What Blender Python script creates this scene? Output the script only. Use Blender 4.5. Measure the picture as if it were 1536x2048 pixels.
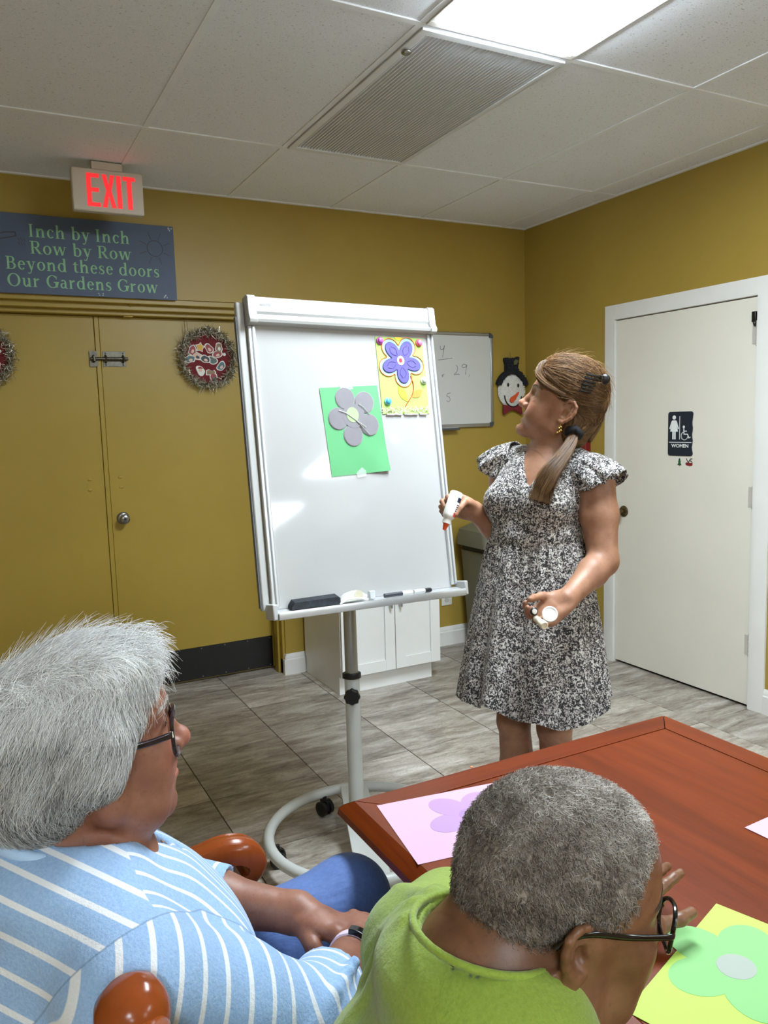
import bpy, bmesh, math, random
import numpy as np
from mathutils import Vector, Matrix, noise as mnoise

# ------------------------------------------------------------------ clear
for o in list(bpy.data.objects):
    bpy.data.objects.remove(o)
SC = bpy.context.scene
COL = SC.collection
PI = math.pi

# ------------------------------------------------------------------ camera
CAM_H = 1.493
YAW, PITCH, ROLL = 0.483067, -0.1161035, -0.0283165
FPX = 1564.2
cam_d = bpy.data.cameras.new('camera')
cam = bpy.data.objects.new('camera', cam_d)
COL.objects.link(cam)
cam_d.sensor_fit = 'VERTICAL'
cam_d.sensor_height = 24.0
cam_d.lens = 24.0 * FPX / 2048.0
cam_d.clip_start = 0.05
fw = Vector((math.sin(YAW) * math.cos(PITCH), math.cos(YAW) * math.cos(PITCH), math.sin(PITCH)))
rt = Vector((math.cos(YAW), -math.sin(YAW), 0))
up = rt.cross(fw)
r2 = math.cos(ROLL) * rt + math.sin(ROLL) * up
u2 = -math.sin(ROLL) * rt + math.cos(ROLL) * up
cam.matrix_world = Matrix(((r2.x, u2.x, -fw.x, 0), (r2.y, u2.y, -fw.y, 0), (r2.z, u2.z, -fw.z, CAM_H), (0, 0, 0, 1)))
SC.camera = cam

# ------------------------------------------------------------------ world, exposure
wd = bpy.data.worlds.new('world')
SC.world = wd
wd.use_nodes = True
wd.node_tree.nodes['Background'].inputs[0].default_value = (0.9, 0.93, 1.0, 1)
wd.node_tree.nodes['Background'].inputs[1].default_value = 0.05
SC.view_settings.view_transform = 'Standard'
SC.view_settings.look = 'None'
SC.view_settings.gamma = 1.0
SC.view_settings.use_curve_mapping = False
SC.view_settings.exposure = 0.92
LAMP_W = 30.0          # radiance of the ceiling light diffusers
LAMP_BACK = 26.0        # the weaker troffers further back in the room

# ------------------------------------------------------------------ room numbers (metres)
XR, YB, ZC = 3.375, 4.31, 2.728
XL, YF, XRR, YRET = -2.3, -5.6, 5.6, 1.75
DOORY = 4.47
TABLE_Z = 0.76

# ------------------------------------------------------------------ helpers
ORIG = {}
def s2l(c):
    return tuple((v / 12.92 if v <= 0.04045 else ((v + 0.055) / 1.055) ** 2.4) for v in c)
def rgb(r, g, b):
    return s2l((r / 255.0, g / 255.0, b / 255.0)) + (1.0,)

class NT:
    """small node-tree writer"""
    def __init__(self, name):
        self.m = bpy.data.materials.new(name)
        self.m.use_nodes = True
        self.t = self.m.node_tree
        self.b = self.t.nodes['Principled BSDF']
    def n(self, kind, **kw):
        x = self.t.nodes.new(kind)
        for k, v in kw.items():
            setattr(x, k, v)
        return x
    def l(self, a, b):
        self.t.links.new(a, b)
    def coord(self, out='Object', scale=(1, 1, 1), rot=(0, 0, 0), loc=(0, 0, 0)):
        tc = self.n('ShaderNodeTexCoord')
        mp = self.n('ShaderNodeMapping')
        mp.inputs['Scale'].default_value = scale
        mp.inputs['Rotation'].default_value = rot
        mp.inputs['Location'].default_value = loc
        self.l(tc.outputs[out], mp.inputs[0])
        return mp.outputs[0]
    def noise(self, vec, scale, detail=4, rough=0.5, dist=0.0):
        x = self.n('ShaderNodeTexNoise')
        x.inputs['Scale'].default_value = scale
        x.inputs['Detail'].default_value = detail
        x.inputs['Roughness'].default_value = rough
        x.inputs['Distortion'].default_value = dist
        if vec is not None:
            self.l(vec, x.inputs['Vector'])
        return x.outputs['Fac']
    def ramp(self, fac, stops, mode='LINEAR'):
        x = self.n('ShaderNodeValToRGB')
        x.color_ramp.interpolation = mode
        el = x.color_ramp.elements
        while len(el) < len(stops):
            el.new(0.5)
        for e, (p, c) in zip(el, stops):
            e.position = p
            e.color = c
        self.l(fac, x.inputs[0])
        return x.outputs[0]
    def mix(self, fac, a, b, mode='MIX'):
        x = self.n('ShaderNodeMix', data_type='RGBA', blend_type=mode)
        for i, v in ((0, fac), (6, a), (7, b)):
            if hasattr(v, 'is_output'):
                self.l(v, x.inputs[i])
            else:
                x.inputs[i].default_value = v
        return x.outputs[2]
    def math(self, op, a, b=0.0, c=0.0):
        x = self.n('ShaderNodeMath', operation=op)
        for i, v in enumerate((a, b, c)):
            if hasattr(v, 'is_output'):
                self.l(v, x.inputs[i])
            else:
                x.inputs[i].default_value = v
        return x.outputs[0]
    def attr(self, name):
        x = self.n('ShaderNodeAttribute')
        x.attribute_name = name
        return x
    def bump(self, h, strength=0.3, dist=0.01):
        x = self.n('ShaderNodeBump')
        x.inputs['Strength'].default_value = strength
        x.inputs['Distance'].default_value = dist
        self.l(h, x.inputs['Height'])
        self.l(x.outputs[0], self.b.inputs['Normal'])
    def set(self, **kw):
        for k, v in kw.items():
            k = {'color': 'Base Color', 'rough': 'Roughness', 'metal': 'Metallic', 'spec': 'Specular IOR Level',
                 'coat': 'Coat Weight', 'coatr': 'Coat Roughness', 'sss': 'Subsurface Weight', 'trans': 'Transmission Weight',
                 'alpha': 'Alpha', 'sheen': 'Sheen Weight', 'ior': 'IOR', 'aniso': 'Anisotropic'}.get(k, k)
            if hasattr(v, 'is_output'):
                self.l(v, self.b.inputs[k])
            else:
                self.b.inputs[k].default_value = v
        return self

MATS = {}
def mat(name, c, rough=0.5, metal=0.0, var=0.06, vscale=8.0, bump=0.0, bscale=60.0, **kw):
    """plain procedural material: colour with slight noise variation and optional fine relief"""
    if name in MATS:
        return MATS[name]
    t = NT(name)
    col = rgb(*c)
    v = t.coord()
    f = t.noise(v, vscale, 4)
    d = tuple(x * (1 - var) for x in col[:3]) + (1,)
    e = tuple(min(1, x * (1 + var)) for x in col[:3]) + (1,)
    t.set(color=t.ramp(f, [(0.3, d), (0.7, e)]), rough=rough, metal=metal, **kw)
    if bump:
        t.bump(t.noise(v, bscale, 3), bump, 0.004)
    MATS[name] = t.m
    return t.m

class MB:
    """collects geometry of one part (world coordinates)"""
    def __init__(self, M=None):
        self.v, self.f, self.M = [], [], M
    def add(self, vs, fs, M=None):
        n = len(self.v)
        for p in vs:
            p = Vector(p)
            if M is not None:
                p = M @ p
            if self.M is not None:
                p = self.M @ p
            self.v.append(tuple(p))
        self.f += [tuple(i + n for i in f) for f in fs]
        return self
    def box(self, x0, x1, y0, y1, z0, z1, M=None):
        vs = [(x0, y0, z0), (x1, y0, z0), (x1, y1, z0), (x0, y1, z0), (x0, y0, z1), (x1, y0, z1), (x1, y1, z1), (x0, y1, z1)]
        return self.add(vs, [(3, 2, 1, 0), (4, 5, 6, 7), (0, 1, 5, 4), (1, 2, 6, 5), (2, 3, 7, 6), (3, 0, 4, 7)], M)
    def quadbar(self, a, b, w, h, upv=(0, 0, 1)):
        a, b, upv = Vector(a), Vector(b), Vector(upv)
        d = (b - a).normalized()
        s = d.cross(upv).normalized()
        u = s.cross(d)
        vs = []
        for p in (a, b):
            vs += [p - s * w / 2 - u * h / 2, p + s * w / 2 - u * h / 2, p + s * w / 2 + u * h / 2, p - s * w / 2 + u * h / 2]
        return self.add(vs, [(0, 1, 2, 3), (7, 6, 5, 4), (0, 4, 5, 1), (1, 5, 6, 2), (2, 6, 7, 3), (3, 7, 4, 0)])
    def tube(self, path, r, seg=10, closed=False, caps=True):
        P = [Vector(p) for p in path]
        n = len(P)
        R = r if hasattr(r, '__len__') else [r] * n
        vs, fs = [], []
        nrm = None
        for i in range(n):
            if closed:
                d = P[(i + 1) % n] - P[i - 1]
            else:
                d = P[min(i + 1, n - 1)] - P[max(i - 1, 0)]
            d.normalize()
            if nrm is None:
                nrm = d.orthogonal().normalized()
            nrm = (nrm - d * nrm.dot(d))
            if nrm.length < 1e-6:
                nrm = d.orthogonal()
            nrm.normalize()
            bn = d.cross(nrm)
            for k in range(seg):
                a = 2 * PI * k / seg
                vs.append(P[i] + (nrm * math.cos(a) + bn * math.sin(a)) * R[i])
        for i in range(n if closed else n - 1):
            for k in range(seg):
                a = i * seg + k
                b = i * seg + (k + 1) % seg
                c = ((i + 1) % n) * seg + (k + 1) % seg
                d_ = ((i + 1) % n) * seg + k
                fs.append((a, b, c, d_))
        if caps and not closed:
            fs.append(tuple(range(seg))[::-1])
            fs.append(tuple((n - 1) * seg + k for k in range(seg)))
        return self.add(vs, fs)
    def lathe(self, prof, M=None, seg=24, a0=0.0, a1=2 * PI):
        """prof: list of (r, z), spun about local z"""
        full = abs(a1 - a0 - 2 * PI) < 1e-6
        m = seg if full else seg + 1
        vs, fs = [], []
        for (r, z) in prof:
            for k in range(m):
                a = a0 + (a1 - a0) * k / seg
                vs.append((r * math.cos(a), r * math.sin(a), z))
        for i in range(len(prof) - 1):
            for k in range(seg):
                b = (k + 1) % m
                fs.append((i * m + k, i * m + b, (i + 1) * m + b, (i + 1) * m + k))
        if full:
            if prof[0][0] > 1e-6:
                fs.append(tuple(range(m))[::-1])
            if prof[-1][0] > 1e-6:
                fs.append(tuple((len(prof) - 1) * m + k for k in range(m)))
        return self.add(vs, fs, M)
    def prism(self, poly, z0, z1, M=None):
        n = len(poly)
        vs = [(x, y, z0) for x, y in poly] + [(x, y, z1) for x, y in poly]
        fs = [tuple(range(n))[::-1], tuple(range(n, 2 * n))]
        fs += [(i, (i + 1) % n, n + (i + 1) % n, n + i) for i in range(n)]
        return self.add(vs, fs, M)
    def ell(self, c, r, seg=16, rings=10, M=None):
        vs, fs = [], []
        for i in range(rings + 1):
            t = PI * i / rings
            for k in range(seg):
                a = 2 * PI * k / seg
                vs.append((c[0] + r[0] * math.sin(t) * math.cos(a), c[1] + r[1] * math.sin(t) * math.sin(a), c[2] + r[2] * math.cos(t)))
        for i in range(rings):
            for k in range(seg):
                b = (k + 1) % seg
                fs.append((i * seg + k, (i + 1) * seg + k, (i + 1) * seg + b, i * seg + b))
        return self.add(vs, fs, M)
    def loft(self, rings, cap0=True, cap1=True, closed=True):
        n = len(rings[0])
        vs = [p for r in rings for p in r]
        fs = []
        for i in range(len(rings) - 1):
            for k in range(n if closed else n - 1):
                b = (k + 1) % n
                fs.append((i * n + k, i * n + b, (i + 1) * n + b, (i + 1) * n + k))
        if cap0:
            fs.append(tuple(range(n))[::-1])
        if cap1:
            fs.append(tuple((len(rings) - 1) * n + k for k in range(n)))
        return self.add(vs, fs)
    def build(self, name, m, parent=None, **kw):
        return link_mesh(name, self.v, self.f, m, parent, **kw)

def origin_of(o):
    return ORIG.get(o.name, Vector((0, 0, 0)))

def link_mesh(name, v, f, m, parent=None, smooth=40, bevel=0.0, bseg=2, weld=0.0, fixn=True, attrs=None):
    me = bpy.data.meshes.new(name)
    V = np.asarray(v, dtype=np.float64)
    if parent is not None:
        base = origin_of(parent)
    else:
        base = Vector(((V[:, 0].min() + V[:, 0].max()) / 2, (V[:, 1].min() + V[:, 1].max()) / 2, V[:, 2].min()))
    V = V - np.array(base)
    me.from_pydata(V.tolist(), [], f if isinstance(f, list) else f.tolist())
    if weld or fixn:
        bm = bmesh.new()
        bm.from_mesh(me)
        bmesh.ops.remove_doubles(bm, verts=bm.verts, dist=max(weld, 1e-6))
        bmesh.ops.recalc_face_normals(bm, faces=bm.faces)
        bm.to_mesh(me)
        bm.free()
    if attrs:
        for an, (kind, data) in attrs.items():
            at = me.attributes.new(an, kind, 'POINT')
            data = np.asarray(data, dtype=np.float32)
            at.data.foreach_set('value' if kind == 'FLOAT' else ('color' if kind == 'FLOAT_COLOR' else 'vector'), data.ravel())
    if smooth:
        me.polygons.foreach_set('use_smooth', [True] * len(me.polygons))
        if smooth < 180:
            me.set_sharp_from_angle(angle=math.radians(smooth))
    o = bpy.data.objects.new(name, me)
    COL.objects.link(o)
    if m is not None:
        me.materials.append(m)
    if parent is None:
        o.location = base
        ORIG[o.name] = Vector(base)
    else:
        o.parent = parent
        ORIG[o.name] = Vector(base)
    if bevel:
        b = o.modifiers.new('bevel', 'BEVEL')
        b.width = bevel
        b.segments = bseg
        b.limit_method = 'ANGLE'
        b.angle_limit = math.radians(40)
        b.harden_normals = False
    return o

def tag(o, label=None, cat=None, group=None, kind=None):
    if label: o['label'] = label
    if cat: o['category'] = cat
    if group: o['group'] = group
    if kind: o['kind'] = kind
    return o
def thing(name, loc, label, cat, group=None):
    o = bpy.data.objects.new(name, None)
    COL.objects.link(o)
    o.empty_display_size = 0.05
    o.location = loc
    ORIG[o.name] = Vector(loc)
    return tag(o, label, cat, group)
def share(o, name, offset, parent=None):
    """another piece with the same mesh data"""
    c = bpy.data.objects.new(name, o.data)
    COL.objects.link(c)
    c.parent = parent if parent is not None else o.parent
    c.location = Vector(o.location) + Vector(offset)
    ORIG[c.name] = ORIG.get(o.name, Vector((0, 0, 0)))
    return c
def struct(o):
    o['kind'] = 'structure'
    return o
def frame(o, ex, ey, ez):
    """matrix from an origin and three axes"""
    ex, ey, ez = Vector(ex), Vector(ey), Vector(ez)
    return Matrix(((ex.x, ey.x, ez.x, o[0]), (ex.y, ey.y, ez.y, o[1]), (ex.z, ey.z, ez.z, o[2]), (0, 0, 0, 1)))
def bez(pts, n=12):
    """Catmull-Rom through points"""
    P = [Vector(p) for p in pts]
    P = [2 * P[0] - P[1]] + P + [2 * P[-1] - P[-2]]
    out = []
    for i in range(1, len(P) - 2):
        for k in range(n):
            t = k / n
            a, b, c, d = P[i - 1], P[i], P[i + 1], P[i + 2]
            out.append(0.5 * ((2 * b) + (c - a) * t + (2 * a - 5 * b + 4 * c - d) * t * t + (3 * b - a - 3 * c + d) * t ** 3))
    out.append(P[-2])
    return out
def arc(cx, cy, rx, ry, a0, a1, n=24):
    return [(cx + rx * math.cos(math.radians(a0 + (a1 - a0) * i / n)), cy + ry * math.sin(math.radians(a0 + (a1 - a0) * i / n))) for i in range(n + 1)]
def text_mesh(s, size, bold=0.0, align='LEFT'):
    cu = bpy.data.curves.new('txt', 'FONT')
    cu.body = s
    cu.size = size
    cu.offset = bold
    cu.align_x = align
    o = bpy.data.objects.new('txt', cu)
    COL.objects.link(o)
    dg = bpy.context.evaluated_depsgraph_get()
    me = o.evaluated_get(dg).to_mesh()
    vs = [tuple(v.co) for v in me.vertices]
    fs = [tuple(p.vertices) for p in me.polygons]
    o.evaluated_get(dg).to_mesh_clear()
    bpy.data.objects.remove(o)
    bpy.data.curves.remove(cu)
    return vs, fs

# ------------------------------------------------------------------ surface materials
def wall_mat():
    t = NT('yellow_paint')
    v = t.coord()
    a = t.noise(v, 2.2, 5, 0.6)
    b = t.noise(v, 260, 2)
    c = t.ramp(a, [(0.3, rgb(160, 134, 60)), (0.7, rgb(168, 142, 65))])
    t.set(color=c, rough=0.42, spec=0.35)
    t.bump(b, 0.12, 0.002)
    return t.m
def door_paint():
    t = NT('yellow_door_paint')
    v = t.coord()
    a = t.noise(v, 1.6, 5, 0.65)
    s = t.noise(t.coord(scale=(3, 3, 1.2)), 3.0, 6, 0.7)
    c = t.ramp(a, [(0.3, rgb(161, 135, 54)), (0.7, rgb(169, 143, 59))])
    sm = t.ramp(s, [(0.62, (0, 0, 0, 1)), (0.85, (0.35, 0.35, 0.35, 1))])
    t.set(color=t.mix(sm, c, rgb(150, 118, 44)), rough=0.38, spec=0.4)
    t.bump(t.noise(t.coord(scale=(1, 1, 0.2)), 120, 2), 0.06, 0.002)
    return t.m
def floor_mat():
    t = NT('stone_tile')
    inf = t.n('ShaderNodeObjectInfo')
    tc = t.n('ShaderNodeTexCoord')
    add = t.n('ShaderNodeVectorMath', operation='ADD')
    sc = t.n('ShaderNodeVectorMath', operation='SCALE')
    t.l(inf.outputs['Random'], sc.inputs[0])
    sc.inputs['Scale'].default_value = 37.0
    t.l(tc.outputs['Object'], add.inputs[0])
    t.l(sc.outputs[0], add.inputs[1])
    mp = t.n('ShaderNodeMapping')
    mp.inputs['Scale'].default_value = (1.1, 4.2, 1)
    mp.inputs['Rotation'].default_value = (0, 0, 0.25)
    t.l(add.outputs[0], mp.inputs[0])
    a = t.noise(mp.outputs[0], 3.2, 8, 0.62, 0.9)
    b = t.noise(mp.outputs[0], 14, 8, 0.7, 0.4)
    g = t.noise(add.outputs[0], 90, 4, 0.7)
    c = t.ramp(a, [(0.32, rgb(90, 76, 64)), (0.44, rgb(132, 118, 105)), (0.56, rgb(170, 160, 148)), (0.70, rgb(212, 206, 197))])
    c = t.mix(t.ramp(b, [(0.35, (0, 0, 0, 1)), (0.7, (0.55, 0.55, 0.55, 1))]), c, rgb(200, 194, 184))
    c = t.mix(t.ramp(b, [(0.28, (0.5, 0.5, 0.5, 1)), (0.42, (0, 0, 0, 1))]), c, rgb(92, 78, 68))
    c = t.mix(t.ramp(g, [(0.35, (0.25, 0.25, 0.25, 1)), (0.6, (0, 0, 0, 1))]), c, rgb(96, 86, 78))
    hv = t.n('ShaderNodeHueSaturation')
    t.l(c, hv.inputs['Color'])
    mr = t.n('ShaderNodeMapRange')
    mr.inputs[3].default_value = 0.85
    mr.inputs[4].default_value = 1.15
    t.l(inf.outputs['Random'], mr.inputs[0])
    t.l(mr.outputs[0], hv.inputs['Value'])
    t.set(color=hv.outputs[0], rough=t.math('MULTIPLY_ADD', b, 0.2, 0.26), spec=0.4)
    t.bump(t.noise(mp.outputs[0], 20, 6, 0.6), 0.12, 0.003)
    return t.m
def ceil_mat():
    t = NT('acoustic_tile')
    v = t.coord(scale=(1, 2.3, 1))
    a = t.noise(v, 70, 3, 0.5)
    b = t.noise(t.coord(), 380, 2)
    c = t.ramp(a, [(0.30, rgb(184, 186, 190)), (0.36, rgb(240, 244, 252))])
    t.set(color=t.mix(t.ramp(b, [(0.33, (0.25, 0.25, 0.25, 1)), (0.5, (0, 0, 0, 1))]), c, rgb(160, 155, 150)), rough=0.95, spec=0.1)
    h = t.math('ADD', t.ramp(a, [(0.30, (0, 0, 0, 1)), (0.40, (1, 1, 1, 1))]), t.math('MULTIPLY', b, 0.4))
    t.bump(h, 0.35, 0.004)
    return t.m
M_WALL = wall_mat()
M_DOORY = door_paint()
M_FLOOR = floor_mat()
M_CEIL = ceil_mat()
M_GROUT = mat('dark_grout', (82, 74, 66), 0.9, var=0.15, vscale=30)
M_GRID = mat('ceiling_grid_white', (238, 242, 248), 0.6, var=0.03)
M_WHITE = mat('white_trim_paint', (226, 224, 219), 0.4, var=0.02, bump=0.03)
M_WDOOR = mat('white_door_paint', (224, 219, 206), 0.42, var=0.025, vscale=2.5, bump=0.04, bscale=90)
M_CHROME = mat('brushed_steel', (150, 148, 144), 0.28, 1.0, var=0.08, vscale=40)
M_DKMETAL = mat('dark_bronze_metal', (118, 104, 78), 0.3, 1.0, var=0.1, vscale=30)
M_BLACK = mat('black_plastic', (16, 16, 17), 0.4, var=0.1)

def emis(name, col, power, base=(0.8, 0.8, 0.8, 1)):
    t = NT(name)
    v = t.coord()
    n = t.noise(v, 1.5, 2)
    t.set(color=base, rough=0.5)
    t.b.inputs['Emission Color'].default_value = col
    mr = t.math('MULTIPLY_ADD', n, 0.04 * power, 0.98 * power)
    t.l(mr, t.b.inputs['Emission Strength'])
    return t.m

# ------------------------------------------------------------------ floor
T = 0.4553
fl = struct(MB().box(XL, XRR, YF, DOORY + 0.15, -0.06, -0.004).build('floor', M_GROUT))
tile0 = None
for i in range(-5, 6):
    for j in range(-4, 5):
        x0, y0 = 1.2003 + i * T, 2.978 + j * T
        x1, y1 = min(x0 + T, XR + 0.02), min(y0 + T, DOORY + 0.12)
        if x1 - x0 < 0.02 or y1 - y0 < 0.02:
            continue
        full = abs(x1 - x0 - T) < 1e-6 and abs(y1 - y0 - T) < 1e-6
        g = 0.0022
        if full and tile0 is not None:
            share(tile0, 'floor_tile', (x0 - tile0_xy[0], y0 - tile0_xy[1], 0), fl)
            continue
        m = MB().box(x0 + g, x1 - g, y0 + g, y1 - g, -0.012, 0.0)
        o = m.build('floor_tile', M_FLOOR, fl, bevel=0.0015, bseg=1)
        if full:
            # recentre so that the shared mesh sits at its own origin
            tile0, tile0_xy = o, (x0, y0)
# plain tiled surface outside the part of the floor that the camera sees
def rest_floor():
    m = MB()
    x0, x1 = 1.2003 - 5 * T, 1.2003 + 6 * T
    y0 = 2.978 - 4 * T
    m.box(XL, XRR, YF, y0, -0.012, 0.0)
    m.box(XL, x0, y0, DOORY + .1, -0.012, 0.0)
    m.box(XR + 0.02, XRR, y0, YRET, -0.012, 0.0)
    t = NT('stone_tile_grid')
    v = t.coord('Object', loc=(0, 0, 0))
    br = t.n('ShaderNodeTexBrick')
    t.l(v, br.inputs['Vector'])
    br.offset = 0.0
    br.inputs['Color1'].default_value = rgb(150, 142, 132)
    br.inputs['Color2'].default_value = rgb(128, 119, 109)
    br.inputs['Mortar'].default_value = rgb(70, 63, 57)
    br.inputs['Scale'].default_value = 1.0
    br.inputs['Mortar Size'].default_value = 0.003
    br.inputs['Brick Width'].default_value = T
    br.inputs['Row Height'].default_value = T
    t.set(color=br.outputs[0], rough=0.35)
    o = m.build('floor_surface', t.m, fl)
    return o
rest_floor()

# ------------------------------------------------------------------ walls
OX0, OX1, OZ = -0.30, 1.572, 2.088      # door opening in the back wall
wb = MB()
wb.box(XL - 0.1, OX0, YB, YB + 0.3, 0, ZC + 0.1)
wb.box(OX1, XRR + 0.1, YB, YB + 0.3, 0, ZC + 0.1)
wb.box(OX0, OX1, YB, YB + 0.3, 2.168, ZC + 0.1)
wb.box(XL - 0.1, XRR, YB + 0.3, YB + 0.36, 0, ZC + 0.1)
w_back = struct(wb.build('wall_back', M_WALL))
# stepped yellow frame of the double door
cf = MB()
for (y0, y1, z0, x_in) in ((YB + 0.012, YB + 0.06, 2.140, 0.016), (YB + 0.055, YB + 0.115, 2.112, 0.030), (YB + 0.10, YB + 0.29, 2.090, 0.012)):
    cf.box(OX0 + x_in * 0.5, OX1 - x_in * 0.0, y0, y1, z0, 2.172)
    cf.box(OX1 - x_in, OX1 + 0.01, y0, y1, 0.0, 2.172)
    cf.box(OX0 - 0.01, OX0 + x_in, y0, y1, 0.0, 2.172)
struct(cf.build('trim_1', M_DOORY, bevel=0.003))
wr = MB()
DY0, DY1, DZ = 2.527, 3.456, 2.034
wr.box(XR, XR + 0.12, DY1 + 0.02, YB, 0, ZC + 0.1)
wr.box(XR, XR + 0.12, YRET, DY0 - 0.02, 0, ZC + 0.1)
wr.box(XR, XR + 0.12, DY0 - 0.02, DY1 + 0.02, DZ + 0.02, ZC + 0.1)
wr.box(XR + 0.12, XRR, YRET, YRET + 0.12, 0, ZC + 0.1)
w_right = struct(wr.build('wall_right', M_WALL))
struct(MB().box(XRR, XRR + 0.1, YF, YRET + 0.1, 0, ZC + 0.1).build('wall_far_right', M_WALL))
struct(MB().box(XL - 0.1, XL, YF, YB + 0.3, 0, ZC + 0.1).build('wall_left', M_WALL))
struct(MB().box(XL - 0.1, XRR + 0.1, YF - 0.1, YF, 0, ZC + 0.1).build('wall_front', M_WALL))

# ------------------------------------------------------------------ baseboards
def bboard(name, a, b, nrm, h=0.125):
    """moulded board from a to b along the floor, nrm points into the room"""
    a, b, nrm = Vector(a), Vector(b), Vector(nrm)
    prof = [(0, 0), (0.016, 0), (0.016, h * 0.72), (0.011, h * 0.76), (0.011, h * 0.88), (0.006, h * 0.95), (0.004, h), (0, h)]
    m = MB()
    r = []
    for p in (a, b):
        r.append([p + nrm * d + Vector((0, 0, z)) for d, z in prof])
    m.loft(r)
    return m
m = bboard('b', (OX1 - 0.0, YB, 0), (XR, YB, 0), (0, -1, 0))
m.loft([[Vector((OX1 - d, y, z)) for d, z in [(0, 0), (0.016, 0), (0.016, 0.09), (0.011, 0.095), (0.011, 0.11), (0.004, 0.125), (0, 0.125)]] for y in (YB - 0.016, YB + 0.05)])
struct(m.build('baseboard_back', M_WHITE))
m = bboard('b', (XR, DY1 + 0.085, 0), (XR, YB - 0.016, 0), (-1, 0, 0))
m2 = bboard('b', (XR, YRET, 0), (XR, DY0 - 0.085, 0), (-1, 0, 0))
m.add(m2.v, m2.f)
struct(m.build('baseboard_right', M_WHITE))
struct(bboard('b', (XL, YF, 0), (XL, YB, 0), (1, 0, 0)).build('baseboard_left', M_WHITE))
struct(bboard('b', (XL, YB, 0), (OX0, YB, 0), (0, -1, 0)).build('baseboard_back_left', M_WHITE))

# ------------------------------------------------------------------ ceiling with lay-in tiles
ce = struct(MB().box(XL - 0.1, XRR + 0.1, YF - 0.1, YB + 0.3, ZC + 0.06, ZC + 0.12).build('ceiling', M_GRID))
gx = [0.748 + 0.61 * k for k in range(-6, 9)]
gx = [XL] + [x for x in gx if XL + 0.05 < x < XRR - 0.05] + [XRR]
gy = [3.465 - 1.22 * k for k in range(-1, 9)]
gy = [YF] + sorted([y for y in gy if YF + 0.05 < y < YB - 0.05]) + [YB]
MAIN = (1.663, 1.635)
LIGHTS = [(MAIN[0], MAIN[1]), (3.493, -2.025), (3.493, -4.465), (-0.777, -2.025), (-0.777, -4.465)]
GRILLE = (1.663, 2.855)
def cell(x0, x1, y0, y1, p):
    return x0 < p[0] < x1 and y0 < p[1] < y1
tile_m = {}
for i in range(len(gx) - 1):
    for j in range(len(gy) - 1):
        x0, x1, y0, y1 = gx[i], gx[i + 1], gy[j], gy[j + 1]
        if any(cell(x0, x1, y0, y1, p) for p in LIGHTS + [GRILLE]):
            continue
        xs = [(x0, x1)]
        if x0 < XR - 0.01 < x1 and y1 > YRET + 0.3:
            xs = [(x0, XR)]
        elif x0 > XR - 0.02 and y0 > YRET - 0.2:
            continue
        for (a, b) in xs:
            key = (round(b - a, 3), round(y1 - y0, 3))
            if key in tile_m:
                o0, p0 = tile_m[key]
                share(o0, 'ceiling_tile', (a - p0[0], y0 - p0[1], 0), ce)
            else:
                o = MB().box(a + 0.006, b - 0.006, y0 + 0.006, y1 - 0.006, ZC + 0.004, ZC + 0.02).build('ceiling_tile', M_CEIL, ce)
                tile_m[key] = (o, (a, y0))
for x in gx[1:-1]:
    MB().box(x - 0.012, x + 0.012, YF, (YB if x < XR else YRET), ZC, ZC + 0.012).build('grid_bar', M_GRID, ce)
for y in gy[1:-1]:
    MB().box(XL, (XR if y > YRET else XRR), y - 0.012, y + 0.012, ZC - 0.0012, ZC + 0.0108).build('grid_bar', M_GRID, ce)
an = MB()
an.box(XL, XR, YB - 0.02, YB, ZC - 0.002, ZC + 0.01)
an.box(XR - 0.02, XR, YRET, YB, ZC - 0.0025, ZC + 0.01)
an.build('wall_angle', M_GRID, ce)

# ------------------------------------------------------------------ ceiling lights
M_DIFF = emis('lit_diffuser', (0.80, 0.915, 1.0, 1), LAMP_W)
M_DIFF2 = emis('lit_diffuser_rear', (0.80, 0.915, 1.0, 1), LAMP_BACK)
M_FIX = mat('light_frame_white', (222, 220, 214), 0.45, var=0.02)
LL = ['bright flat ceiling light panel beside the air return grille', 'ceiling light panel behind the camera toward the right, nearer one',
      'ceiling light panel behind the camera toward the right, farther one', 'ceiling light panel behind the camera toward the left, nearer one',
      'ceiling light panel behind the camera toward the left, farther one']
for k, (x, y) in enumerate(LIGHTS):
    t = thing('ceiling_light', (x, y, ZC - 0.01), LL[k], 'light', 'recessed ceiling light panels')
    f = MB()
    X0, X1, Y0, Y1 = x - 0.294, x + 0.294, y - 0.599, y + 0.599
    w = 0.03
    for b in ((X0, X1, Y0, Y0 + w), (X0, X1, Y1 - w, Y1), (X0, X0 + w, Y0 + w, Y1 - w), (X1 - w, X1, Y0 + w, Y1 - w)):
        f.box(b[0], b[1], b[2], b[3], ZC - 0.006, ZC + 0.03)
    f.build('frame', M_FIX, t, bevel=0.002)
    MB().loft([[Vector((x - a, y - b, zz)), Vector((x + a, y - b, zz)), Vector((x + a, y + b, zz)), Vector((x - a, y + b, zz))] for a, b, zz in ((0.262, 0.567, ZC + 0.012), (0.262, 0.567, ZC - 0.012), (0.235, 0.54, ZC - 0.026))]).build('diffuser', M_DIFF if k == 0 else M_DIFF2, t)  # drop below the grid added so the panel brightens the ceiling around it

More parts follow.
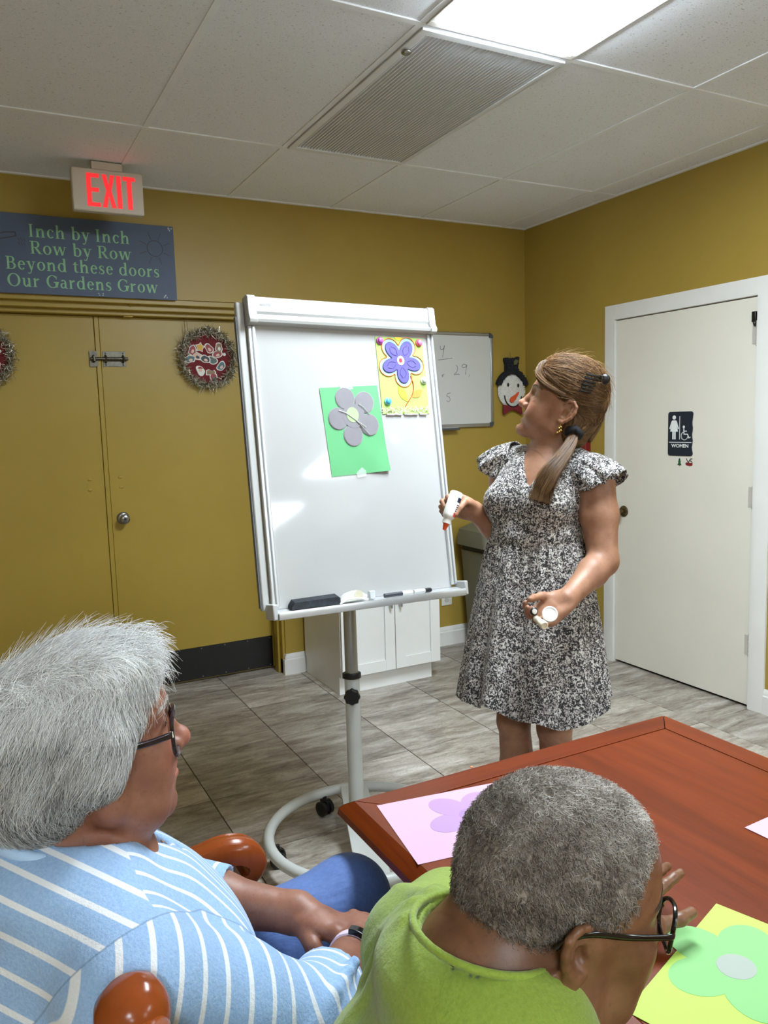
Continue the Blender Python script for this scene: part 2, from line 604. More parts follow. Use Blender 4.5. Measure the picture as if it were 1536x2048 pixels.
# ------------------------------------------------------------------ air return grille
M_GRIL = mat('grille_grey_metal', (226, 229, 234), 0.5, 0.0, var=0.04)
M_GDARK = mat('duct_dark', (190, 192, 196), 0.9)
g = thing('air_return_grille', (GRILLE[0], GRILLE[1], ZC - 0.01), 'rectangular ribbed metal air return grille in the ceiling', 'air vent')
X0, X1, Y0, Y1 = 1.372, 1.954, 2.258, 3.452
f = MB()
for b in ((X0, X1, Y0, Y0 + 0.03), (X0, X1, Y1 - 0.035, Y1), (X0, X0 + 0.03, Y0 + .03, Y1 - .035), (X1 - 0.02, X1, Y0 + .03, Y1 - .035)):
    f.box(b[0], b[1], b[2], b[3], ZC - 0.008, ZC + 0.015)
f.build('frame', M_GRIL, g, bevel=0.002)
MB().box(X0 + .02, X1 - .01, Y0 + .02, Y1 - .02, ZC + 0.03, ZC + 0.034).build('duct', M_GDARK, g)
nb = 36
s0 = None
for k in range(nb):
    x = X0 + 0.036 + (X1 - X0 - 0.066) * k / (nb - 1)
    if s0 is None:
        pr_ = [(x - 0.0065, ZC + 0.012), (x + 0.002, ZC - 0.004), (x + 0.0065, ZC - 0.003), (x - 0.002, ZC + 0.013)]
        s0 = MB().loft([[Vector((a, yy, b)) for a, b in pr_] for yy in (Y0 + 0.03, Y1 - 0.035)]).build('slat', M_GRIL, g)
        sx = x
    else:
        share(s0, 'slat', (x - sx, 0, 0), g)
c = MB()
c.ell((1.392, 2.40, ZC - 0.016), (0.018, 0.018, 0.008))
c.tube([(1.392, 2.40, ZC - 0.01), (1.40, 2.39, ZC)], 0.006)
tag(c.build('sprinkler_head', M_CHROME), 'small round metal knob beside the ceiling air grille', 'sprinkler')

# ------------------------------------------------------------------ yellow double doors
def knob_set(parent, px, py, pz, mt):
    """round door knob with rosette, axis towards -Y"""
    M = frame((px, py, pz), (1, 0, 0), (0, 0, 1), (0, -1, 0))
    k = MB().lathe([(0.034, 0), (0.034, 0.004), (0.028, 0.010), (0.012, 0.012), (0.011, 0.035), (0.020, 0.042), (0.0275, 0.055), (0.026, 0.066), (0.018, 0.072), (0.009, 0.073), (0.008, 0.070), (0, 0.070)], M)
    o = k.build('door_knob', mt, parent)
    MB().lathe([(0.0055, 0.069), (0.0055, 0.0745), (0, 0.0745)], M, 12).build('keyhole', M_BLACK, o)
yd = []
M_KICK = mat('black_kick_plate', (14, 14, 15), 0.35, var=0.15, vscale=20)
M_BRACKET = mat('worn_steel', (98, 94, 84), 0.38, 0.9, var=0.25, vscale=60)
for (n, x0, x1) in (('door_1', OX0 + 0.014, 0.632), ('door_2', 0.659, OX1 - 0.014)):
    m = MB()
    m.box(x0, x1, DOORY, DOORY + 0.045, 0.012, OZ)
    d = struct(m.build(n, M_DOORY, bevel=0.002))
    yd.append(d)
    k = MB().box(x0 + 0.012 if n == 'door_2' else x0 + 0.01, x1 - 0.012, DOORY - 0.002, DOORY - 0.0002, 0.016, 0.207).build('kick_plate', M_KICK, d)
    for i in range(7):
        for z in (0.196, 0.028):
            sx_ = x0 + 0.03 + (x1 - x0 - 0.06) * i / 6
            MB().lathe([(0.004, 0), (0.003, 0.0015), (0, 0.0018)], frame((sx_, DOORY - 0.002, z), (1, 0, 0), (0, 0, 1), (0, -1, 0)), 10).build('screw', M_CHROME, k)
MB().box(0.634, 0.657, DOORY - 0.006, DOORY + 0.05, 0.012, OZ).build('astragal', M_DOORY, yd[0], bevel=0.002)
knob_set(yd[1], 0.717, DOORY, 1.0, M_CHROME)
# patched screw holes
for (x, z, i) in ((0.558, 1.222, 0), (0.556, 1.165, 0), (0.716, 1.226, 1), (0.719, 1.170, 1)):
    MB().ell((x, DOORY, z), (0.013, 0.004, 0.008), 12, 6).build('plugged_hole', M_DOORY, yd[i])
# slide bolt across the meeting stiles
sb = thing('slide_bolt', (0.70, DOORY - 0.001, 1.80), 'worn steel slide bolt across the yellow double doors', 'latch')
b = MB()
b.box(0.668, 0.786, DOORY - 0.003, DOORY - 0.0003, 1.823, 1.905)
b.build('plate', M_BRACKET, sb, bevel=0.001)
b = MB().box(0.600, 0.640, DOORY - 0.009, DOORY - 0.0063, 1.823, 1.905)
b.tube([(0.620, DOORY - 0.012, 1.85), (0.620, DOORY - 0.03, 1.855), (0.620, DOORY - 0.03, 1.873), (0.620, DOORY - 0.012, 1.878)], 0.007, 8)
b.build('keeper', M_BRACKET, sb)
MB().tube([(0.605, DOORY - 0.018, 1.864), (0.795, DOORY - 0.018, 1.864)], 0.0085, 12).build('bolt', M_BRACKET, sb)
for x in (0.682, 0.772):
    MB().tube([(x, DOORY - 0.002, 1.845), (x, DOORY - 0.024, 1.852), (x, DOORY - 0.029, 1.864), (x, DOORY - 0.024, 1.876), (x, DOORY - 0.002, 1.883)], 0.005, 8).build('loop', M_BRACKET, sb)
    for z in (1.833, 1.895):
        MB().lathe([(0.005, 0), (0.004, 0.002), (0, 0.002)], frame((x, DOORY - 0.003, z), (1, 0, 0), (0, 0, 1), (0, -1, 0)), 10).build('screw', M_BLACK, sb)
h = MB().box(0.782, 0.83, DOORY - 0.05, DOORY - 0.0, 2.086, 2.098)
h.tube([(0.806, DOORY - 0.12, 2.14), (0.812, DOORY - 0.09, 2.12), (0.806, DOORY - 0.04, 2.10)], 0.003, 6)
tag(h.build('door_catch', mat('painted_catch', (190, 158, 62), 0.45)), 'small yellow-painted catch at the top of the double doors', 'door catch')

# ------------------------------------------------------------------ white restroom door
d3 = struct(MB().box(XR - 0.004, XR + 0.038, DY0 + 0.004, DY1 - 0.004, 0.014, DZ - 0.004).build('door_3', M_WDOOR, bevel=0.002))
c = MB()
cw = 0.085
prof = [(0.0, 0.0), (0.0, 0.017), (0.02, 0.019), (0.06, 0.014), (cw, 0.011), (cw, 0.0)]   # (out from opening, proud)
def casing(path):
    """mitred casing along a U path in the wall plane (y, z); outward offsets given per corner"""
    rings = []
    for (y, z, oy, oz) in path:
        rings.append([Vector((XR - p - 0.001, y + oy * o, z + oz * o)) for o, p in prof])
    return MB().loft(rings)
cs = casing([(DY1 + 0.002, 0, 1, 0), (DY1 + 0.002, DZ + 0.002, 1, 1), (DY0 - 0.002, DZ + 0.002, -1, 1), (DY0 - 0.002, 0, -1, 0)])
# jamb behind the casing
cs.box(XR + 0.0, XR + 0.12, DY1, DY1 + 0.02, 0, DZ + 0.02)
cs.box(XR + 0.0, XR + 0.12, DY0 - 0.02, DY0, 0, DZ + 0.02)
cs.box(XR + 0.0, XR + 0.12, DY0, DY1, DZ, DZ + 0.02)
cs.box(XR + 0.115, XR + 0.12, DY0, DY1, 0, DZ + 0.02)
struct(cs.build('trim_2', M_WHITE))
for z in (1.81, 1.02, 0.275):
    hz = MB()
    n = 5
    for k in range(n):
        hz.tube([(XR - 0.008, DY0 + 0.003, z + 0.1 * k / n + 0.001), (XR - 0.008, DY0 + 0.003, z + 0.1 * (k + 1) / n - 0.001)], 0.0062, 10)
    hz.ell((XR - 0.008, DY0 + 0.003, z - 0.004), (0.006, 0.006, 0.006), 10, 6)
    hz.ell((XR - 0.008, DY0 + 0.003, z + 0.104), (0.006, 0.006, 0.006), 10, 6)
    hz.box(XR - 0.007, XR - 0.0041, DY0 + 0.006, DY0 + 0.030, z, z + 0.1)
    hz.build('hinge', mat('hinge_white', (205, 200, 192), 0.4, 0.3), d3)
MB().box(XR - 0.02, XR - 0.004, DY0 + 0.006, DY0 + 0.028, 1.912, 1.962).ell((XR - 0.015, DY0 + 0.012, 1.905), (0.008, 0.008, 0.014), 10, 6).build('door_stop', M_BLACK, d3, bevel=0.003)
# lever-shaped knob
Mk = frame((XR - 0.004, DY1 - 0.068, 0.925), (0, 1, 0), (0, 0, 1), (-1, 0, 0))
kb = MB().lathe([(0.033, 0), (0.033, 0.004), (0.026, 0.010), (0.012, 0.013), (0.011, 0.034), (0.019, 0.04), (0.026, 0.052), (0.0265, 0.062), (0.019, 0.071), (0, 0.073)], Mk)
kb.build('door_knob', M_DKMETAL, d3)
MB().box(XR - 0.012, XR - 0.004, DY1 - 0.012, DY1 - 0.003, 0.89, 0.955).build('strike_edge', M_DKMETAL, d3)

# ------------------------------------------------------------------ restroom sign on the white door
NAVY = mat('navy_plastic', (24, 36, 50), 0.4, var=0.05)
M_SYMB = mat('white_symbol', (232, 234, 232), 0.5, var=0.02)
SW, SH = 0.166, 0.236
def round_rect(w, h, r, n=6):
    out = []
    for cx, cy, a in ((w - r, h - r, 0), (r, h - r, 90), (r, r, 180), (w - r, r, 270)):
        out += arc(cx, cy, r, r, a, a + 90, n)
    return out
SM = frame((XR - 0.0045, 3.064, 1.261), (0, -1, 0), (0, 0, 1), (-1, 0, 0))
sg = thing('restroom_sign', (XR - 0.005, 2.98, 1.261), 'navy restroom sign lettered WOMEN with woman and wheelchair symbols', 'sign')
plate = round_rect(SW, SH, 0.014)
# the right edge of the plate is chipped
plate = [(x - (0.006 + 0.003 * math.sin(y * 210)) if (x > SW - 0.004 and 0.02 < y < SH - 0.035) else x, y) for x, y in plate]
edge = []
for k, (x, y) in enumerate(plate):
    edge.append((x, y))
i0 = max(range(len(plate)), key=lambda i: plate[i][0] + plate[i][1] * 0.01)
rag = [(SW - 0.004 - 0.003 * math.sin(k * 1.7) * (1 if k % 2 else 0.4), 0.03 + k * 0.017) for k in range(11)]
plate2 = [p for p in plate if not (p[0] > SW - 0.004 and 0.025 < p[1] < SH - 0.03)]
ins = [i for i, p in enumerate(plate2) if p[0] > SW - 0.016 and p[1] < 0.03][-1]
MB().prism(plate2[:ins + 1] + rag + plate2[ins + 1:], 0, 0.003, SM).build('plate', NAVY, sg)
def sym(name):
    return MB(SM)
z0, z1 = 0.0031, 0.0042
wm = MB()
wm.prism(arc(0.042, 0.205, 0.0115, 0.0115, 0, 345, 20), z0, z1, SM)
wm.prism([(0.030, 0.190), (0.054, 0.190), (0.060, 0.184), (0.074, 0.146), (0.068, 0.142), (0.056, 0.172), (0.068, 0.130), (0.016, 0.130), (0.028, 0.172), (0.016, 0.142), (0.010, 0.146), (0.024, 0.184)], z0, z1, SM)
wm.prism([(0.031, 0.130), (0.031, 0.088), (0.040, 0.088), (0.040, 0.130)], z0, z1, SM)
wm.prism([(0.044, 0.130), (0.044, 0.088), (0.053, 0.088), (0.053, 0.130)], z0, z1, SM)
wm.build('woman_symbol', M_SYMB, sg)
MB().prism([(0.078, 0.212), (0.078, 0.088), (0.081, 0.088), (0.081, 0.212)], z0, z1, SM).prism([(0.008, 0.074), (0.008, 0.071), (0.158, 0.071), (0.158, 0.074)], z0, z1, SM).build('rule', M_SYMB, sg)
wc = MB()
wc.prism(arc(0.107, 0.155, 0.007, 0.007, 0, 345, 16), z0, z1, SM)
def stroke(mb, pts, w, M, za=z0, zb=z1):
    for a, b in zip(pts[:-1], pts[1:]):
        d = Vector((b[0] - a[0], b[1] - a[1]))
        if d.length < 1e-7:
            continue
        d.normalize()
        n = Vector((-d.y, d.x)) * w / 2
        e = d * w * 0.2
        mb.prism([(a[0] - n.x - e.x, a[1] - n.y - e.y), (b[0] - n.x + e.x, b[1] - n.y + e.y), (b[0] + n.x + e.x, b[1] + n.y + e.y), (a[0] + n.x - e.x, a[1] + n.y - e.y)][::1], za, zb, M)
    return mb
stroke(wc, [(0.107, 0.148), (0.109, 0.116), (0.132, 0.116), (0.141, 0.096), (0.150, 0.100)], 0.0055, SM)
stroke(wc, [(0.108, 0.132), (0.126, 0.132)], 0.005, SM)
stroke(wc, arc(0.112, 0.107, 0.022, 0.021, 115, 345, 20), 0.0045, SM)
wc.build('wheelchair_symbol', M_SYMB, sg)
vs, fs = text_mesh('WOMEN', 0.026, 0.0006, 'CENTER')
MB().add([(x * 1.12 + 0.083, y + 0.045, 0.0036) for x, y, z in vs], fs, SM).build('lettering', M_SYMB, sg, fixn=False)['kind'] = 'stuff'
# stickers under the sign
TM = frame((XR - 0.0045, 2.985, 1.205), (0, -1, 0), (0, 0, 1), (-1, 0, 0))
ts = MB()
pts = [(0, 0.046), (0.007, 0.034), (0.004, 0.034), (0.010, 0.022), (0.005, 0.022), (0.0135, 0.006), (0.002, 0.006), (0.002, 0), (-0.002, 0), (-0.002, 0.006), (-0.0135, 0.006), (-0.005, 0.022), (-0.010, 0.022), (-0.004, 0.034), (-0.007, 0.034)]
ts.prism(pts, 0, 0.001, TM)
tag(ts.build('tree_sticker', mat('sticker_green', (38, 84, 48), 0.5)), 'small green pine tree sticker under the restroom sign', 'sticker')
SMx = frame((XR - 0.0045, 2.945, 1.208), (0, -1, 0), (0, 0, 1), (-1, 0, 0))
st = thing('sleigh_sticker', (XR - 0.005, 2.92, 1.208), 'small red sleigh sticker under the restroom sign', 'sticker')
MB().prism([(0, 0.012), (0.004, 0.004), (0.03, 0), (0.044, 0.003), (0.047, 0.014), (0.043, 0.018), (0.030, 0.017), (0.022, 0.019), (0.012, 0.018), (0.004, 0.020)], 0, 0.001, SMx).build('sleigh', mat('sticker_red', (128, 34, 36), 0.5), st)
dk = MB()
stroke(dk, [(0.018, 0.018), (0.012, 0.028), (0.006, 0.040)], 0.004, SMx, 0.0002, 0.0012)
stroke(dk, [(0.018, 0.018), (0.026, 0.030), (0.036, 0.040), (0.044, 0.038)], 0.004, SMx, 0.0002, 0.0012)
stroke(dk, [(0.026, 0.030), (0.040, 0.026), (0.044, 0.018)], 0.004, SMx, 0.0002, 0.0012)
dk.build('antlers', mat('sticker_dark', (48, 42, 44), 0.5), st)
# red call box on the wall behind the woman
rb = thing('red_wall_box', (XR - 0.02, 3.72, 1.25), 'small dark red box on the yellow wall behind the woman', 'wall box')
MB().box(XR - 0.045, XR, 3.672, 3.785, 1.252, 1.345).build('body', mat('red_box', (120, 26, 34), 0.4), rb, bevel=0.004)
MB().box(XR - 0.052, XR - 0.0455, 3.70, 3.757, 1.318, 1.33).build('slot', M_BLACK, rb)

# ------------------------------------------------------------------ exit sign
EX0, EX1, EZ0, EZ1, EY = 0.508, 0.828, 2.500, 2.692, 3.96
ex = thing('exit_sign', ((EX0 + EX1) / 2, EY + 0.02, EZ0), 'white lit EXIT sign with red letters hanging from the ceiling', 'exit sign')
M_EXW = mat('exit_housing', (206, 196, 184), 0.5, var=0.02)
MB().box(EX0, EX1, EY, EY + 0.045, EZ0, EZ1).build('housing', M_EXW, ex, bevel=0.006)
MB().box(0.60, 0.738, EY + 0.004, EY + 0.06, EZ1, ZC).build('canopy', M_EXW, ex, bevel=0.003)
M_EXR = emis('lit_red', (1.0, 0.02, 0.025, 1), 0.6, (0.5, 0.01, 0.01, 1))
EM = frame((EX0, EY - 0.0005, EZ0), (1, 0, 0), (0, 0, 1), (0, -1, 0))
def exit_letters():
    h0, h1 = 0.022, 0.170
    L = []
    x = 0.064
    L.append([(x, h0), (x + 0.058, h0), (x + 0.058, h0 + 0.018), (x + 0.02, h0 + 0.018), (x + 0.02, 0.088), (x + 0.054, 0.088), (x + 0.054, 0.106), (x + 0.02, 0.106), (x + 0.02, h1 - 0.018), (x + 0.056, h1 - 0.018), (x + 0.056, h1), (x, h1)])
    x = 0.130
    L.append([(x, h0), (x + 0.021, h0), (x + 0.031, 0.076), (x + 0.042, h0), (x + 0.063, h0), (x + 0.043, 0.098), (x + 0.060, h1), (x + 0.041, h1), (x + 0.032, 0.122), (x + 0.023, h1), (x + 0.003, h1), (x + 0.020, 0.098)])
    x = 0.199
    L.append([(x, h0), (x + 0.021, h0), (x + 0.019, h1), (x - 0.001, h1)])
    x = 0.226
    L.append([(x + 0.020, h0), (x + 0.041, h0), (x + 0.040, h1 - 0.018), (x + 0.058, h1 - 0.018), (x + 0.057, h1), (x, h1), (x, h1 - 0.018), (x + 0.019, h1 - 0.018)])
    return L
for P in exit_letters():
    MB().prism(P, 0, 0.001, EM).build('letter', M_EXR, ex)

# ------------------------------------------------------------------ serif lettering (small stroke font)
def ring(cx, cy, rx, ry, a0, a1, tx, ty, n=28):
    o = arc(cx, cy, rx, ry, a0, a1, n)
    i = arc(cx, cy, rx - tx, ry - ty, a0, a1, n)
    return [[o[k], o[k + 1], i[k + 1], i[k]] for k in range(n)]
def R_(x0, y0, x1, y1):
    return [[(x0, y0), (x1, y0), (x1, y1), (x0, y1)]]
def Ln(x0, y0, x1, y1, w):
    d = math.hypot(x1 - x0, y1 - y0)
    nx, ny = -(y1 - y0) / d * w / 2, (x1 - x0) / d * w / 2
    return [[(x0 - nx, y0 - ny), (x1 - nx, y1 - ny), (x1 + nx, y1 + ny), (x0 + nx, y0 + ny)]]
ST, TH, SF = 0.115, 0.045, 0.032
def stem(x, y0, y1, foot=True, head='flag'):
    p = R_(x, y0, x + ST, y1)
    if foot:
        p += R_(x - 0.055, y0, x + ST + 0.055, y0 + SF)
    if head == 'flag':
        p += [[(x - 0.06, y1 - 0.035), (x + ST, y1 - 0.055), (x + ST, y1 + 0.012), (x - 0.02, y1 - 0.008)]]
    if head == 'bar':
        p += R_(x - 0.055, y1 - SF, x + ST + 0.055, y1)
    return p
def glyph(c):
    X, A, CP = 0.47, 0.72, 0.69
    if c == 'I': return stem(0.07, 0, CP, True, 'bar'), 0.32
    if c == 'n': return stem(0.07, 0, X) + ring(0.31, X - 0.17, 0.165, 0.18, 0, 165, ST * 0.95, 0.07) + R_(0.363, 0, 0.475, X - 0.16) + R_(0.31, 0, 0.53, SF), 0.58
    if c == 'h': return stem(0.07, 0, A) + ring(0.31, X - 0.17, 0.165, 0.18, 0, 165, ST * 0.95, 0.07) + R_(0.363, 0, 0.475, X - 0.16) + R_(0.31, 0, 0.53, SF), 0.58
    if c == 'u': return R_(0.08, 0.15, 0.19, X) + [[(0.02, X - 0.03), (0.08, X - 0.05), (0.19, X), (0.05, X)]] + ring(0.245, 0.165, 0.165, 0.175, 180, 345, ST * 0.95, 0.075) + R_(0.36, 0.0, 0.472, X) + [[(0.30, X - 0.03), (0.36, X - 0.05), (0.472, X), (0.33, X)]] + R_(0.36, 0, 0.53, SF), 0.57
    if c == 'c': return ring(0.24, X / 2, 0.205, X / 2 + 0.01, 48, 318, ST, 0.045) + [[(0.33, X - 0.13), (0.40, X - 0.13), (0.40, X - 0.05), (0.34, X - 0.04)]], 0.45
    if c == 'e': return ring(0.24, X / 2, 0.205, X / 2 + 0.01, 12, 322, ST * 0.95, 0.045) + R_(0.09, X / 2 + 0.015, 0.43, X / 2 + 0.055), 0.47
    if c == 'o': return ring(0.26, X / 2, 0.23, X / 2 + 0.012, 0, 360, ST, 0.042), 0.52
    if c == 'b': return R_(0.07, 0.02, 0.07 + ST, A) + [[(0.01, A - 0.035), (0.185, A - 0.055), (0.185, A + 0.01), (0.05, A)]] + ring(0.265, X / 2, 0.235, X / 2 + 0.012, -150, 150, ST, 0.045), 0.53
    if c == 'd': return R_(0.36, 0.0, 0.36 + ST, A) + [[(0.29, A - 0.035), (0.475, A - 0.055), (0.475, A + 0.01), (0.33, A)]] + ring(0.25, X / 2, 0.225, X / 2 + 0.012, 35, 325, ST, 0.045) + R_(0.36, 0, 0.53, SF), 0.56
    if c == 'y': return Ln(0.11, X, 0.28, 0.02, ST) + Ln(0.43, X, 0.21, -0.17, 0.05) + R_(0.0, X - SF, 0.22, X) + R_(0.33, X - SF, 0.52, X) + ring(0.14, -0.14, 0.08, 0.075, 180, 350, 0.05, 0.05), 0.52
    if c == 'w': return Ln(0.10, X, 0.235, 0.0, ST) + Ln(0.245, 0.01, 0.38, X, 0.045) + Ln(0.40, X, 0.535, 0.0, ST) + Ln(0.545, 0.01, 0.68, X, 0.045) + R_(0.0, X - SF, 0.2, X) + R_(0.31, X - SF, 0.48, X) + R_(0.6, X - SF, 0.77, X), 0.78
    if c == 't': return R_(0.1, 0.1, 0.1 + ST, 0.56) + [[(0.03, X - 0.045), (0.1, X - 0.045), (0.215, 0.6), (0.18, 0.6)]] + R_(0.03, X - 0.045, 0.33, X) + ring(0.235, 0.125, 0.135, 0.135, 180, 320, ST, 0.05), 0.36
    if c == 's': return ring(0.19, 0.345, 0.15, 0.137, 50, 255, 0.09, 0.045) + ring(0.19, 0.128, 0.16, 0.14, -130, 90, 0.09, 0.045) + [[(0.285, X - 0.12), (0.32, X - 0.12), (0.32, X), (0.285, X - 0.04)]] + [[(0.03, 0.0), (0.065, 0.04), (0.065, 0.13), (0.03, 0.13)]] + Ln(0.12, 0.275, 0.27, 0.2, 0.1), 0.39
    if c == 'r': return stem(0.07, 0, X) + ring(0.30, X - 0.15, 0.125, 0.155, 45, 165, 0.09, 0.08), 0.42
    if c == 'a': return ring(0.22, X - 0.155, 0.165, 0.165, 0, 150, ST * 0.9, 0.05) + R_(0.28, 0.05, 0.385, X - 0.15) + ring(0.19, 0.145, 0.15, 0.15, 80, 330, 0.1, 0.045) + ring(0.40, 0.09, 0.115, 0.1, 180, 300, 0.06, 0.06) + R_(0.17, 0.25, 0.30, 0.292), 0.48
    if c == 'B': return stem(0.09, 0, CP, False, '') + R_(0.02, 0, 0.34, SF + 0.01) + R_(0.02, CP - SF - 0.01, 0.32, CP) + ring(0.31, 0.52, 0.19, 0.17, -90, 90, ST, 0.042) + ring(0.33, 0.19, 0.23, 0.19, -90, 90, ST * 1.05, 0.042) + R_(0.18, 0.345, 0.34, 0.387), 0.6
    if c == 'R': return stem(0.09, 0, CP, True, '') + R_(0.02, CP - SF - 0.01, 0.34, CP) + ring(0.33, 0.51, 0.2, 0.18, -90, 90, ST, 0.042) + R_(0.18, 0.33, 0.35, 0.37) + Ln(0.30, 0.35, 0.53, 0.02, ST) + R_(0.48, 0, 0.66, SF), 0.64
    if c == 'O': return ring(0.39, CP / 2, 0.355, CP / 2 + 0.015, 0, 360, ST * 1.1, 0.045), 0.78
    if c == 'G': return ring(0.38, CP / 2, 0.345, CP / 2 + 0.015, 42, 350, ST * 1.1, 0.045) + R_(0.53, 0.03, 0.66, 0.33) + R_(0.44, 0.28, 0.74, 0.335) + [[(0.575, 0.47), (0.615, 0.47), (0.63, 0.68), (0.59, 0.62)]], 0.74
    return [], 0.25
def serif(s, size, track=0.0):
    out, x = [], 0.0
    for ch in s:
        ps, w = glyph(ch)
        out += [[((x + px) * size, py * size) for px, py in P] for P in ps]
        x += w + track
    return out, x * size
# ------------------------------------------------------------------ blue garden sign
M_BLUE = mat('slate_blue_board', (74, 88, 114), 0.55, var=0.05, vscale=3)
M_SGRN = mat('sage_lettering', (138, 190, 146), 0.55, var=0.05)
M_SBRN = mat('brown_drawing', (66, 62, 72), 0.55)
GX0, GX1, GZ0, GZ1 = -0.02, 1.041, 2.163, 2.543
gs = thing('wall_sign', ((GX0 + GX1) / 2, YB - 0.008, GZ0), 'slate blue board sign with green garden verse above the doors', 'sign')
MB().box(GX0, GX1, YB - 0.014, YB - 0.002, GZ0, GZ1).build('board', M_BLUE, gs, bevel=0.001)
GM = frame((0, YB - 0.0145, 0), (1, 0, 0), (0, 0, 1), (0, -1, 0))
for (txt, xa, xb, zb, hgt) in (('Inch by Inch', 0.336, 0.818, 2.436, 0.088), ('Row by Row', 0.336, 0.822, 2.356, 0.088), ('Beyond these doors', 0.222, 0.960, 2.277, 0.088), ('Our Gardens Grow', 0.222, 0.948, 2.196, 0.088)):
    w = serif(txt, hgt, 0.035)[1]
    s = (xb - xa) / w
    x_ = 0.0
    for ch in txt:
        ps, wc_ = glyph(ch)
        if ps:
            m = MB()
            for ip, P in enumerate(ps):
                m.add([(xa + (x_ + x) * hgt * s, zb + y * hgt, 0.0004 + 0.00003 * (ip % 40)) for x, y in P], [tuple(range(len(P)))], GM)
            m.build('letter', M_SGRN, gs, fixn=False, smooth=0)
        x_ += wc_ + 0.035
m = MB()
stroke(m, arc(0.940, 2.424, 0.040, 0.040, 0, 360, 28), 0.0035, GM, 0.0002, 0.0006)
for k in range(8):
    a = math.radians(22 + 45 * k)
    stroke(m, [(0.940 + 0.048 * math.cos(a), 2.424 + 0.048 * math.sin(a)), (0.940 + 0.084 * math.cos(a), 2.424 + 0.084 * math.sin(a))], 0.003, GM, 0.0002, 0.0006)
m.build('sun_drawing', M_SBRN, gs)
m = MB()
stroke(m, [(0.08, 2.47), (0.08, 2.40), (0.20, 2.40), (0.20, 2.47), (0.08, 2.47)], 0.006, GM, 0.0002, 0.0006)
stroke(m, [(0.20, 2.44), (0.235, 2.45), (0.275, 2.452), (0.278, 2.435), (0.24, 2.425), (0.20, 2.415)], 0.005, GM, 0.0002, 0.0006)
stroke(m, arc(0.14, 2.47, 0.045, 0.04, 0, 180, 14), 0.005, GM, 0.0002, 0.0006)
for k in range(6):
    stroke(m, [(0.285 + 0.012 * (k % 3), 2.425 - 0.02 * (k // 3)), (0.294 + 0.012 * (k % 3), 2.412 - 0.02 * (k // 3))], 0.003, GM, 0.0002, 0.0006)
m.build('watering_can_drawing', M_SBRN, gs)
M_CHIP = mat('chipped_white', (208, 212, 214), 0.7)
m = MB()
rg = random.Random(4)
for (x, z) in ((0.655, 2.178), (0.985, 2.180), (1.022, 2.528)):
    for k in range(5):
        a, b = x + rg.uniform(-0.012, 0.012), z + rg.uniform(-0.008, 0.008)
        m.prism([(a + rg.uniform(0.002, 0.004) * math.cos(t), b + rg.uniform(0.002, 0.005) * math.sin(t)) for t in (0, 1.2, 2.5, 3.8, 5.1)], 0.0001, 0.0008, GM)
m.build('worn_spots', M_CHIP, gs)['kind'] = 'stuff'

# ------------------------------------------------------------------ tinsel wreaths on the yellow doors
def tinsel_mat():
    t = NT('silver_gold_tinsel')
    n = t.attr('rnd').outputs['Fac']
    t.set(color=t.ramp(n, [(0.0, rgb(84, 76, 56)), (0.4, rgb(140, 130, 104)), (0.7, rgb(214, 208, 188)), (1.0, rgb(252, 250, 240))]), rough=0.25, metal=0.35)  # sparkle and dark gaps put into strand colours: random bright and dark pieces
    return t.m
M_TIN = tinsel_mat()
M_FELT = mat('dark_red_felt', (112, 28, 36), 0.85, var=0.12, vscale=60)
STC = {'w': (222, 220, 214), 'y': (214, 164, 42), 'r': (150, 44, 48), 't': (66, 104, 112), 'g': (90, 96, 84), 'b': (44, 48, 60), 'p': (214, 180, 160), 'n': (140, 110, 80)}
SM_ = {k: mat('sticker_' + k + '_print', v, 0.5) for k, v in STC.items()}
def star(n, r0, r1, a0=90):
    return [((r0 if k % 2 == 0 else r1) * math.cos(math.radians(a0 + 180 * k / n)), (r0 if k % 2 == 0 else r1) * math.sin(math.radians(a0 + 180 * k / n))) for k in range(2 * n)]
def blob(r, seed, n=16, s=0.22):
    g = random.Random(seed)
    ph = [g.uniform(0, 6.28) for _ in range(3)]
    return [(r * (1 + s * math.sin(2 * a + ph[0]) + 0.5 * s * math.sin(3 * a + ph[1])) * math.cos(a), r * (1 + s * math.sin(2 * a + ph[0]) + 0.5 * s * math.sin(3 * a + ph[2])) * math.sin(a)) for a in [2 * PI * k / n for k in range(n)]]
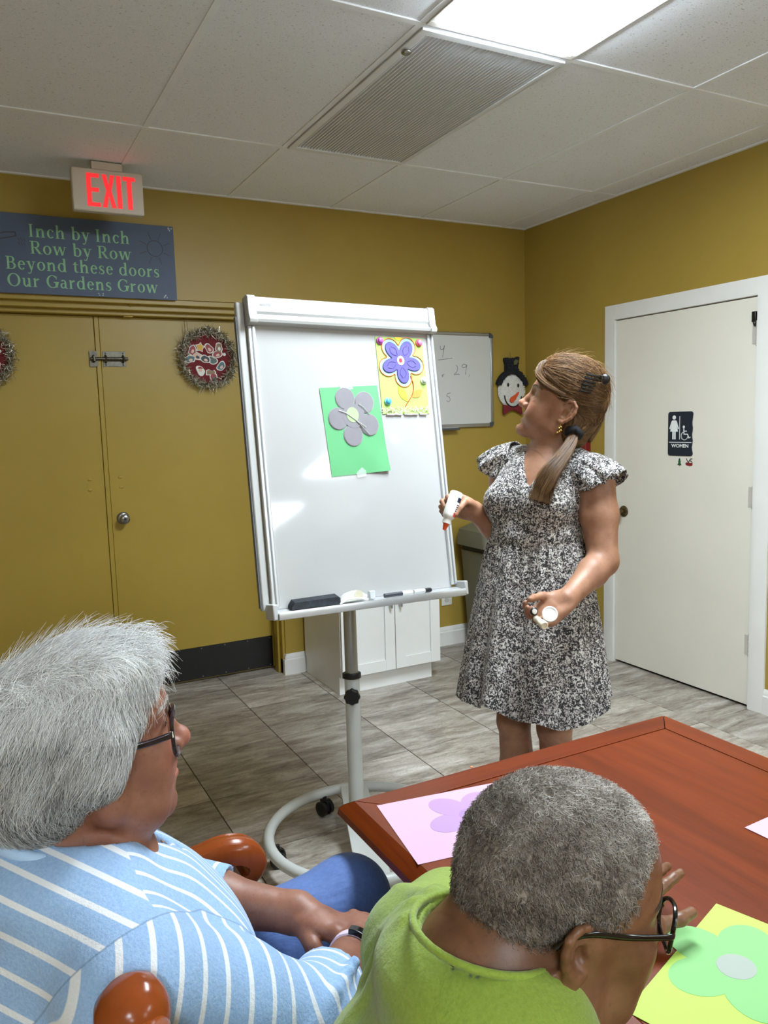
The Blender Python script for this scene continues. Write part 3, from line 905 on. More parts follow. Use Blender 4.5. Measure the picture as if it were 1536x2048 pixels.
def wreath(cx, cz, label, seed):
    rg = random.Random(seed)
    w = thing('wreath', (cx, DOORY - 0.02, cz), label, 'wreath', 'tinsel wreaths on the yellow doors')
    MB().lathe([(0, 0), (0.155, 0), (0.155, 0.006), (0, 0.006)], frame((cx, DOORY - 0.012, cz), (1, 0, 0), (0, 0, 1), (0, -1, 0)), 40).build('felt_disc', M_FELT, w)
    v, f = [], []
    tr_ = []
    for k in range(2200):
        a = rg.uniform(0, 2 * PI)
        r = 0.150 + rg.gauss(0, 0.010)
        c = Vector((cx + r * math.cos(a), DOORY - 0.032 + rg.gauss(0, 0.008), cz + r * math.sin(a)))
        d = Vector((rg.gauss(0, 1), rg.gauss(-0.4, 0.8), rg.gauss(0, 1))).normalized()
        L = rg.uniform(0.018, 0.042)
        s = d.cross(Vector((rg.gauss(0, 1), rg.gauss(0, 1), rg.gauss(0, 1)))).normalized() * 0.0014
        e = c + d * L
        if e.y > DOORY - 0.003:
            e.y = DOORY - 0.003
        n = len(v)
        mid = (c + e) / 2 + s * 1.6
        v += [c - s, c + s, mid + s, e + s * 0.5, e - s * 0.5, mid - s]
        f += [(n, n + 1, n + 2, n + 5), (n + 5, n + 2, n + 3, n + 4)]
        tr_ += [rg.random()] * 6
    t = link_mesh('tinsel', [tuple(p) for p in v], f, M_TIN, w, smooth=0, fixn=False, attrs={'rnd': ('FLOAT', tr_)})
    t['kind'] = 'stuff'
    D = [(-0.040, 0.062, 'star', 'y'), (0.012, 0.055, 'blob', 'r'), (0.068, 0.062, 'blob', 'n'), (-0.058, 0.012, 'blob', 'p'), (-0.098, -0.004, 'blob', 't'), (-0.012, -0.004, 'blob', 'b'),
         (0.028, -0.010, 'blob', 'g'), (0.058, 0.026, 'blob', 'r'), (-0.045, -0.068, 'face', 'w'), (0.016, -0.076, 'sled', 'n'), (0.076, -0.042, 'blob', 't'), (0.098, 0.016, 'dots', 'w'), (-0.085, 0.045, 'blob', 'r'), (0.03, -0.108, 'blob', 'r')]
    for i, (dx, dz, sh, cc) in enumerate(D):
        M = frame((cx + dx, DOORY - 0.0185 - 0.0004 * (i % 3), cz + dz), (1, 0, 0), (0, 0, 1), (0, -1, 0))
        out = blob(0.026, seed * 31 + i)
        if sh == 'star': out = star(5, 0.030, 0.018, 80)
        if sh == 'sled': out = [(-0.03, -0.018), (0.022, -0.016), (0.03, 0.0), (0.020, 0.012), (0.004, 0.006), (-0.012, 0.016), (-0.028, 0.010)]
        if sh == 'dots': out = arc(0, 0.008, 0.009, 0.009, 0, 340, 12)
        s = MB().prism(out, 0, 0.0008, M).build('sticker', SM_['w'], w)
        k = 0.80
        MB().prism([(x * k, y * k) for x, y in out], 0.0009, 0.0013, M).build('print', SM_[cc], s)
        if sh == 'blob':
            MB().prism([(x * 0.36 + 0.002, y * 0.36 - 0.006) for x, y in out], 0.0014, 0.0017, M).build('print', SM_[rg.choice('wpbt')], s)
        if sh == 'face':
            MB().prism(arc(0, 0.002, 0.011, 0.009, 0, 340, 14), 0.0014, 0.0017, M).build('print', SM_['p'], s)
            MB().prism([(-0.016, 0.010), (0.016, 0.010), (0.004, 0.022), (-0.010, 0.020)], 0.0014, 0.0017, M).build('print', SM_['r'], s)
    st = MB()
    st.tube([(cx - 0.125, DOORY - 0.03, 2.10), (cx - 0.118, DOORY - 0.025, cz + 0.06)], 0.0016, 5)
    st.tube([(cx - 0.112, DOORY - 0.03, 2.10), (cx - 0.100, DOORY - 0.025, cz + 0.08)], 0.0016, 5)
    st.build('hanging_cord', mat('wreath_cord', (122, 100, 48), 0.6), w)
    b = MB()
    for a in (-0.7, 0.0, 0.7, 2.6, 3.6):
        b.ell((cx + 0.006 + 0.009 * math.cos(a), DOORY - 0.028, cz + 0.168 + 0.009 * math.sin(a)), (0.008, 0.006, 0.006), 8, 6)
    b.build('top_bow', mat('grey_ribbon', (110, 100, 92), 0.5), w)
    return w
wreath(1.232, 1.872, 'silver tinsel wreath with red stickered centre hanging right of the door latch', 3)
wreath(0.072, 1.872, 'silver tinsel wreath at the left edge of the picture on the yellow door', 8)

# ------------------------------------------------------------------ whiteboard on the back wall
M_ALU = mat('satin_aluminium', (176, 177, 176), 0.32, 0.85, var=0.04)
M_WB = mat('whiteboard_dull', (206, 207, 204), 0.22, var=0.015, vscale=3, spec=0.5)
M_GREYC = mat('grey_corner_plastic', (72, 76, 82), 0.45)
BX0, BX1, BZ0, BZ1 = 2.18, 3.096, 1.434, 2.044
bd = thing('whiteboard', ((BX0 + BX1) / 2, YB - 0.01, BZ0), 'small wall whiteboard with faint handwriting behind the easel', 'whiteboard')
MB().box(BX0 + 0.012, BX1 - 0.012, YB - 0.014, YB - 0.002, BZ0 + 0.012, BZ1 - 0.012).build('panel', M_WB, bd)
for (a, b, c, d) in ((BX0 + .03, BX1 - .03, BZ1 - 0.020, BZ1), (BX0 + .03, BX1 - .03, BZ0, BZ0 + 0.024), (BX0, BX0 + 0.020, BZ0 + .03, BZ1 - .03), (BX1 - 0.020, BX1, BZ0 + .03, BZ1 - .03)):
    MB().box(a, b, YB - 0.020, YB - 0.001, c, d).build('frame_rail', M_ALU, bd, bevel=0.004)
for (cx, cz, a) in ((BX1 - 0.03, BZ1 - 0.03, 0), (BX1 - 0.03, BZ0 + 0.03, 270), (BX0 + 0.03, BZ0 + 0.03, 180), (BX0 + 0.03, BZ1 - 0.03, 90)):
    P = [(0, 0)] + arc(0, 0, 0.031, 0.031, a, a + 90, 10)
    MB().prism(P, -0.0005, 0.021, frame((cx, YB - 0.0005, cz), (1, 0, 0), (0, 0, 1), (0, -1, 0))).build('corner_cap', M_GREYC, bd)
MB().box(2.52, 2.80, YB - 0.062, YB - 0.018, BZ0 - 0.014, BZ0 - 0.004).build('tray', M_GREYC, bd, bevel=0.003)
MB().tube([(2.66, YB - 0.05, BZ0 + 0.002), (2.79, YB - 0.05, BZ0 + 0.002)], 0.006, 10).build('marker', mat('marker_grey', (150, 150, 148), 0.4), bd)
ink = MB()
WM = frame((0, YB - 0.0142, 0), (1, 0, 0), (0, 0, 1), (0, -1, 0))
def pen(pts, w=0.0032):
    stroke(ink, [(p.x, p.y) for p in bez([(a, b, 0) for a, b in pts], 6)], w, WM, 0.0001, 0.0004)
pen([(2.690, 1.955), (2.692, 1.935), (2.705, 1.932), (2.718, 1.945), (2.720, 1.958), (2.714, 1.92), (2.706, 1.885)])
pen([(2.672, 1.866), (2.72, 1.872), (2.78, 1.880)])
pen([(2.806, 1.835), (2.818, 1.822), (2.812, 1.795), (2.792, 1.775), (2.815, 1.778), (2.832, 1.776)])
pen([(2.888, 1.832), (2.870, 1.842), (2.852, 1.832), (2.860, 1.820), (2.884, 1.826), (2.890, 1.838), (2.882, 1.80), (2.876, 1.775)])
pen([(2.908, 1.775), (2.906, 1.762)])
pen([(2.700, 1.775), (2.702, 1.760), (2.706, 1.772), (2.716, 1.776)])
pen([(2.762, 1.660), (2.736, 1.652), (2.734, 1.636), (2.752, 1.632), (2.756, 1.612), (2.742, 1.602), (2.732, 1.610)])
ink.build('handwriting', mat('faded_marker_ink', (112, 116, 122), 0.7), bd)

# ------------------------------------------------------------------ snowman wall decoration
sn = thing('snowman_decoration', (3.24, YB - 0.02, 1.55), 'knitted snowman face with black hat and red bow on the wall', 'decoration')
NM = lambda x, z, y=0.0: frame((x, YB - 0.003 - y, z), (1, 0, 0), (0, 0, 1), (0, -1, 0))
M_YARN = mat('white_yarn', (214, 212, 206), 0.95, var=0.12, vscale=90, bump=0.8, bscale=120)
M_HAT = mat('black_yarn', (26, 28, 33), 0.95, var=0.3, vscale=80, bump=0.9, bscale=110)
rg = random.Random(11)
m = MB().ell((0, 0, 0.010), (0.108, 0.112, 0.020), 40, 12, NM(3.243, 1.668))
fx_ = m.build('face', M_YARN, sn)
tuft = MB()
for k in range(260):
    a = rg.uniform(0, 2 * PI)
    r = 0.095 * math.sqrt(rg.random()) + 0.01
    x, z = 3.243 + r * 1.03 * math.cos(a), 1.668 + r * 1.06 * math.sin(a)
    tuft.ell((0, 0, 0.010 + 0.018 * math.sqrt(max(0, 1 - (r / 0.112) ** 2))), (0.009, 0.007, 0.004), 6, 4, NM(x, z))
tuft.build('yarn_loops', M_YARN, sn)
hat = MB()
hat.prism([(3.195, 1.795), (3.288, 1.795), (3.292, 1.845), (3.302, 1.888), (3.292, 1.895), (3.268, 1.882), (3.245, 1.886), (3.215, 1.882), (3.188, 1.886), (3.186, 1.870), (3.196, 1.840)], 0, 0.03, NM(0, 0))
hat.loft([[Vector((3.243 + (r) * math.cos(math.radians(a)) * 1.02, YB - 0.004 - y, 1.672 + r * math.sin(math.radians(a)) * 1.08)) for r, y in ((0.098, 0), (0.126, 0), (0.126, 0.03), (0.098, 0.036))] for a in range(18, 163, 8)])
hat.build('hat', M_HAT, sn)
fz_ = MB()
for k in range(240):
    a = math.radians(rg.uniform(16, 164))
    r = rg.uniform(0.100, 0.128)
    fz_.ell((0, 0, 0.034), (0.008, 0.006, 0.006), 6, 4, NM(3.243 + r * math.cos(a), 1.672 + r * 1.08 * math.sin(a)))
for k in range(120):
    fz_.ell((0, 0, 0.032), (0.009, 0.006, 0.006), 6, 4, NM(rg.uniform(3.198, 3.29), rg.uniform(1.795, 1.882)))
fz_.build('hat_loops', M_HAT, sn)
MB().prism([(3.246, 1.838), (3.272, 1.842), (3.285, 1.868), (3.262, 1.876), (3.248, 1.862)], 0.037, 0.040, NM(0, 0)).build('hat_patch', mat('olive_patch', (88, 88, 52), 0.9), sn)
for (x, z) in ((3.205, 1.708), (3.288, 1.703)):
    MB().ell((0, 0, 0.031), (0.0085, 0.0135, 0.004), 12, 6, NM(x, z)).build('eye', mat('black_felt', (20, 20, 22), 0.8), sn)
nm = MB().prism([(3.232, 1.588), (3.216, 1.596), (3.214, 1.612), (3.225, 1.625), (3.258, 1.642), (3.286, 1.662), (3.293, 1.658), (3.284, 1.640), (3.262, 1.610), (3.246, 1.594)], 0.030, 0.037, NM(0, 0))
nm.build('carrot_nose', mat('orange_felt', (214, 84, 40), 0.85), sn, bevel=0.002)
sm = MB()
stroke(sm, arc(3.245, 1.640, 0.070, 0.078, 182, 352, 24), 0.006, NM(0, 0), 0.028, 0.034)
sm.build('smile', mat('black_felt', (20, 20, 22), 0.8), sn)
MB().prism([(3.165, 1.578), (3.20, 1.572), (3.240, 1.556), (3.282, 1.570), (3.312, 1.572), (3.322, 1.515), (3.318, 1.508), (3.268, 1.536), (3.240, 1.540), (3.212, 1.534), (3.172, 1.508), (3.164, 1.518)], 0.02, 0.034, NM(0, 0)).build('bow_tie', mat('red_felt', (116, 32, 38), 0.9, var=0.15, vscale=70), sn, bevel=0.003)
MB().tube([(3.243, YB - 0.012, 1.885), (3.246, YB - 0.006, 1.92), (3.242, YB - 0.003, 1.925)], 0.0014, 5).build('hanger', mat('wreath_cord', (122, 100, 48), 0.6), sn)

# ------------------------------------------------------------------ wall outlet, white cabinet, waste bin
ol = thing('wall_outlet', (2.706, YB - 0.004, 0.27), 'white electrical outlet plate on the yellow wall beside the cabinet', 'outlet')
MB().box(2.666, 2.748, YB - 0.008, YB - 0.001, 0.268, 0.395).build('plate', mat('ivory_plate', (220, 216, 206), 0.4), ol, bevel=0.003)
for z in (0.305, 0.357):
    MB().lathe([(0.017, 0), (0.016, 0.003), (0, 0.003)], frame((2.707, YB - 0.008, z), (1, 0, 0), (0, 0, 1), (0, -1, 0)), 18).build('socket', mat('ivory_socket', (190, 186, 176), 0.4), ol)

M_CAB = mat('white_cabinet_lacquer', (226, 226, 224), 0.35, var=0.015)
CX0, CX1, CY0, CY1, CZ0, CZ1 = 1.686, 2.312, 3.752, 4.285, 0.105, 0.88
cb = thing('base_cabinet', ((CX0 + CX1) / 2, (CY0 + CY1) / 2, 0), 'white two-door base cabinet on the floor behind the easel', 'cabinet')
MB().box(CX0, CX1, CY0 + 0.02, CY1, CZ0, CZ1).build('body', M_CAB, cb, bevel=0.001)
MB().box(CX0 + 0.006, CX1 - 0.03, CY0 + 0.058, CY1, 0.0, CZ0 - 0.0005).build('toe_kick', M_CAB, cb)
MB().box(CX0 - 0.008, CX1 + 0.008, CY0 - 0.006, CY1, CZ1 + 0.0005, CZ1 + 0.03).build('top', M_CAB, cb, bevel=0.003)
mid = 2.018
for (a, b, hx) in ((CX0 + 0.002, mid - 0.002, mid - 0.032), (mid + 0.002, CX1 - 0.002, mid + 0.030)):
    m = MB()
    m.box(a, b, CY0 + 0.008, CY0 + 0.0195, CZ0 + 0.003, CZ1 - 0.004)
    s = 0.062
    for q in ((a, a + s, CZ0 + .003, CZ1 - .004), (b - s, b, CZ0 + .003, CZ1 - .004), (a + s, b - s, CZ0 + .003, CZ0 + .003 + s), (a + s, b - s, CZ1 - .004 - s, CZ1 - .004)):
        m.box(q[0], q[1], CY0, CY0 + 0.008, q[2], q[3])
    d = m.build('door', M_CAB, cb, bevel=0.0012)
    hd = MB()
    hd.tube([(hx, CY0 - 0.003, 0.60), (hx, CY0 - 0.028, 0.60), (hx, CY0 - 0.030, 0.58), (hx, CY0 - 0.030, 0.49), (hx, CY0 - 0.028, 0.47), (hx, CY0 - 0.003, 0.47)], 0.0065, 8)
    hd.build('handle', M_ALU, d)

wbn = thing('waste_bin', (2.93, 4.06, 0), 'tall olive grey lidded waste bin in the corner behind the woman', 'bin')
M_BIN = mat('olive_grey_plastic', (108, 106, 90), 0.5, var=0.05)
def rr_ring(cx, cy, hx, hy, r, z, n=5):
    out = []
    for sx, sy, a in ((1, 1, 0), (-1, 1, 90), (-1, -1, 180), (1, -1, 270)):
        for k in range(n + 1):
            t = math.radians(a + 90 * k / n)
            out.append(Vector((cx + sx * (hx - r) + r * math.cos(t), cy + sy * (hy - r) + r * math.sin(t), z)))
    return out
MB().loft([rr_ring(2.93, 4.06, 0.135, 0.135, 0.03, 0.0), rr_ring(2.93, 4.06, 0.175, 0.16, 0.04, 0.655)]).build('body', M_BIN, wbn)
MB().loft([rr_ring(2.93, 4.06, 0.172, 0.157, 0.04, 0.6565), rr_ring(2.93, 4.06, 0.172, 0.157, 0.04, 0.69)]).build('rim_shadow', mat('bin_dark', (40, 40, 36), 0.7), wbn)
MB().loft([rr_ring(2.93, 4.06, 0.20, 0.175, 0.045, 0.69), rr_ring(2.93, 4.06, 0.20, 0.175, 0.045, 0.735), rr_ring(2.93, 4.06, 0.19, 0.165, 0.05, 0.79), rr_ring(2.93, 4.06, 0.12, 0.11, 0.05, 0.83)]).build('lid', M_BIN, wbn)

# ------------------------------------------------------------------ flip chart easel
ez = thing('flipchart_easel', (1.12, 2.36, 0), 'white magnetic whiteboard easel on a round wheeled base', 'easel')
TLc, TRc = Vector((0.844, 2.495, 1.900)), Vector((1.544, 2.504, 1.888))
BLc = Vector((0.807, 2.320, 0.894))
eX = (TRc - TLc).normalized()
eZ = (TLc - BLc)
eZ = (eZ - eX * eZ.dot(eX)).normalized()
eY = eZ.cross(eX).normalized()          # away from the viewer
BW, BH = 0.700, 1.020
BM = frame(BLc, eX, eY, eZ)             # local: x right, y back, z up; origin lower left of the front face
def gloss_white():
    t = NT('gloss_whiteboard')
    v = t.coord()
    n = t.noise(v, 3.0, 3)
    t.set(color=t.ramp(n, [(0.3, rgb(174, 173, 172)), (0.7, rgb(179, 178, 177))]), rough=0.06, spec=0.45)
    t.bump(t.noise(v, 5.0, 2), 0.008, 0.01)
    return t.m
M_GWB = gloss_white()
M_EW = mat('white_easel_plastic', (182, 182, 180), 0.35, var=0.02)
M_EP = mat('white_powder_coat', (196, 198, 194), 0.38, var=0.03, vscale=14)
M_EAL = mat('easel_aluminium', (205, 206, 206), 0.35, 0.55, var=0.03)
MB(BM).box(0.020, BW - 0.018, 0.004, 0.016, 0.012, BH - 0.03).build('board_panel', M_GWB, ez)
MB(BM).box(0.012, BW - 0.010, 0.017, 0.020, 0.012, BH - 0.03).build('backing', mat('grey_backing', (120, 122, 124), 0.6), ez)
for (a, b) in ((0.0, 0.026), (BW - 0.022, BW + 0.004)):
    m = MB(BM)
    m.box(a, b, -0.006, 0.022, 0.02, BH - 0.09)
    r = m.build('side_rail', M_EAL, ez, bevel=0.003)
    MB(BM).box((a + b) / 2 - 0.002, (a + b) / 2 + 0.003, -0.0075, -0.0062, 0.02, BH - 0.09).build('groove', mat('rail_groove', (120, 122, 124), 0.5), r)
# second rail of the pad holder behind on the left
m = MB(BM).box(-0.030, -0.004, 0.004, 0.030, 0.01, BH - 0.012)
m.build('rear_rail', M_EW, ez, bevel=0.005)
MB(BM).box(-0.034, -0.0305, 0.008, 0.026, 0.02, BH - 0.06).build('rail_edge', mat('rail_edge_grey', (96, 100, 106), 0.5), ez)
# clamp bar along the top
prof = [(0.0, 0.0), (-0.030, 0.004), (-0.034, 0.012), (-0.020, 0.022), (-0.018, 0.032), (-0.024, 0.040), (-0.024, 0.082), (-0.016, 0.090), (0.022, 0.090), (0.022, 0.0)]
m = MB(BM).loft([[Vector((x, y, BH - 0.088 + z)) for y, z in prof] for x in (0.026, BW - 0.020)])
cl = m.build('clamp_bar', M_EW, ez, smooth=35)
for (a, b) in ((-0.002, 0.0265), (BW - 0.0205, BW + 0.004)):
    MB(BM).loft([[Vector((x, y * 1.06 - 0.001, BH - 0.090 + z * 1.04)) for y, z in [(0, 0), (-0.032, 0.002), (-0.036, 0.012), (-0.028, 0.03), (-0.027, 0.084), (-0.018, 0.092), (0.022, 0.092), (0.022, 0)]] for x in (a, b)]).build('end_cap', M_EW, ez, bevel=0.002)
vs, fs = text_mesh('MASTER', 0.011, 0.0002)
MB(BM).add([(0.040 + x * 1.0, -0.0247, BH - 0.030 + y) for x, y, z in vs], fs).build('brand_lettering', mat('grey_print', (150, 152, 154), 0.6), cl, fixn=False)['kind'] = 'stuff'
# pen tray
pt = [(0.012, 0.012), (-0.006, 0.010), (-0.052, 0.000), (-0.062, 0.006), (-0.064, -0.004), (-0.060, -0.018), (-0.050, -0.020), (0.012, -0.006)]
tr = MB(BM).loft([[Vector((x, y, z)) for y, z in pt] for x in (0.0, BW)]).build('pen_tray', M_EAL, ez, smooth=35)
for (a, b) in ((-0.018, -0.0005), (BW + 0.0005, BW + 0.014)):
    MB(BM).box(a, b, -0.058, 0.014, -0.018, 0.032).build('tray_end', M_EW, ez, bevel=0.004)
# post
pb, pm, ptp = Vector((1.103, 2.372, 0.088)), Vector((1.122, 2.385, 0.605)), Vector((1.146, 2.475, 1.30))
dpole = (ptp - pb).normalized()
P1 = pb + dpole * 0.52
MB().tube([pb, P1], 0.0265, 24).build('lower_post', M_EP, ez)
MB().tube([P1 - dpole * 0.05, pb + dpole * 0.96], 0.0225, 24).build('upper_post', M_ALU, ez)
MB().tube([P1 - dpole * 0.006, P1 + dpole * 0.014], 0.0325, 24).build('collar', M_BLACK, ez, bevel=0.003)
kd = Vector((-0.45, -0.89, 0)).normalized()
kp = P1 - dpole * 0.055
prof = [(0.008, 0.024), (0.008, 0.040), (0.026, 0.040), (0.027, 0.046), (0.027, 0.058), (0.024, 0.062), (0, 0.064)]
sd = Vector((0, 0, 1)).cross(kd)
km = MB()
rings = []
for (r, z) in prof:
    rings.append([kp + kd * z + (sd * math.cos(a) + Vector((0, 0, 1)) * math.sin(a)) * max(r * (1 + (0.06 * math.cos(8 * a) if r > 0.02 else 0)), 0.0003) for a in [2 * PI * k / 48 for k in range(48)]])
km.loft(rings)
km.build('height_knob', M_BLACK, ez)
# head that carries the board
MB().quadbar(pb + dpole * 0.86, pb + dpole * 0.99, 0.10, 0.05, (0, 1, 0)).build('tilt_head', M_EP, ez, bevel=0.006)
# round base
bcx, bcy, br = 1.105, 2.335, 0.325
ringp = [(bcx + br * math.cos(2 * PI * k / 72), bcy + br * 0.98 * math.sin(2 * PI * k / 72), 0.082) for k in range(72)]
MB().tube(ringp, 0.019, 14, closed=True).build('ring_base', M_EP, ez)
pa = MB()
A, B = Vector((1.215, 2.640, 0.092)), Vector((0.995, 2.030, 0.092))
pa.quadbar(A, B, 0.105, 0.012)
pa.build('base_plate', M_EP, ez, bevel=0.002)
MB().lathe([(0.040, 0.098), (0.040, 0.104), (0.030, 0.118), (0.0266, 0.120)], Matrix.Translation((pb.x, pb.y, 0)), 24).build('post_foot', M_EP, ez)
for (x, y, ang) in ((1.093, 2.640, 0.3), (0.815, 2.40, 1.3), (1.40, 2.42, 0.9), (1.12, 2.03, 0.2)):
    c = MB()
    ax = Vector((math.cos(ang), math.sin(ang), 0))
    p = Vector((x, y, 0.0285))
    for s in (-0.016, 0.016):
        c.tube([p + ax * (s - 0.009), p + ax * (s - 0.007), p + ax * (s + 0.007), p + ax * (s + 0.009)], [0.024, 0.0285, 0.0285, 0.024], 18)
    w_ = c.build('caster', M_BLACK, ez)
    fkb = MB()
    fkb.box(-0.006, 0.006, -0.02, 0.02, 0.02, 0.058, Matrix.Translation((x, y, 0)) @ Matrix.Rotation(ang, 4, 'Z'))
    fkb.tube([(x, y, 0.055), (x, y, 0.075)], 0.008, 10)
    fkb.build('caster_fork', M_BLACK, w_)

# ------------------------------------------------------------------ things on the easel
def bp(x, y, z):
    return BM @ Vector((x, y, z))
def board_frame(x, z, rot=0.0, lift=0.0):
    """frame on the board face: local x right, y up the board, z towards the viewer"""
    c, s = math.cos(rot), math.sin(rot)
    return frame(bp(x, 0.004 - lift, z), eX * c + eZ * s, -eX * s + eZ * c, -eY)
# green paper with grey flower
GPM = board_frame(0.252, 0.428, 0.055, 0.0008)
gp = thing('green_paper_flower', bp(0.33, 0.0, 0.43), 'green sheet with grey paper flower taped to the easel', 'paper craft')
M_GRP = mat('green_paper', (92, 166, 110), 0.7, var=0.02)
W_, H_ = 0.222, 0.302
v = []
for j in range(13):
    for i in range(9):
        x, y = W_ * i / 8, H_ * j / 12
        lift = 0.0012 + 0.010 * max(0, (i / 8 - 0.6)) * max(0, (0.3 - j / 12)) * 8 + 0.0006 * math.sin(x * 40 + y * 30)
        v.append((x - 0.012 * (j / 12) * 0, y, lift))
f = [(j * 9 + i, j * 9 + i + 1, (j + 1) * 9 + i + 1, (j + 1) * 9 + i) for j in range(12) for i in range(8)]
MB(GPM).add(v, f).build('sheet', M_GRP, gp, fixn=False)
M_GFL = mat('grey_paper', (126, 122, 127), 0.75, var=0.05, vscale=25)
flw = []
cxp, cyp = 0.112, 0.200
petc = [(-0.023, 0.0615), (0.049, 0.0446), (0.056, -0.034), (-0.011, -0.066), (-0.059, -0.006)]
m = MB(GPM)
for i, (dx, dy) in enumerate(petc):
    m.prism(arc(cxp + dx, cyp + dy, 0.0345, 0.0365, 0, 352, 28), 0.0032 + 0.00015 * i, 0.0040 + 0.00015 * i)
m.prism(arc(cxp, cyp, 0.042, 0.042, 0, 352, 28), 0.0040, 0.0049)
m.build('flower', M_GFL, gp)
M_RIM = mat('grey_paper_rim', (150, 146, 150), 0.75)
m = MB(GPM)
for i, (dx, dy) in enumerate(petc):
    m.prism(arc(cxp + dx, cyp + dy, 0.0365, 0.0385, 0, 352, 28), 0.0022, 0.0030)
m.build('flower_rim', M_RIM, gp)
MB(GPM).prism(arc(cxp - 0.004, cyp + 0.004, 0.023, 0.026, 0, 350, 26), 0.0050, 0.0058).build('centre', mat('pale_green_disc', (160, 188, 136), 0.75), gp)
m = MB(GPM)
def wire(pts, r=0.0011):
    m.tube([(a, b, 0.0072) for a, b in pts], r, 6)
wire([(0.058, 0.222), (0.082, 0.212), (0.110, 0.190), (0.136, 0.170), (0.152, 0.158)])
wire([(0.116, 0.186), (0.134, 0.166), (0.150, 0.146), (0.162, 0.132)])
wire([(0.136, 0.240), (0.152, 0.228), (0.164, 0.212), (0.174, 0.204)])
m.build('wire_stems', mat('pale_wire', (206, 214, 200), 0.35, 0.6), gp)
M_TAPE = NT('clear_tape')
M_TAPE.set(color=(0.9, 0.93, 0.92, 1), rough=0.25, alpha=0.2)
M_TAPE = M_TAPE.m
tp = MB(GPM)
tp.prism([(0.075, 0.290), (0.125, 0.292), (0.122, 0.318), (0.078, 0.316)], 0.0030, 0.0032)
tp.prism([(0.095, -0.012), (0.128, -0.010), (0.130, 0.008), (0.116, 0.022), (0.092, 0.004)], 0.0030, 0.0032)
tp.build('tape', M_TAPE, gp)
# yellow-green art card with violet flower
ACM = board_frame(0.468, 0.640, 0.005, 0.001)
ac = thing('flower_art_card', bp(0.57, 0.0, 0.64), 'lime green card with violet paper flower at top of the easel', 'paper craft')
AW, AH = 0.192, 0.275
MB(ACM).prism([(0, 0), (AW, 0), (AW, AH), (0, AH)], 0, 0.0016).build('card', mat('lime_card', (160, 196, 96), 0.7, var=0.02), ac)
fc = (0.094, 0.190)
def petals(r0, r1, n=5, a0=-86, k=90, p=1.0):
    out = []
    for i in range(k):
        a = 2 * PI * i / k
        w = abs(math.cos(n * (a - math.radians(a0)) / 2)) ** p
        out.append((fc[0] + (r0 + (r1 - r0) * w) * math.cos(a), fc[1] + (r0 + (r1 - r0) * w) * math.sin(a)))
    return out
MB(ACM).prism(petals(0.046, 0.094, p=0.6), 0.0017, 0.0022).build('pale_outline_paper', mat('pale_aqua_paper', (146, 188, 174), 0.7), ac)
yl = MB(ACM)
yl.tube([(x, y, 0.0032) for x, y in petals(0.046, 0.094, p=0.6)], 0.0017, 6, closed=True)
yl.build('orange_yarn', mat('orange_yarn', (206, 112, 34), 0.8), ac)
MB(ACM).prism(petals(0.034, 0.080, p=1.0), 0.0023, 0.0052).build('violet_flower', mat('violet_felt', (92, 84, 152), 0.85, var=0.08, vscale=60), ac, bevel=0.0012)
ul = MB(ACM)
for i in range(5):
    a = math.radians(-86 + 72 * i)
    for s in (-0.28, 0.28):
        pts = [(fc[0] + r * math.cos(a + s * w), fc[1] + r * math.sin(a + s * w), 0.0056) for r, w in ((0.024, 0.3), (0.038, 1.0), (0.050, 0.9), (0.062, 0.2))]
        ul.tube(pts, 0.0007, 5)
ul.tube([(x, y, 0.0038) for x, y in petals(0.0345, 0.0805, p=1.0)], 0.0009, 5, closed=True)
ul.build('stitch_lines', mat('indigo_thread', (44, 40, 96), 0.8), ac)
MB(ACM).prism(arc(fc[0] - 0.002, fc[1] + 0.001, 0.0145, 0.0165, 0, 350, 24), 0.0053, 0.0062).build('white_centre', mat('white_felt', (232, 228, 226), 0.8), ac)
MB(ACM).prism(arc(fc[0] - 0.003, fc[1] + 0.001, 0.0068, 0.008, 0, 350, 18), 0.0063, 0.0072).build('red_centre', mat('red_dot', (190, 42, 62), 0.7), ac)
sy = MB(ACM)
sy.tube([(p.x, p.y, 0.003) for p in bez([(0.127, 0.136, 0), (0.135, 0.110, 0), (0.134, 0.086, 0), (0.120, 0.058, 0), (0.104, 0.040, 0), (0.094, 0.026, 0)], 6)], 0.0018, 6)
sy.build('stem_yarn', mat('rust_yarn', (172, 66, 30), 0.8), ac)
def leaf(a, b, wd):
    a, b = Vector(a), Vector(b)
    d = b - a
    n = Vector((-d.y, d.x)) * wd
    k = 10
    return [tuple(a + d * (i / k) + n * math.sin(PI * i / k) ** 0.9) for i in range(k)] + [tuple(b + (a - b) * (i / k) - n * math.sin(PI * i / k) ** 0.9) for i in range(k)]
MB(ACM).prism(leaf((0.106, 0.044), (0.072, 0.098), 0.22), 0.0018, 0.0034).build('leaf', mat('yellow_felt', (234, 196, 62), 0.85), ac)
MB(ACM).prism(leaf((0.126, 0.060), (0.172, 0.086), 0.25), 0.0018, 0.0034).build('leaf', mat('orange_leaf_felt', (226, 142, 66), 0.85), ac)
yc = MB(ACM).prism(arc(fc[0] - 0.002, 0.276, 0.014, 0.012, 180, 360, 14), 0.0018, 0.003)
yc.build('half_disc', mat('yellow_felt', (234, 196, 62), 0.85), ac)
rg = random.Random(5)
gr = MB(ACM)
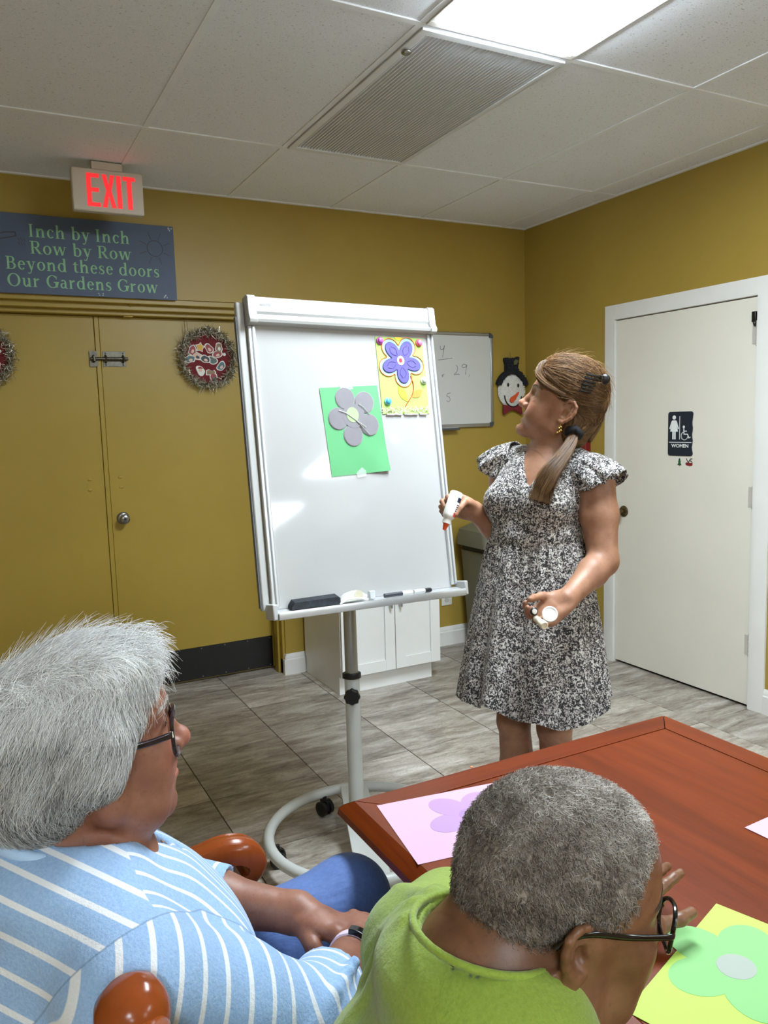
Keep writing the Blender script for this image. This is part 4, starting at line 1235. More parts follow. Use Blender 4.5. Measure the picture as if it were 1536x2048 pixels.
for k in range(150):
    x, y = rg.uniform(0.0, AW - 0.004), rg.uniform(0.0, 0.024) * (0.5 + 0.5 * rg.random())
    a, L = rg.uniform(0.1, PI - 0.1), rg.uniform(0.008, 0.018)
    d = Vector((math.cos(a), math.sin(a))) * L
    n = Vector((-d.y, d.x)) * 0.10
    z = rg.uniform(0.002, 0.008)
    gr.add([(x - n.x, y - n.y, z), (x + n.x, y + n.y, z), (min(x + d.x, AW + 0.004), y + d.y, z + 0.002)], [(0, 1, 2)])
gg = gr.build('shredded_paper_grass', mat('cream_shred', (228, 226, 190), 0.8, var=0.35, vscale=160), ac, fixn=False, smooth=0)
gg['kind'] = 'stuff'
gd = MB(ACM)
for k in range(46):
    x, y = rg.uniform(0.004, AW - 0.01), rg.uniform(0.002, 0.022)
    a, L = rg.uniform(0.1, PI - 0.1), rg.uniform(0.006, 0.013)
    d = Vector((math.cos(a), math.sin(a))) * L
    n = Vector((-d.y, d.x)) * 0.09
    gd.add([(x - n.x, y - n.y, 0.0095), (x + n.x, y + n.y, 0.0095), (x + d.x, y + d.y, 0.011)], [(0, 1, 2)])
gd.prism([(0.012, 0.004), (0.036, 0.003), (0.030, 0.010)], 0.0095, 0.0105)
g2 = gd.build('dark_shreds', mat('olive_shred', (104, 104, 60), 0.8, var=0.3, vscale=200), ac, fixn=False, smooth=0)
g2['kind'] = 'stuff'
for k in range(5):
    x = 0.012 + 0.035 * k + rg.uniform(-0.006, 0.006)
    MB(ACM).tube([(x, -0.002, 0.004), (x + 0.03, -0.003, 0.004)], 0.003, 6).build('paper_roll', mat('white_felt', (232, 228, 226), 0.8), ac)
# magnets
def magnet(x, y, cols, label):
    m = thing('magnet', ACM @ Vector((x, y, 0.0)), label, 'magnet', 'round magnets on the lime card')
    MM = ACM @ Matrix.Translation((x, y, 0.0017)) 
    MB(MM).lathe([(0.0135, 0), (0.0135, 0.005), (0.0115, 0.007), (0, 0.0075)], None, 24).build('rim', mat('magnet_' + cols[0] + '_rim', cols[1], 0.3), m)
    MB(MM).lathe([(0.0095, 0.0072), (0.0085, 0.0125), (0.0065, 0.014), (0, 0.0145)], None, 20).build('grip', mat('magnet_' + cols[0] + '_grip', cols[2], 0.3), m)
magnet(0.016, 0.260, ('purple', (176, 82, 150), (158, 84, 170)), 'purple round magnet at the card corner')
magnet(0.176, 0.258, ('pink', (222, 96, 120), (232, 118, 176)), 'pink round magnet at the card corner')
magnet(0.180, 0.120, ('white', (214, 222, 208), (178, 184, 180)), 'white and grey round magnet on right side of the lime card')
magnet(0.024, 0.044, ('blue', (120, 200, 206), (66, 160, 206)), 'turquoise round magnet low on the lime card')
# things in the pen tray
er = thing('board_eraser', bp(0.10, -0.03, 0.01), 'black felt board eraser lying in the easel tray', 'eraser')
ME = frame(bp(0.052, -0.004, 0.0125), eX, -eY, eZ)
MB(ME).loft([[Vector((x, y, z)) for y, z in ((0.0, 0.0), (0.036, -0.0055), (0.036, 0.012 + zz), (0.004, 0.022 + zz))] for x, zz in ((0.0, -0.012), (0.012, 0.004), (0.165, 0.006), (0.170, 0.002))]).build('felt', mat('charcoal_felt', (38, 41, 46), 0.9, var=0.3, vscale=50, bump=0.7, bscale=70), er)
tdp = thing('tape_dispenser', bp(0.25, -0.03, 0.01), 'small clear plastic tape dispenser in the easel tray', 'tape dispenser')
TD = frame(bp(0.245, -0.028, 0.010), eX, -eY, eZ)
MB(TD).loft([[Vector((x, y, z)) for x, z in [(-0.025, -0.002), (0.075, 0.002), (0.078, 0.014), (0.055, 0.030), (0.03, 0.034), (0.002, 0.028), (-0.02, 0.012)]] for y in (-0.014, 0.012)]).build('shell', mat('milky_plastic', (214, 214, 204), 0.3, var=0.04), tdp, bevel=0.003)
MB(TD).tube([(p.x, p.y, p.z) for p in bez([(-0.028, 0.018, -0.003), (0.0, 0.02, 0.008), (0.04, 0.02, 0.008), (0.075, 0.018, 0.0)], 6)], 0.003, 8).build('rim', mat('white_rim', (232, 232, 228), 0.3), tdp)
MB(TD).lathe([(0.009, -0.013), (0.016, -0.013), (0.016, 0.0135), (0.009, 0.0135)], Matrix.Translation((0.045, 0, 0.018)) @ Matrix.Rotation(PI / 2, 4, 'X'), 20).build('tape_roll', mat('tape_roll_amber', (206, 200, 176), 0.35), tdp)
MB(TD).box(0.088, 0.108, -0.008, 0.010, 0.000, 0.026).build('cutter', mat('frosted_plastic', (198, 202, 204), 0.25), tdp, bevel=0.002)
def marker(x, L, cols, label):
    t = thing('dry_erase_marker', bp(x, -0.03, 0.006), label, 'marker', 'markers in the easel tray')
    A_, B_ = bp(x, -0.040, 0.0145), bp(x + L, -0.040, 0.0145)
    d = (B_ - A_).normalized()
    MB().tube([A_, A_ + d * L * 0.62], 0.0075, 14).build('barrel', mat('marker_' + cols[0], cols[1], 0.35), t)
    MB().tube([A_ + d * L * 0.622, A_ + d * L * 0.93, B_], [0.0082, 0.0082, 0.006], 14).build('cap', mat('marker_' + cols[2], cols[3], 0.35), t)
marker(0.385, 0.11, ('grey_barrel', (60, 62, 68), 'white_cap', (224, 224, 220)), 'grey and white dry erase marker beside the tape dispenser')
marker(0.500, 0.07, ('white_barrel', (216, 216, 214), 'black_cap', (40, 42, 46)), 'short white dry erase marker in the easel tray')

# ------------------------------------------------------------------ wood
def wood(name, c0, c1, c2, axis='Y', rough=0.22, scale=1.0):
    t = NT(name)
    sc = {'X': (0.5, 7, 7), 'Y': (7, 0.5, 7), 'Z': (7, 7, 0.5)}[axis]
    v = t.coord('Object', scale=tuple(s * scale for s in sc))
    a = t.noise(v, 3.0, 8, 0.62, 0.6)
    b = t.noise(v, 30.0, 4, 0.6)
    c = t.ramp(a, [(0.25, rgb(*c0)), (0.5, rgb(*c1)), (0.78, rgb(*c2))])
    c = t.mix(t.ramp(b, [(0.3, (0.35, 0.35, 0.35, 1)), (0.5, (0, 0, 0, 1))]), c, rgb(*c0))
    t.set(color=c, rough=t.math('MULTIPLY_ADD', b, 0.12, rough), spec=0.22, coat=0.05, coatr=0.12)
    return t.m
M_TBL = wood('cherry_table_wood', (84, 31, 6), (110, 43, 9), (126, 54, 14), 'Y', 0.32)
M_TBLX = wood('cherry_table_wood_cross', (80, 29, 6), (106, 41, 9), (122, 52, 14), 'X', 0.32)
M_CHR = wood('cherry_chair_wood', (100, 42, 16), (136, 64, 26), (150, 76, 34), 'Z', 0.14, 0.12)
TX0, TX1, TY0, TY1, TZ = 0.580, 1.470, -0.55, 1.342, TABLE_Z
tb = thing('table', ((TX0 + TX1) / 2, (TY0 + TY1) / 2, 0), 'glossy reddish-brown wooden meeting table with a bordered top', 'table')
bw, bev = 0.085, 0.028
# centre panel and mitred border boards
MB().box(TX0 + bw, TX1 - bw, TY0 + bw, TY1 - bw, TZ - 0.028, TZ - 0.0005).build('top_panel', M_TBL, tb, bevel=0.0012)
ep = [(0.0, 0.0), (bw - bev, 0.0), (bw - 0.012, -0.010), (bw - 0.004, -0.018), (bw - 0.002, -0.030), (bw - 0.014, -0.040), (bw - 0.020, -0.048), (0.0, -0.048)]
def border(c0, c1, out, d0, d1, m):
    """board between the inner corners c0 and c1; mitre directions d0, d1"""
    rings = []
    for c, d in ((c0, d0), (c1, d1)):
        rings.append([Vector((c[0] + d[0] * o, c[1] + d[1] * o, TZ + z)) for o, z in ep])
    MB().loft(rings).build('border_board', m, tb, smooth=25)
ix0, ix1, iy0, iy1 = TX0 + bw + 0.0, TX1 - bw, TY0 + bw, TY1 - bw
g = 0.0015
border((ix0 - g, iy0), (ix0 - g, iy1), 0, (-1, -1), (-1, 1), M_TBL)
border((ix1 + g, iy0), (ix1 + g, iy1), 0, (1, -1), (1, 1), M_TBL)
border((ix0, iy1 + g), (ix1, iy1 + g), 0, (-1, 1), (1, 1), M_TBLX)
border((ix0, iy0 - g), (ix1, iy0 - g), 0, (-1, -1), (1, -1), M_TBLX)
MB().box(TX0 + 0.10, TX1 - 0.10, TY0 + 0.10, TY1 - 0.10, TZ - 0.115, TZ - 0.0485).build('apron', M_TBLX, tb, bevel=0.003)
for x in (TX0 + 0.14, TX1 - 0.14):
    for y in (TY0 + 0.14, TY1 - 0.14):
        MB().lathe([(0.028, 0.0), (0.034, 0.01), (0.026, 0.05), (0.030, 0.10), (0.038, 0.30), (0.044, 0.48), (0.034, 0.52), (0.046, 0.55), (0.046, TZ - 0.1155)], Matrix.Translation((x, y, 0)), 20).build('leg', M_TBL, tb)

# ------------------------------------------------------------------ sheets of paper on the table
def petal_ring(M, R, r0, r1, n, a0, z0, z1, mt, name, parent):
    for i in range(n):
        a = math.radians(a0 + 360.0 * i / n)
        M2 = M @ Matrix.Translation((R * math.cos(a), R * math.sin(a), 0)) @ Matrix.Rotation(a, 4, 'Z')
        MB(M2).prism(arc(0, 0, r0, r1, 0, 350, 28), z0 + 0.00003 * i, z1 + 0.00003 * i).build(name, mt, parent)
def sheet(name, label, c, dirx, w, h, mt):
    """corner c, long side along dirx (w), short side h to the right of it"""
    dx = Vector((dirx[0], dirx[1], 0)).normalized()
    dy = Vector((dx.y, -dx.x, 0))
    M = frame((c[0], c[1], TZ + 0.0004), dx, dy, (0, 0, 1))
    ctr = M @ Vector((w / 2, h / 2, 0))
    t = thing(name, ctr, label, 'paper', 'coloured sheets on the table')
    MB(M).box(0, w, 0, h, 0, 0.0006).build('sheet', mt, t)
    return t, M
t, M = sheet('pink_sheet', 'pink sheet with a purple flower print near the table corner', (0.635, 1.275), (0.988, -0.153), 0.279, 0.2159, mat('pink_paper', (204, 164, 188), 0.7, var=0.01))
M_PUR = mat('lilac_print', (176, 138, 184), 0.7, var=0.02)
Mf = M @ Matrix.Translation((0.152, 0.098, 0.0007))
petal_ring(Mf, 0.050, 0.040, 0.030, 5, 20, 0, 0.0002, M_PUR, 'petal', t)
MB(Mf).prism(arc(0, 0, 0.022, 0.022, 0, 350, 24), 0.0003, 0.0005).build('flower_centre', mat('lilac_centre', (166, 128, 176), 0.7), t)
t, M = sheet('lime_sheet', 'lime yellow sheet with a green flower and grey centre by the seated person', (0.661, 0.655), (0.949, 0.315), 0.288, 0.2159, mat('lime_paper', (178, 210, 88), 0.7, var=0.01))
# the short side has to run towards the photographer
t2 = t
M_LGR = mat('mint_print', (132, 190, 118), 0.7, var=0.02)
Mf = frame((0.8439, 0.6399, TZ + 0.0011), (1, 0, 0), (0, 1, 0), (0, 0, 1))
petal_ring(Mf, 0.053, 0.046, 0.036, 5, 97, 0, 0.0002, M_LGR, 'petal', t2)
MB(Mf).prism(arc(0, 0, 0.026, 0.024, 0, 350, 26), 0.0003, 0.0005).build('flower_centre', mat('grey_print_centre', (162, 170, 158), 0.7), t2)
t, M = sheet('pink_sheet', 'pink sheet lying far right on the table, its corner in view', (1.158, 0.869), (1.0, 0.04), 0.279, 0.2159, mat('pink_paper_pale', (204, 162, 186), 0.7, var=0.01))
cr = MB().ell((0.883, 1.318, TZ + 0.002), (0.004, 0.003, 0.002), 8, 6)
tag(cr.build('paper_scrap', mat('orange_scrap', (226, 140, 90), 0.7)), 'tiny orange scrap on the table edge', 'scrap')

# ------------------------------------------------------------------ armchairs
def fabric_mat():
    t = NT('dark_patterned_upholstery')
    v = t.coord()
    a = t.noise(v, 28, 3, 0.5, 1.5)
    b = t.noise(v, 60, 3, 0.5, 2.0)
    c = t.ramp(a, [(0.44, rgb(24, 22, 24)), (0.5, rgb(92, 84, 72)), (0.56, rgb(28, 26, 28))])
    c = t.mix(t.ramp(b, [(0.58, (0, 0, 0, 1)), (0.62, (0.8, 0.8, 0.8, 1))]), c, rgb(150, 138, 116))
    t.set(color=c, rough=0.9)
    t.bump(t.noise(v, 300, 2), 0.3, 0.002)
    return t.m
M_UPH = fabric_mat()
def armchair(label, loc, rot, back_x=-0.26, arm_len=0.54, half=0.245, arm_dx=0.0, up=0.0):
    ch = thing('armchair', loc, label, 'chair', 'carved wooden armchairs')
    L = Matrix.Translation(loc) @ Matrix.Rotation(rot, 4, 'Z')
    def B():
        return MB(L)
    hx = back_x + arm_len
    # seat
    rings = []
    for z, k in ((0.40, 1.0), (0.455, 1.0), (0.485, 0.97), (0.495, 0.88)):
        rings.append(rr_ring(back_x + 0.27, 0, 0.25 * k, (half - 0.012) * k, 0.05, z))
    B().loft(rings).build('seat_cushion', M_UPH, ch)
    B().box(back_x + 0.03, back_x + 0.51, -half + 0.02, half - 0.02, 0.34, 0.3995).build('seat_frame', M_CHR, ch, bevel=0.006)
    # legs and back posts
    for s in (-1, 1):
        y = s * (half - 0.012)
        B().tube(bez([(hx - 0.055, y, 0.0), (hx - 0.045, y, 0.2), (hx - 0.04, y, 0.40), (hx - 0.075, y, 0.53), (hx - 0.06, y, 0.628)], 6), [0.017] * 6 + [0.021] * 6 + [0.024] * 6 + [0.022] * 7, 12).build('front_leg', M_CHR, ch)
        pts = bez([(back_x - 0.05, y, 0.0), (back_x + 0.01, y, 0.22), (back_x + 0.02, y, 0.45), (back_x - 0.015, y, 0.70), (back_x - 0.066, y, 0.922 + up)], 6)
        B().tube(pts, [0.019 + 0.008 * k / 24 for k in range(25)], 16).build('back_post', M_CHR, ch)
        B().lathe([(0.026, -0.012), (0.033, -0.008), (0.035, 0.002), (0.034, 0.014), (0.029, 0.027), (0.018, 0.036), (0.0, 0.039)], Matrix.Translation((back_x - 0.066, y, 0.924 + up)) @ Matrix.Rotation(-0.25, 4, 'Y'), 28).build('post_cap', M_CHR, ch)
        # arm with scrolled end and grooves along the top
        prof = lambda w, h: [(-w, -h), (-w, h * 0.35), (-w * 0.72, h * 0.85), (-w * 0.5, h * 0.72), (-w * 0.28, h), (w * 0.28, h), (w * 0.5, h * 0.72), (w * 0.72, h * 0.85), (w, h * 0.35), (w, -h)]
        path = [(back_x + 0.0, 0.700, 0.018, 0.014, 0.0), (back_x + 0.12, 0.690, 0.022, 0.015, -4), (back_x + 0.26, 0.676, 0.026, 0.016, -4), (hx - 0.13, 0.668, 0.029, 0.018, 2), (hx - 0.065, 0.674, 0.031, 0.020, -6), (hx - 0.022, 0.664, 0.031, 0.021, -42),
                (hx + 0.000, 0.637, 0.030, 0.020, -88), (hx - 0.012, 0.612, 0.029, 0.016, -140), (hx - 0.036, 0.612, 0.028, 0.010, -190)]
        ya = s * (half + 0.004)
        r = []
        pa_ = bez([(q[0], q[1], math.radians(q[4])) for q in path], 5)
        pb_ = bez([(q[2], q[3], 0) for q in path], 5)
        for qa, qb in zip(pa_, pb_):
            x, z, a, w, h = qa.x + arm_dx, qa.y + 0.022, qa.z, qb.x, qb.y
            r.append([Vector((x - math.sin(a) * q, ya + p, z + math.cos(a) * q)) for p, q in prof(w, h)])
        B().loft(r).build('arm', M_CHR, ch, smooth=50)
    # upholstered back and crest rail
    r = []
    for z, x, t_ in ((0.47, back_x + 0.03, 0.035), (0.60, back_x + 0.012, 0.045), (0.74, back_x - 0.012, 0.045), (0.87, back_x - 0.045, 0.035)):
        ring_ = []
        for a in [2 * PI * k / 24 for k in range(24)]:
            ring_.append(Vector((x + t_ * math.copysign(abs(math.sin(a)) ** 0.6, math.sin(a)), (half - 0.042) * math.copysign(abs(math.cos(a)) ** 0.35, math.cos(a)), z)))
        r.append(ring_)
    B().loft(r).build('back_cushion', M_UPH, ch, smooth=60)
    cp = []
    N = 26
    for k in range(N + 1):
        u = -1 + 2 * k / N
        y = u * (half - 0.006)
        e = max(0, abs(u) - 0.9) / 0.1
        sc = math.sqrt(max(0.0, 1 - e * e)) * 0.75 + 0.25
        zc = 0.912 + up + 0.014 * math.cos(u * PI * 0.5)
        ring_ = []
        for a in [2 * PI * q / 16 for q in range(16)]:
            ca, sa = math.cos(a), math.sin(a)
            ring_.append(Vector((back_x - 0.060 + 0.024 * sc * math.copysign(abs(ca) ** 0.75, ca), y, zc + 0.026 * sc * math.copysign(abs(sa) ** 0.8, sa))))
        cp.append(ring_)
    B().loft(cp).build('crest_rail', M_CHR, ch, smooth=60)
    return ch
armchair('carved wooden armchair holding the woman in the striped shirt', (0.13, 1.14, 0), 0.0, arm_len=0.555)
armchair('carved wooden armchair behind the person in the green shirt', (0.420, 0.480, 0), 0.0, arm_len=0.40, up=0.018)

# ------------------------------------------------------------------ implicit-surface modeller for bodies and clothes
def _rot(r):
    return None if r is None else np.array(r, dtype=np.float64)
class Sdf:
    """ordered list of blended shapes; each entry (kind, data, k, sign, bbox lo, bbox hi)"""
    def __init__(self):
        self.p = []
    def _push(self, kind, data, k, sign, lo, hi):
        self.p.append((kind, data, k, sign, np.array(lo, float), np.array(hi, float)))
        return self
    def ell(self, c, r, k=0.01, R=None, sub=False):
        c, r = np.array(c, float), np.array(r, float)
        m = r.max() if R is not None else r
        return self._push('e', (c, r, _rot(R)), k, -1 if sub else 1, c - m, c + m)
    def cone(self, a, b, ra, rb, k=0.01, sub=False):
        a, b = np.array(a, float), np.array(b, float)
        m = max(ra, rb)
        return self._push('c', (a, b, ra, rb), k, -1 if sub else 1, np.minimum(a, b) - m, np.maximum(a, b) + m)
    def chain(self, pts, rs, k=0.01, sub=False):
        for i in range(len(pts) - 1):
            self.cone(pts[i], pts[i + 1], rs[i], rs[i + 1], k, sub)
        return self
    def box(self, c, h, rad=0.0, k=0.005, R=None, sub=False):
        c, h = np.array(c, float), np.array(h, float)
        m = np.linalg.norm(h) if R is not None else h
        return self._push('b', (c, h, rad, _rot(R)), k, -1 if sub else 1, c - m, c + m)
    def half(self, c, n, k=0.004):
        """cut away everything on the side n points to"""
        n = np.array(n, float)
        n /= np.linalg.norm(n)
        return self._push('h', (np.array(c, float), n), k, -1, [-9] * 3, [9] * 3)
    def extend(self, other):
        self.p += other.p
        return self
    def moved(self, M):
        """copy transformed by a rigid 4x4 (with uniform scale)"""
        M = np.array(M, float)
        s = np.cbrt(np.linalg.det(M[:3, :3]))
        Rm = M[:3, :3] / s
        tr = lambda q: M[:3, :3] @ q + M[:3, 3]
        o = Sdf()
        for kind, d, k, sg, lo, hi in self.p:
            sub = sg < 0
            if kind == 'e':
                c, r, R = d
                o.ell(tr(c), r * s, k * s, (Rm if R is None else Rm @ R), sub)
            elif kind == 'c':
                o.cone(tr(d[0]), tr(d[1]), d[2] * s, d[3] * s, k * s, sub)
            elif kind == 'b':
                o.box(tr(d[0]), d[1] * s, d[2] * s, k * s, (Rm if d[3] is None else Rm @ d[3]), sub)
            elif kind == 'h':
                o.half(tr(d[0]), Rm @ d[1], k * s)
        return o
    @staticmethod
    def dist(kind, d, X, Y, Z):
        if kind == 'e':
            c, r, R = d
            x, y, z = X - c[0], Y - c[1], Z - c[2]
            if R is not None:
                x, y, z = R[0, 0] * x + R[1, 0] * y + R[2, 0] * z, R[0, 1] * x + R[1, 1] * y + R[2, 1] * z, R[0, 2] * x + R[1, 2] * y + R[2, 2] * z
            x, y, z = x / r[0], y / r[1], z / r[2]
            k0 = np.sqrt(x * x + y * y + z * z)
            k1 = np.sqrt((x / r[0]) ** 2 + (y / r[1]) ** 2 + (z / r[2]) ** 2) + 1e-9
            return k0 * (k0 - 1) / k1
        if kind == 'c':
            a, b, ra, rb = d
            ba = b - a
            t = ((X - a[0]) * ba[0] + (Y - a[1]) * ba[1] + (Z - a[2]) * ba[2]) / max(ba @ ba, 1e-12)
            t = np.clip(t, 0, 1)
            return np.sqrt((X - a[0] - t * ba[0]) ** 2 + (Y - a[1] - t * ba[1]) ** 2 + (Z - a[2] - t * ba[2]) ** 2) - (ra + (rb - ra) * t)
        if kind == 'b':
            c, h, rad, R = d
            x, y, z = X - c[0], Y - c[1], Z - c[2]
            if R is not None:
                x, y, z = R[0, 0] * x + R[1, 0] * y + R[2, 0] * z, R[0, 1] * x + R[1, 1] * y + R[2, 1] * z, R[0, 2] * x + R[1, 2] * y + R[2, 2] * z
            x, y, z = np.abs(x) - h[0] + rad, np.abs(y) - h[1] + rad, np.abs(z) - h[2] + rad
            return np.sqrt(np.maximum(x, 0) ** 2 + np.maximum(y, 0) ** 2 + np.maximum(z, 0) ** 2) + np.minimum(np.maximum(x, np.maximum(y, z)), 0) - rad
        c, n = d
        return -((X - c[0]) * n[0] + (Y - c[1]) * n[1] + (Z - c[2]) * n[2])
    @staticmethod
    def blend(D, d, k, sign):
        if sign > 0:
            h = np.maximum(k - np.abs(D - d), 0) / k
            return np.minimum(D, d) - h * h * k * 0.25
        h = np.maximum(k - np.abs(D + d), 0) / k
        return np.maximum(D, -d) + h * h * k * 0.25
    def eval(self, P):
        P = np.asarray(P, float)
        D = np.full(len(P), 0.08)
        for kind, d, k, sg, lo, hi in self.p:
            m = k + 0.09
            sel = np.where(np.all((P > lo - m) & (P < hi + m), axis=1))[0]
            if len(sel):
                q = P[sel]
                D[sel] = self.blend(D[sel], self.dist(kind, d, q[:, 0], q[:, 1], q[:, 2]), k, sg)
        return D
    def grad(self, P, e=0.0015):
        G = np.stack([self.eval(P + np.eye(3)[i] * e) - self.eval(P - np.eye(3)[i] * e) for i in range(3)], 1)
        return G / (np.linalg.norm(G, axis=1, keepdims=True) + 1e-12)
    def grid(self, lo, hi, h):
        lo = np.array(lo, float)
        n = np.ceil((np.array(hi) - lo) / h).astype(int) + 1
        ax = [lo[i] + h * np.arange(n[i]) for i in range(3)]
        D = np.full(n, 0.05, dtype=np.float32)
        for kind, d, k, sg, blo, bhi in self.p:
            m = k + 2.5 * h
            a = np.clip(np.floor((blo - m - lo) / h).astype(int), 0, n)
            b = np.clip(np.ceil((bhi + m - lo) / h).astype(int) + 1, 0, n)
            if np.any(b <= a):
                continue
            sl = tuple(slice(a[i], b[i]) for i in range(3))
            X = ax[0][sl[0]][:, None, None]
            Y = ax[1][sl[1]][None, :, None]
            Z = ax[2][sl[2]][None, None, :]
            D[sl] = self.blend(D[sl], self.dist(kind, d, X, Y, Z).astype(np.float32), k, sg)
        return D, ax
    def mesh(self, lo, hi, h):
        """naive surface nets"""
        D, ax = self.grid(lo, hi, h)
        S = D < 0
        n = np.array(D.shape)
        c = S[:-1, :-1, :-1].astype(np.int8)
        cnt = np.zeros(n - 1, np.int8)
        offs = [(i, j, k) for i in (0, 1) for j in (0, 1) for k in (0, 1)]
        for i, j, k in offs:
            cnt += S[i:n[0] - 1 + i, j:n[1] - 1 + j, k:n[2] - 1 + k]
        act = np.argwhere((cnt > 0) & (cnt < 8))
        if len(act) == 0:
            return np.zeros((0, 3)), np.zeros((0, 4), int)
        idx = -np.ones(n - 1, np.int64)
        idx[tuple(act.T)] = np.arange(len(act))
        acc = np.zeros((len(act), 3))
        num = np.zeros(len(act))
        for a in offs:
            for axis in range(3):
                if a[axis] == 1:
                    continue
                b = list(a)
                b[axis] = 1
                pa = act + np.array(a)
                pb = act + np.array(b)
                da = D[tuple(pa.T)].astype(float)
                db = D[tuple(pb.T)].astype(float)
                m = (da < 0) != (db < 0)
                t = np.where(m, da / (da - db + 1e-20), 0)
                p = pa.astype(float)
                p[:, axis] += t
                acc[m] += p[m]
                num[m] += 1
        V = acc / num[:, None]
        P = np.array([a_[0] for a_ in ax]) + V * h
        F = []
        for axis in range(3):
            o1, o2 = [(1, 2), (2, 0), (0, 1)][axis]
            s0 = [slice(None)] * 3
            s1 = [slice(None)] * 3
            s0[axis] = slice(0, n[axis] - 1)
            s1[axis] = slice(1, n[axis])
            ch = S[tuple(s0)] != S[tuple(s1)]
            e = np.argwhere(ch)
            e = e[(e[:, o1] > 0) & (e[:, o2] > 0) & (e[:, o1] < n[o1] - 1) & (e[:, o2] < n[o2] - 1)]
            if len(e) == 0:
                continue
            d1 = np.zeros(3, int)
            d1[o1] = 1
            d2 = np.zeros(3, int)
            d2[o2] = 1
            q = np.stack([idx[tuple((e - d1 - d2).T)], idx[tuple((e - d2).T)], idx[tuple(e.T)], idx[tuple((e - d1).T)]], 1)
            flip = ~S[tuple(e.T)]
            q[flip] = q[flip][:, ::-1]
            F.append(q)
        return P, np.concatenate(F)

def sdf_mesh(sd, boxes):
    """boxes: list of (lo, hi, h), finest first; coarser boxes skip what finer ones already cover"""
    Vs, Fs, n = [], [], 0
    done = []
    for lo, hi, h in boxes:
        V, F = sd.mesh(lo, hi, h)
        if len(F) == 0:
            continue
        C = V[F].mean(1)
        keep = np.ones(len(F), bool)
        for (l2, h2) in done:
            keep &= ~np.all((C > l2 + h * 1.2) & (C < h2 - h * 1.2), axis=1)
        F = F[keep]
        used = np.unique(F)
        mp = -np.ones(len(V), int)
        mp[used] = np.arange(len(used))
        Vs.append(V[used])
        Fs.append(mp[F] + n)
        n += len(used)
        done.append((np.array(lo, float), np.array(hi, float)))
    return np.concatenate(Vs), np.concatenate(Fs)

def np_link(name, V, F, m, parent, attrs=None):
    """fast mesh from numpy quads/tris (world coordinates)"""
    base = np.array(origin_of(parent))
    me = bpy.data.meshes.new(name)
    V = np.asarray(V, float) - base
    k = F.shape[1]
    me.vertices.add(len(V))
    me.vertices.foreach_set('co', V.astype(np.float32).ravel())
    me.loops.add(F.size)
    me.loops.foreach_set('vertex_index', F.astype(np.int32).ravel())
    me.polygons.add(len(F))
    me.polygons.foreach_set('loop_start', np.arange(0, F.size, k, dtype=np.int32))
    me.polygons.foreach_set('use_smooth', np.ones(len(F), bool))
    me.update(calc_edges=True)
    if attrs:
        for an, (kind, data) in attrs.items():
            at = me.attributes.new(an, kind, 'POINT')
            at.data.foreach_set('value' if kind == 'FLOAT' else ('color' if kind == 'FLOAT_COLOR' else 'vector'), np.asarray(data, np.float32).ravel())
    me.validate()
    me.materials.append(m)
    o = bpy.data.objects.new(name, me)
    COL.objects.link(o)
    o.parent = parent
    ORIG[o.name] = Vector(base)
    return o

def strands(paths, r0, r1=0.2, seg=3):
    """paths (N, K, 3) -> thin tapered tubes; returns V, F and a random value per strand"""
    N, K, _ = paths.shape
    T = np.gradient(paths, axis=1)
    T /= np.linalg.norm(T, axis=2, keepdims=True) + 1e-12
    ref = np.zeros_like(T)
    ref[..., 2] = 1.0
    ref[np.abs(T[..., 2]) > 0.9] = (1, 0, 0)
    A = np.cross(T, ref)
    A /= np.linalg.norm(A, axis=2, keepdims=True) + 1e-12
    B = np.cross(T, A)
    taper = (1 - (1 - r1) * np.linspace(0, 1, K) ** 1.5)[None, :, None]
    rr = np.asarray(r0).reshape(-1, 1, 1) * taper
    V = np.zeros((N, K, seg, 3))
    for s in range(seg):
        a = 2 * np.pi * s / seg
        V[:, :, s] = paths + (A * np.cos(a) + B * np.sin(a)) * rr
    V = V.reshape(-1, 3)
    i = np.arange(N)[:, None, None] * K * seg
    k = np.arange(K - 1)[None, :, None] * seg
    s = np.arange(seg)[None, None, :]
    s2 = (s + 1) % seg
    F = np.stack([i + k + s, i + k + s2, i + k + seg + s2, i + k + seg + s], -1).reshape(-1, 4)
    rnd = np.repeat(np.random.RandomState(3).rand(N), K * seg)
    return V, F, rnd

def grow(surf, roots, flow, n, step, lift, rs, jit=0.12, droop=0.0):
    """combed hair: walk along the surface `surf` following flow(p); lift = height above it along the strand"""
    P = roots.copy()
    out = [P.copy()]
    J = rs.randn(len(P), 3) * jit
    L = rs.uniform(0.7, 1.3, len(P))[:, None] * step
    hs = rs.uniform(0.3, 1.0, len(P))
    for i in range(1, n):
        d = flow(P) + J
        d[:, 2] -= droop * i / n
        g = surf.grad(P)
        d = d - g * np.sum(d * g, 1, keepdims=True) * 0.85
        d /= np.linalg.norm(d, axis=1, keepdims=True) + 1e-9
        P = P + d * L
        g = surf.grad(P)
        dist = surf.eval(P)
        tgt = lift(i / (n - 1)) * hs
        P = P + g * np.clip(tgt - dist, -0.012, 0.012)[:, None]
        out.append(P.copy())
    return np.stack(out, 1)
def scatter(V, F, n, mask, rs):
    """random points on the faces whose centre passes mask"""
    C = V[F].mean(1)
    sel = np.where(mask(C))[0]
    pick = rs.choice(sel, n)
    w = rs.rand(n, F.shape[1])
    w /= w.sum(1, keepdims=True)
    return (V[F[pick]] * w[:, :, None]).sum(1)

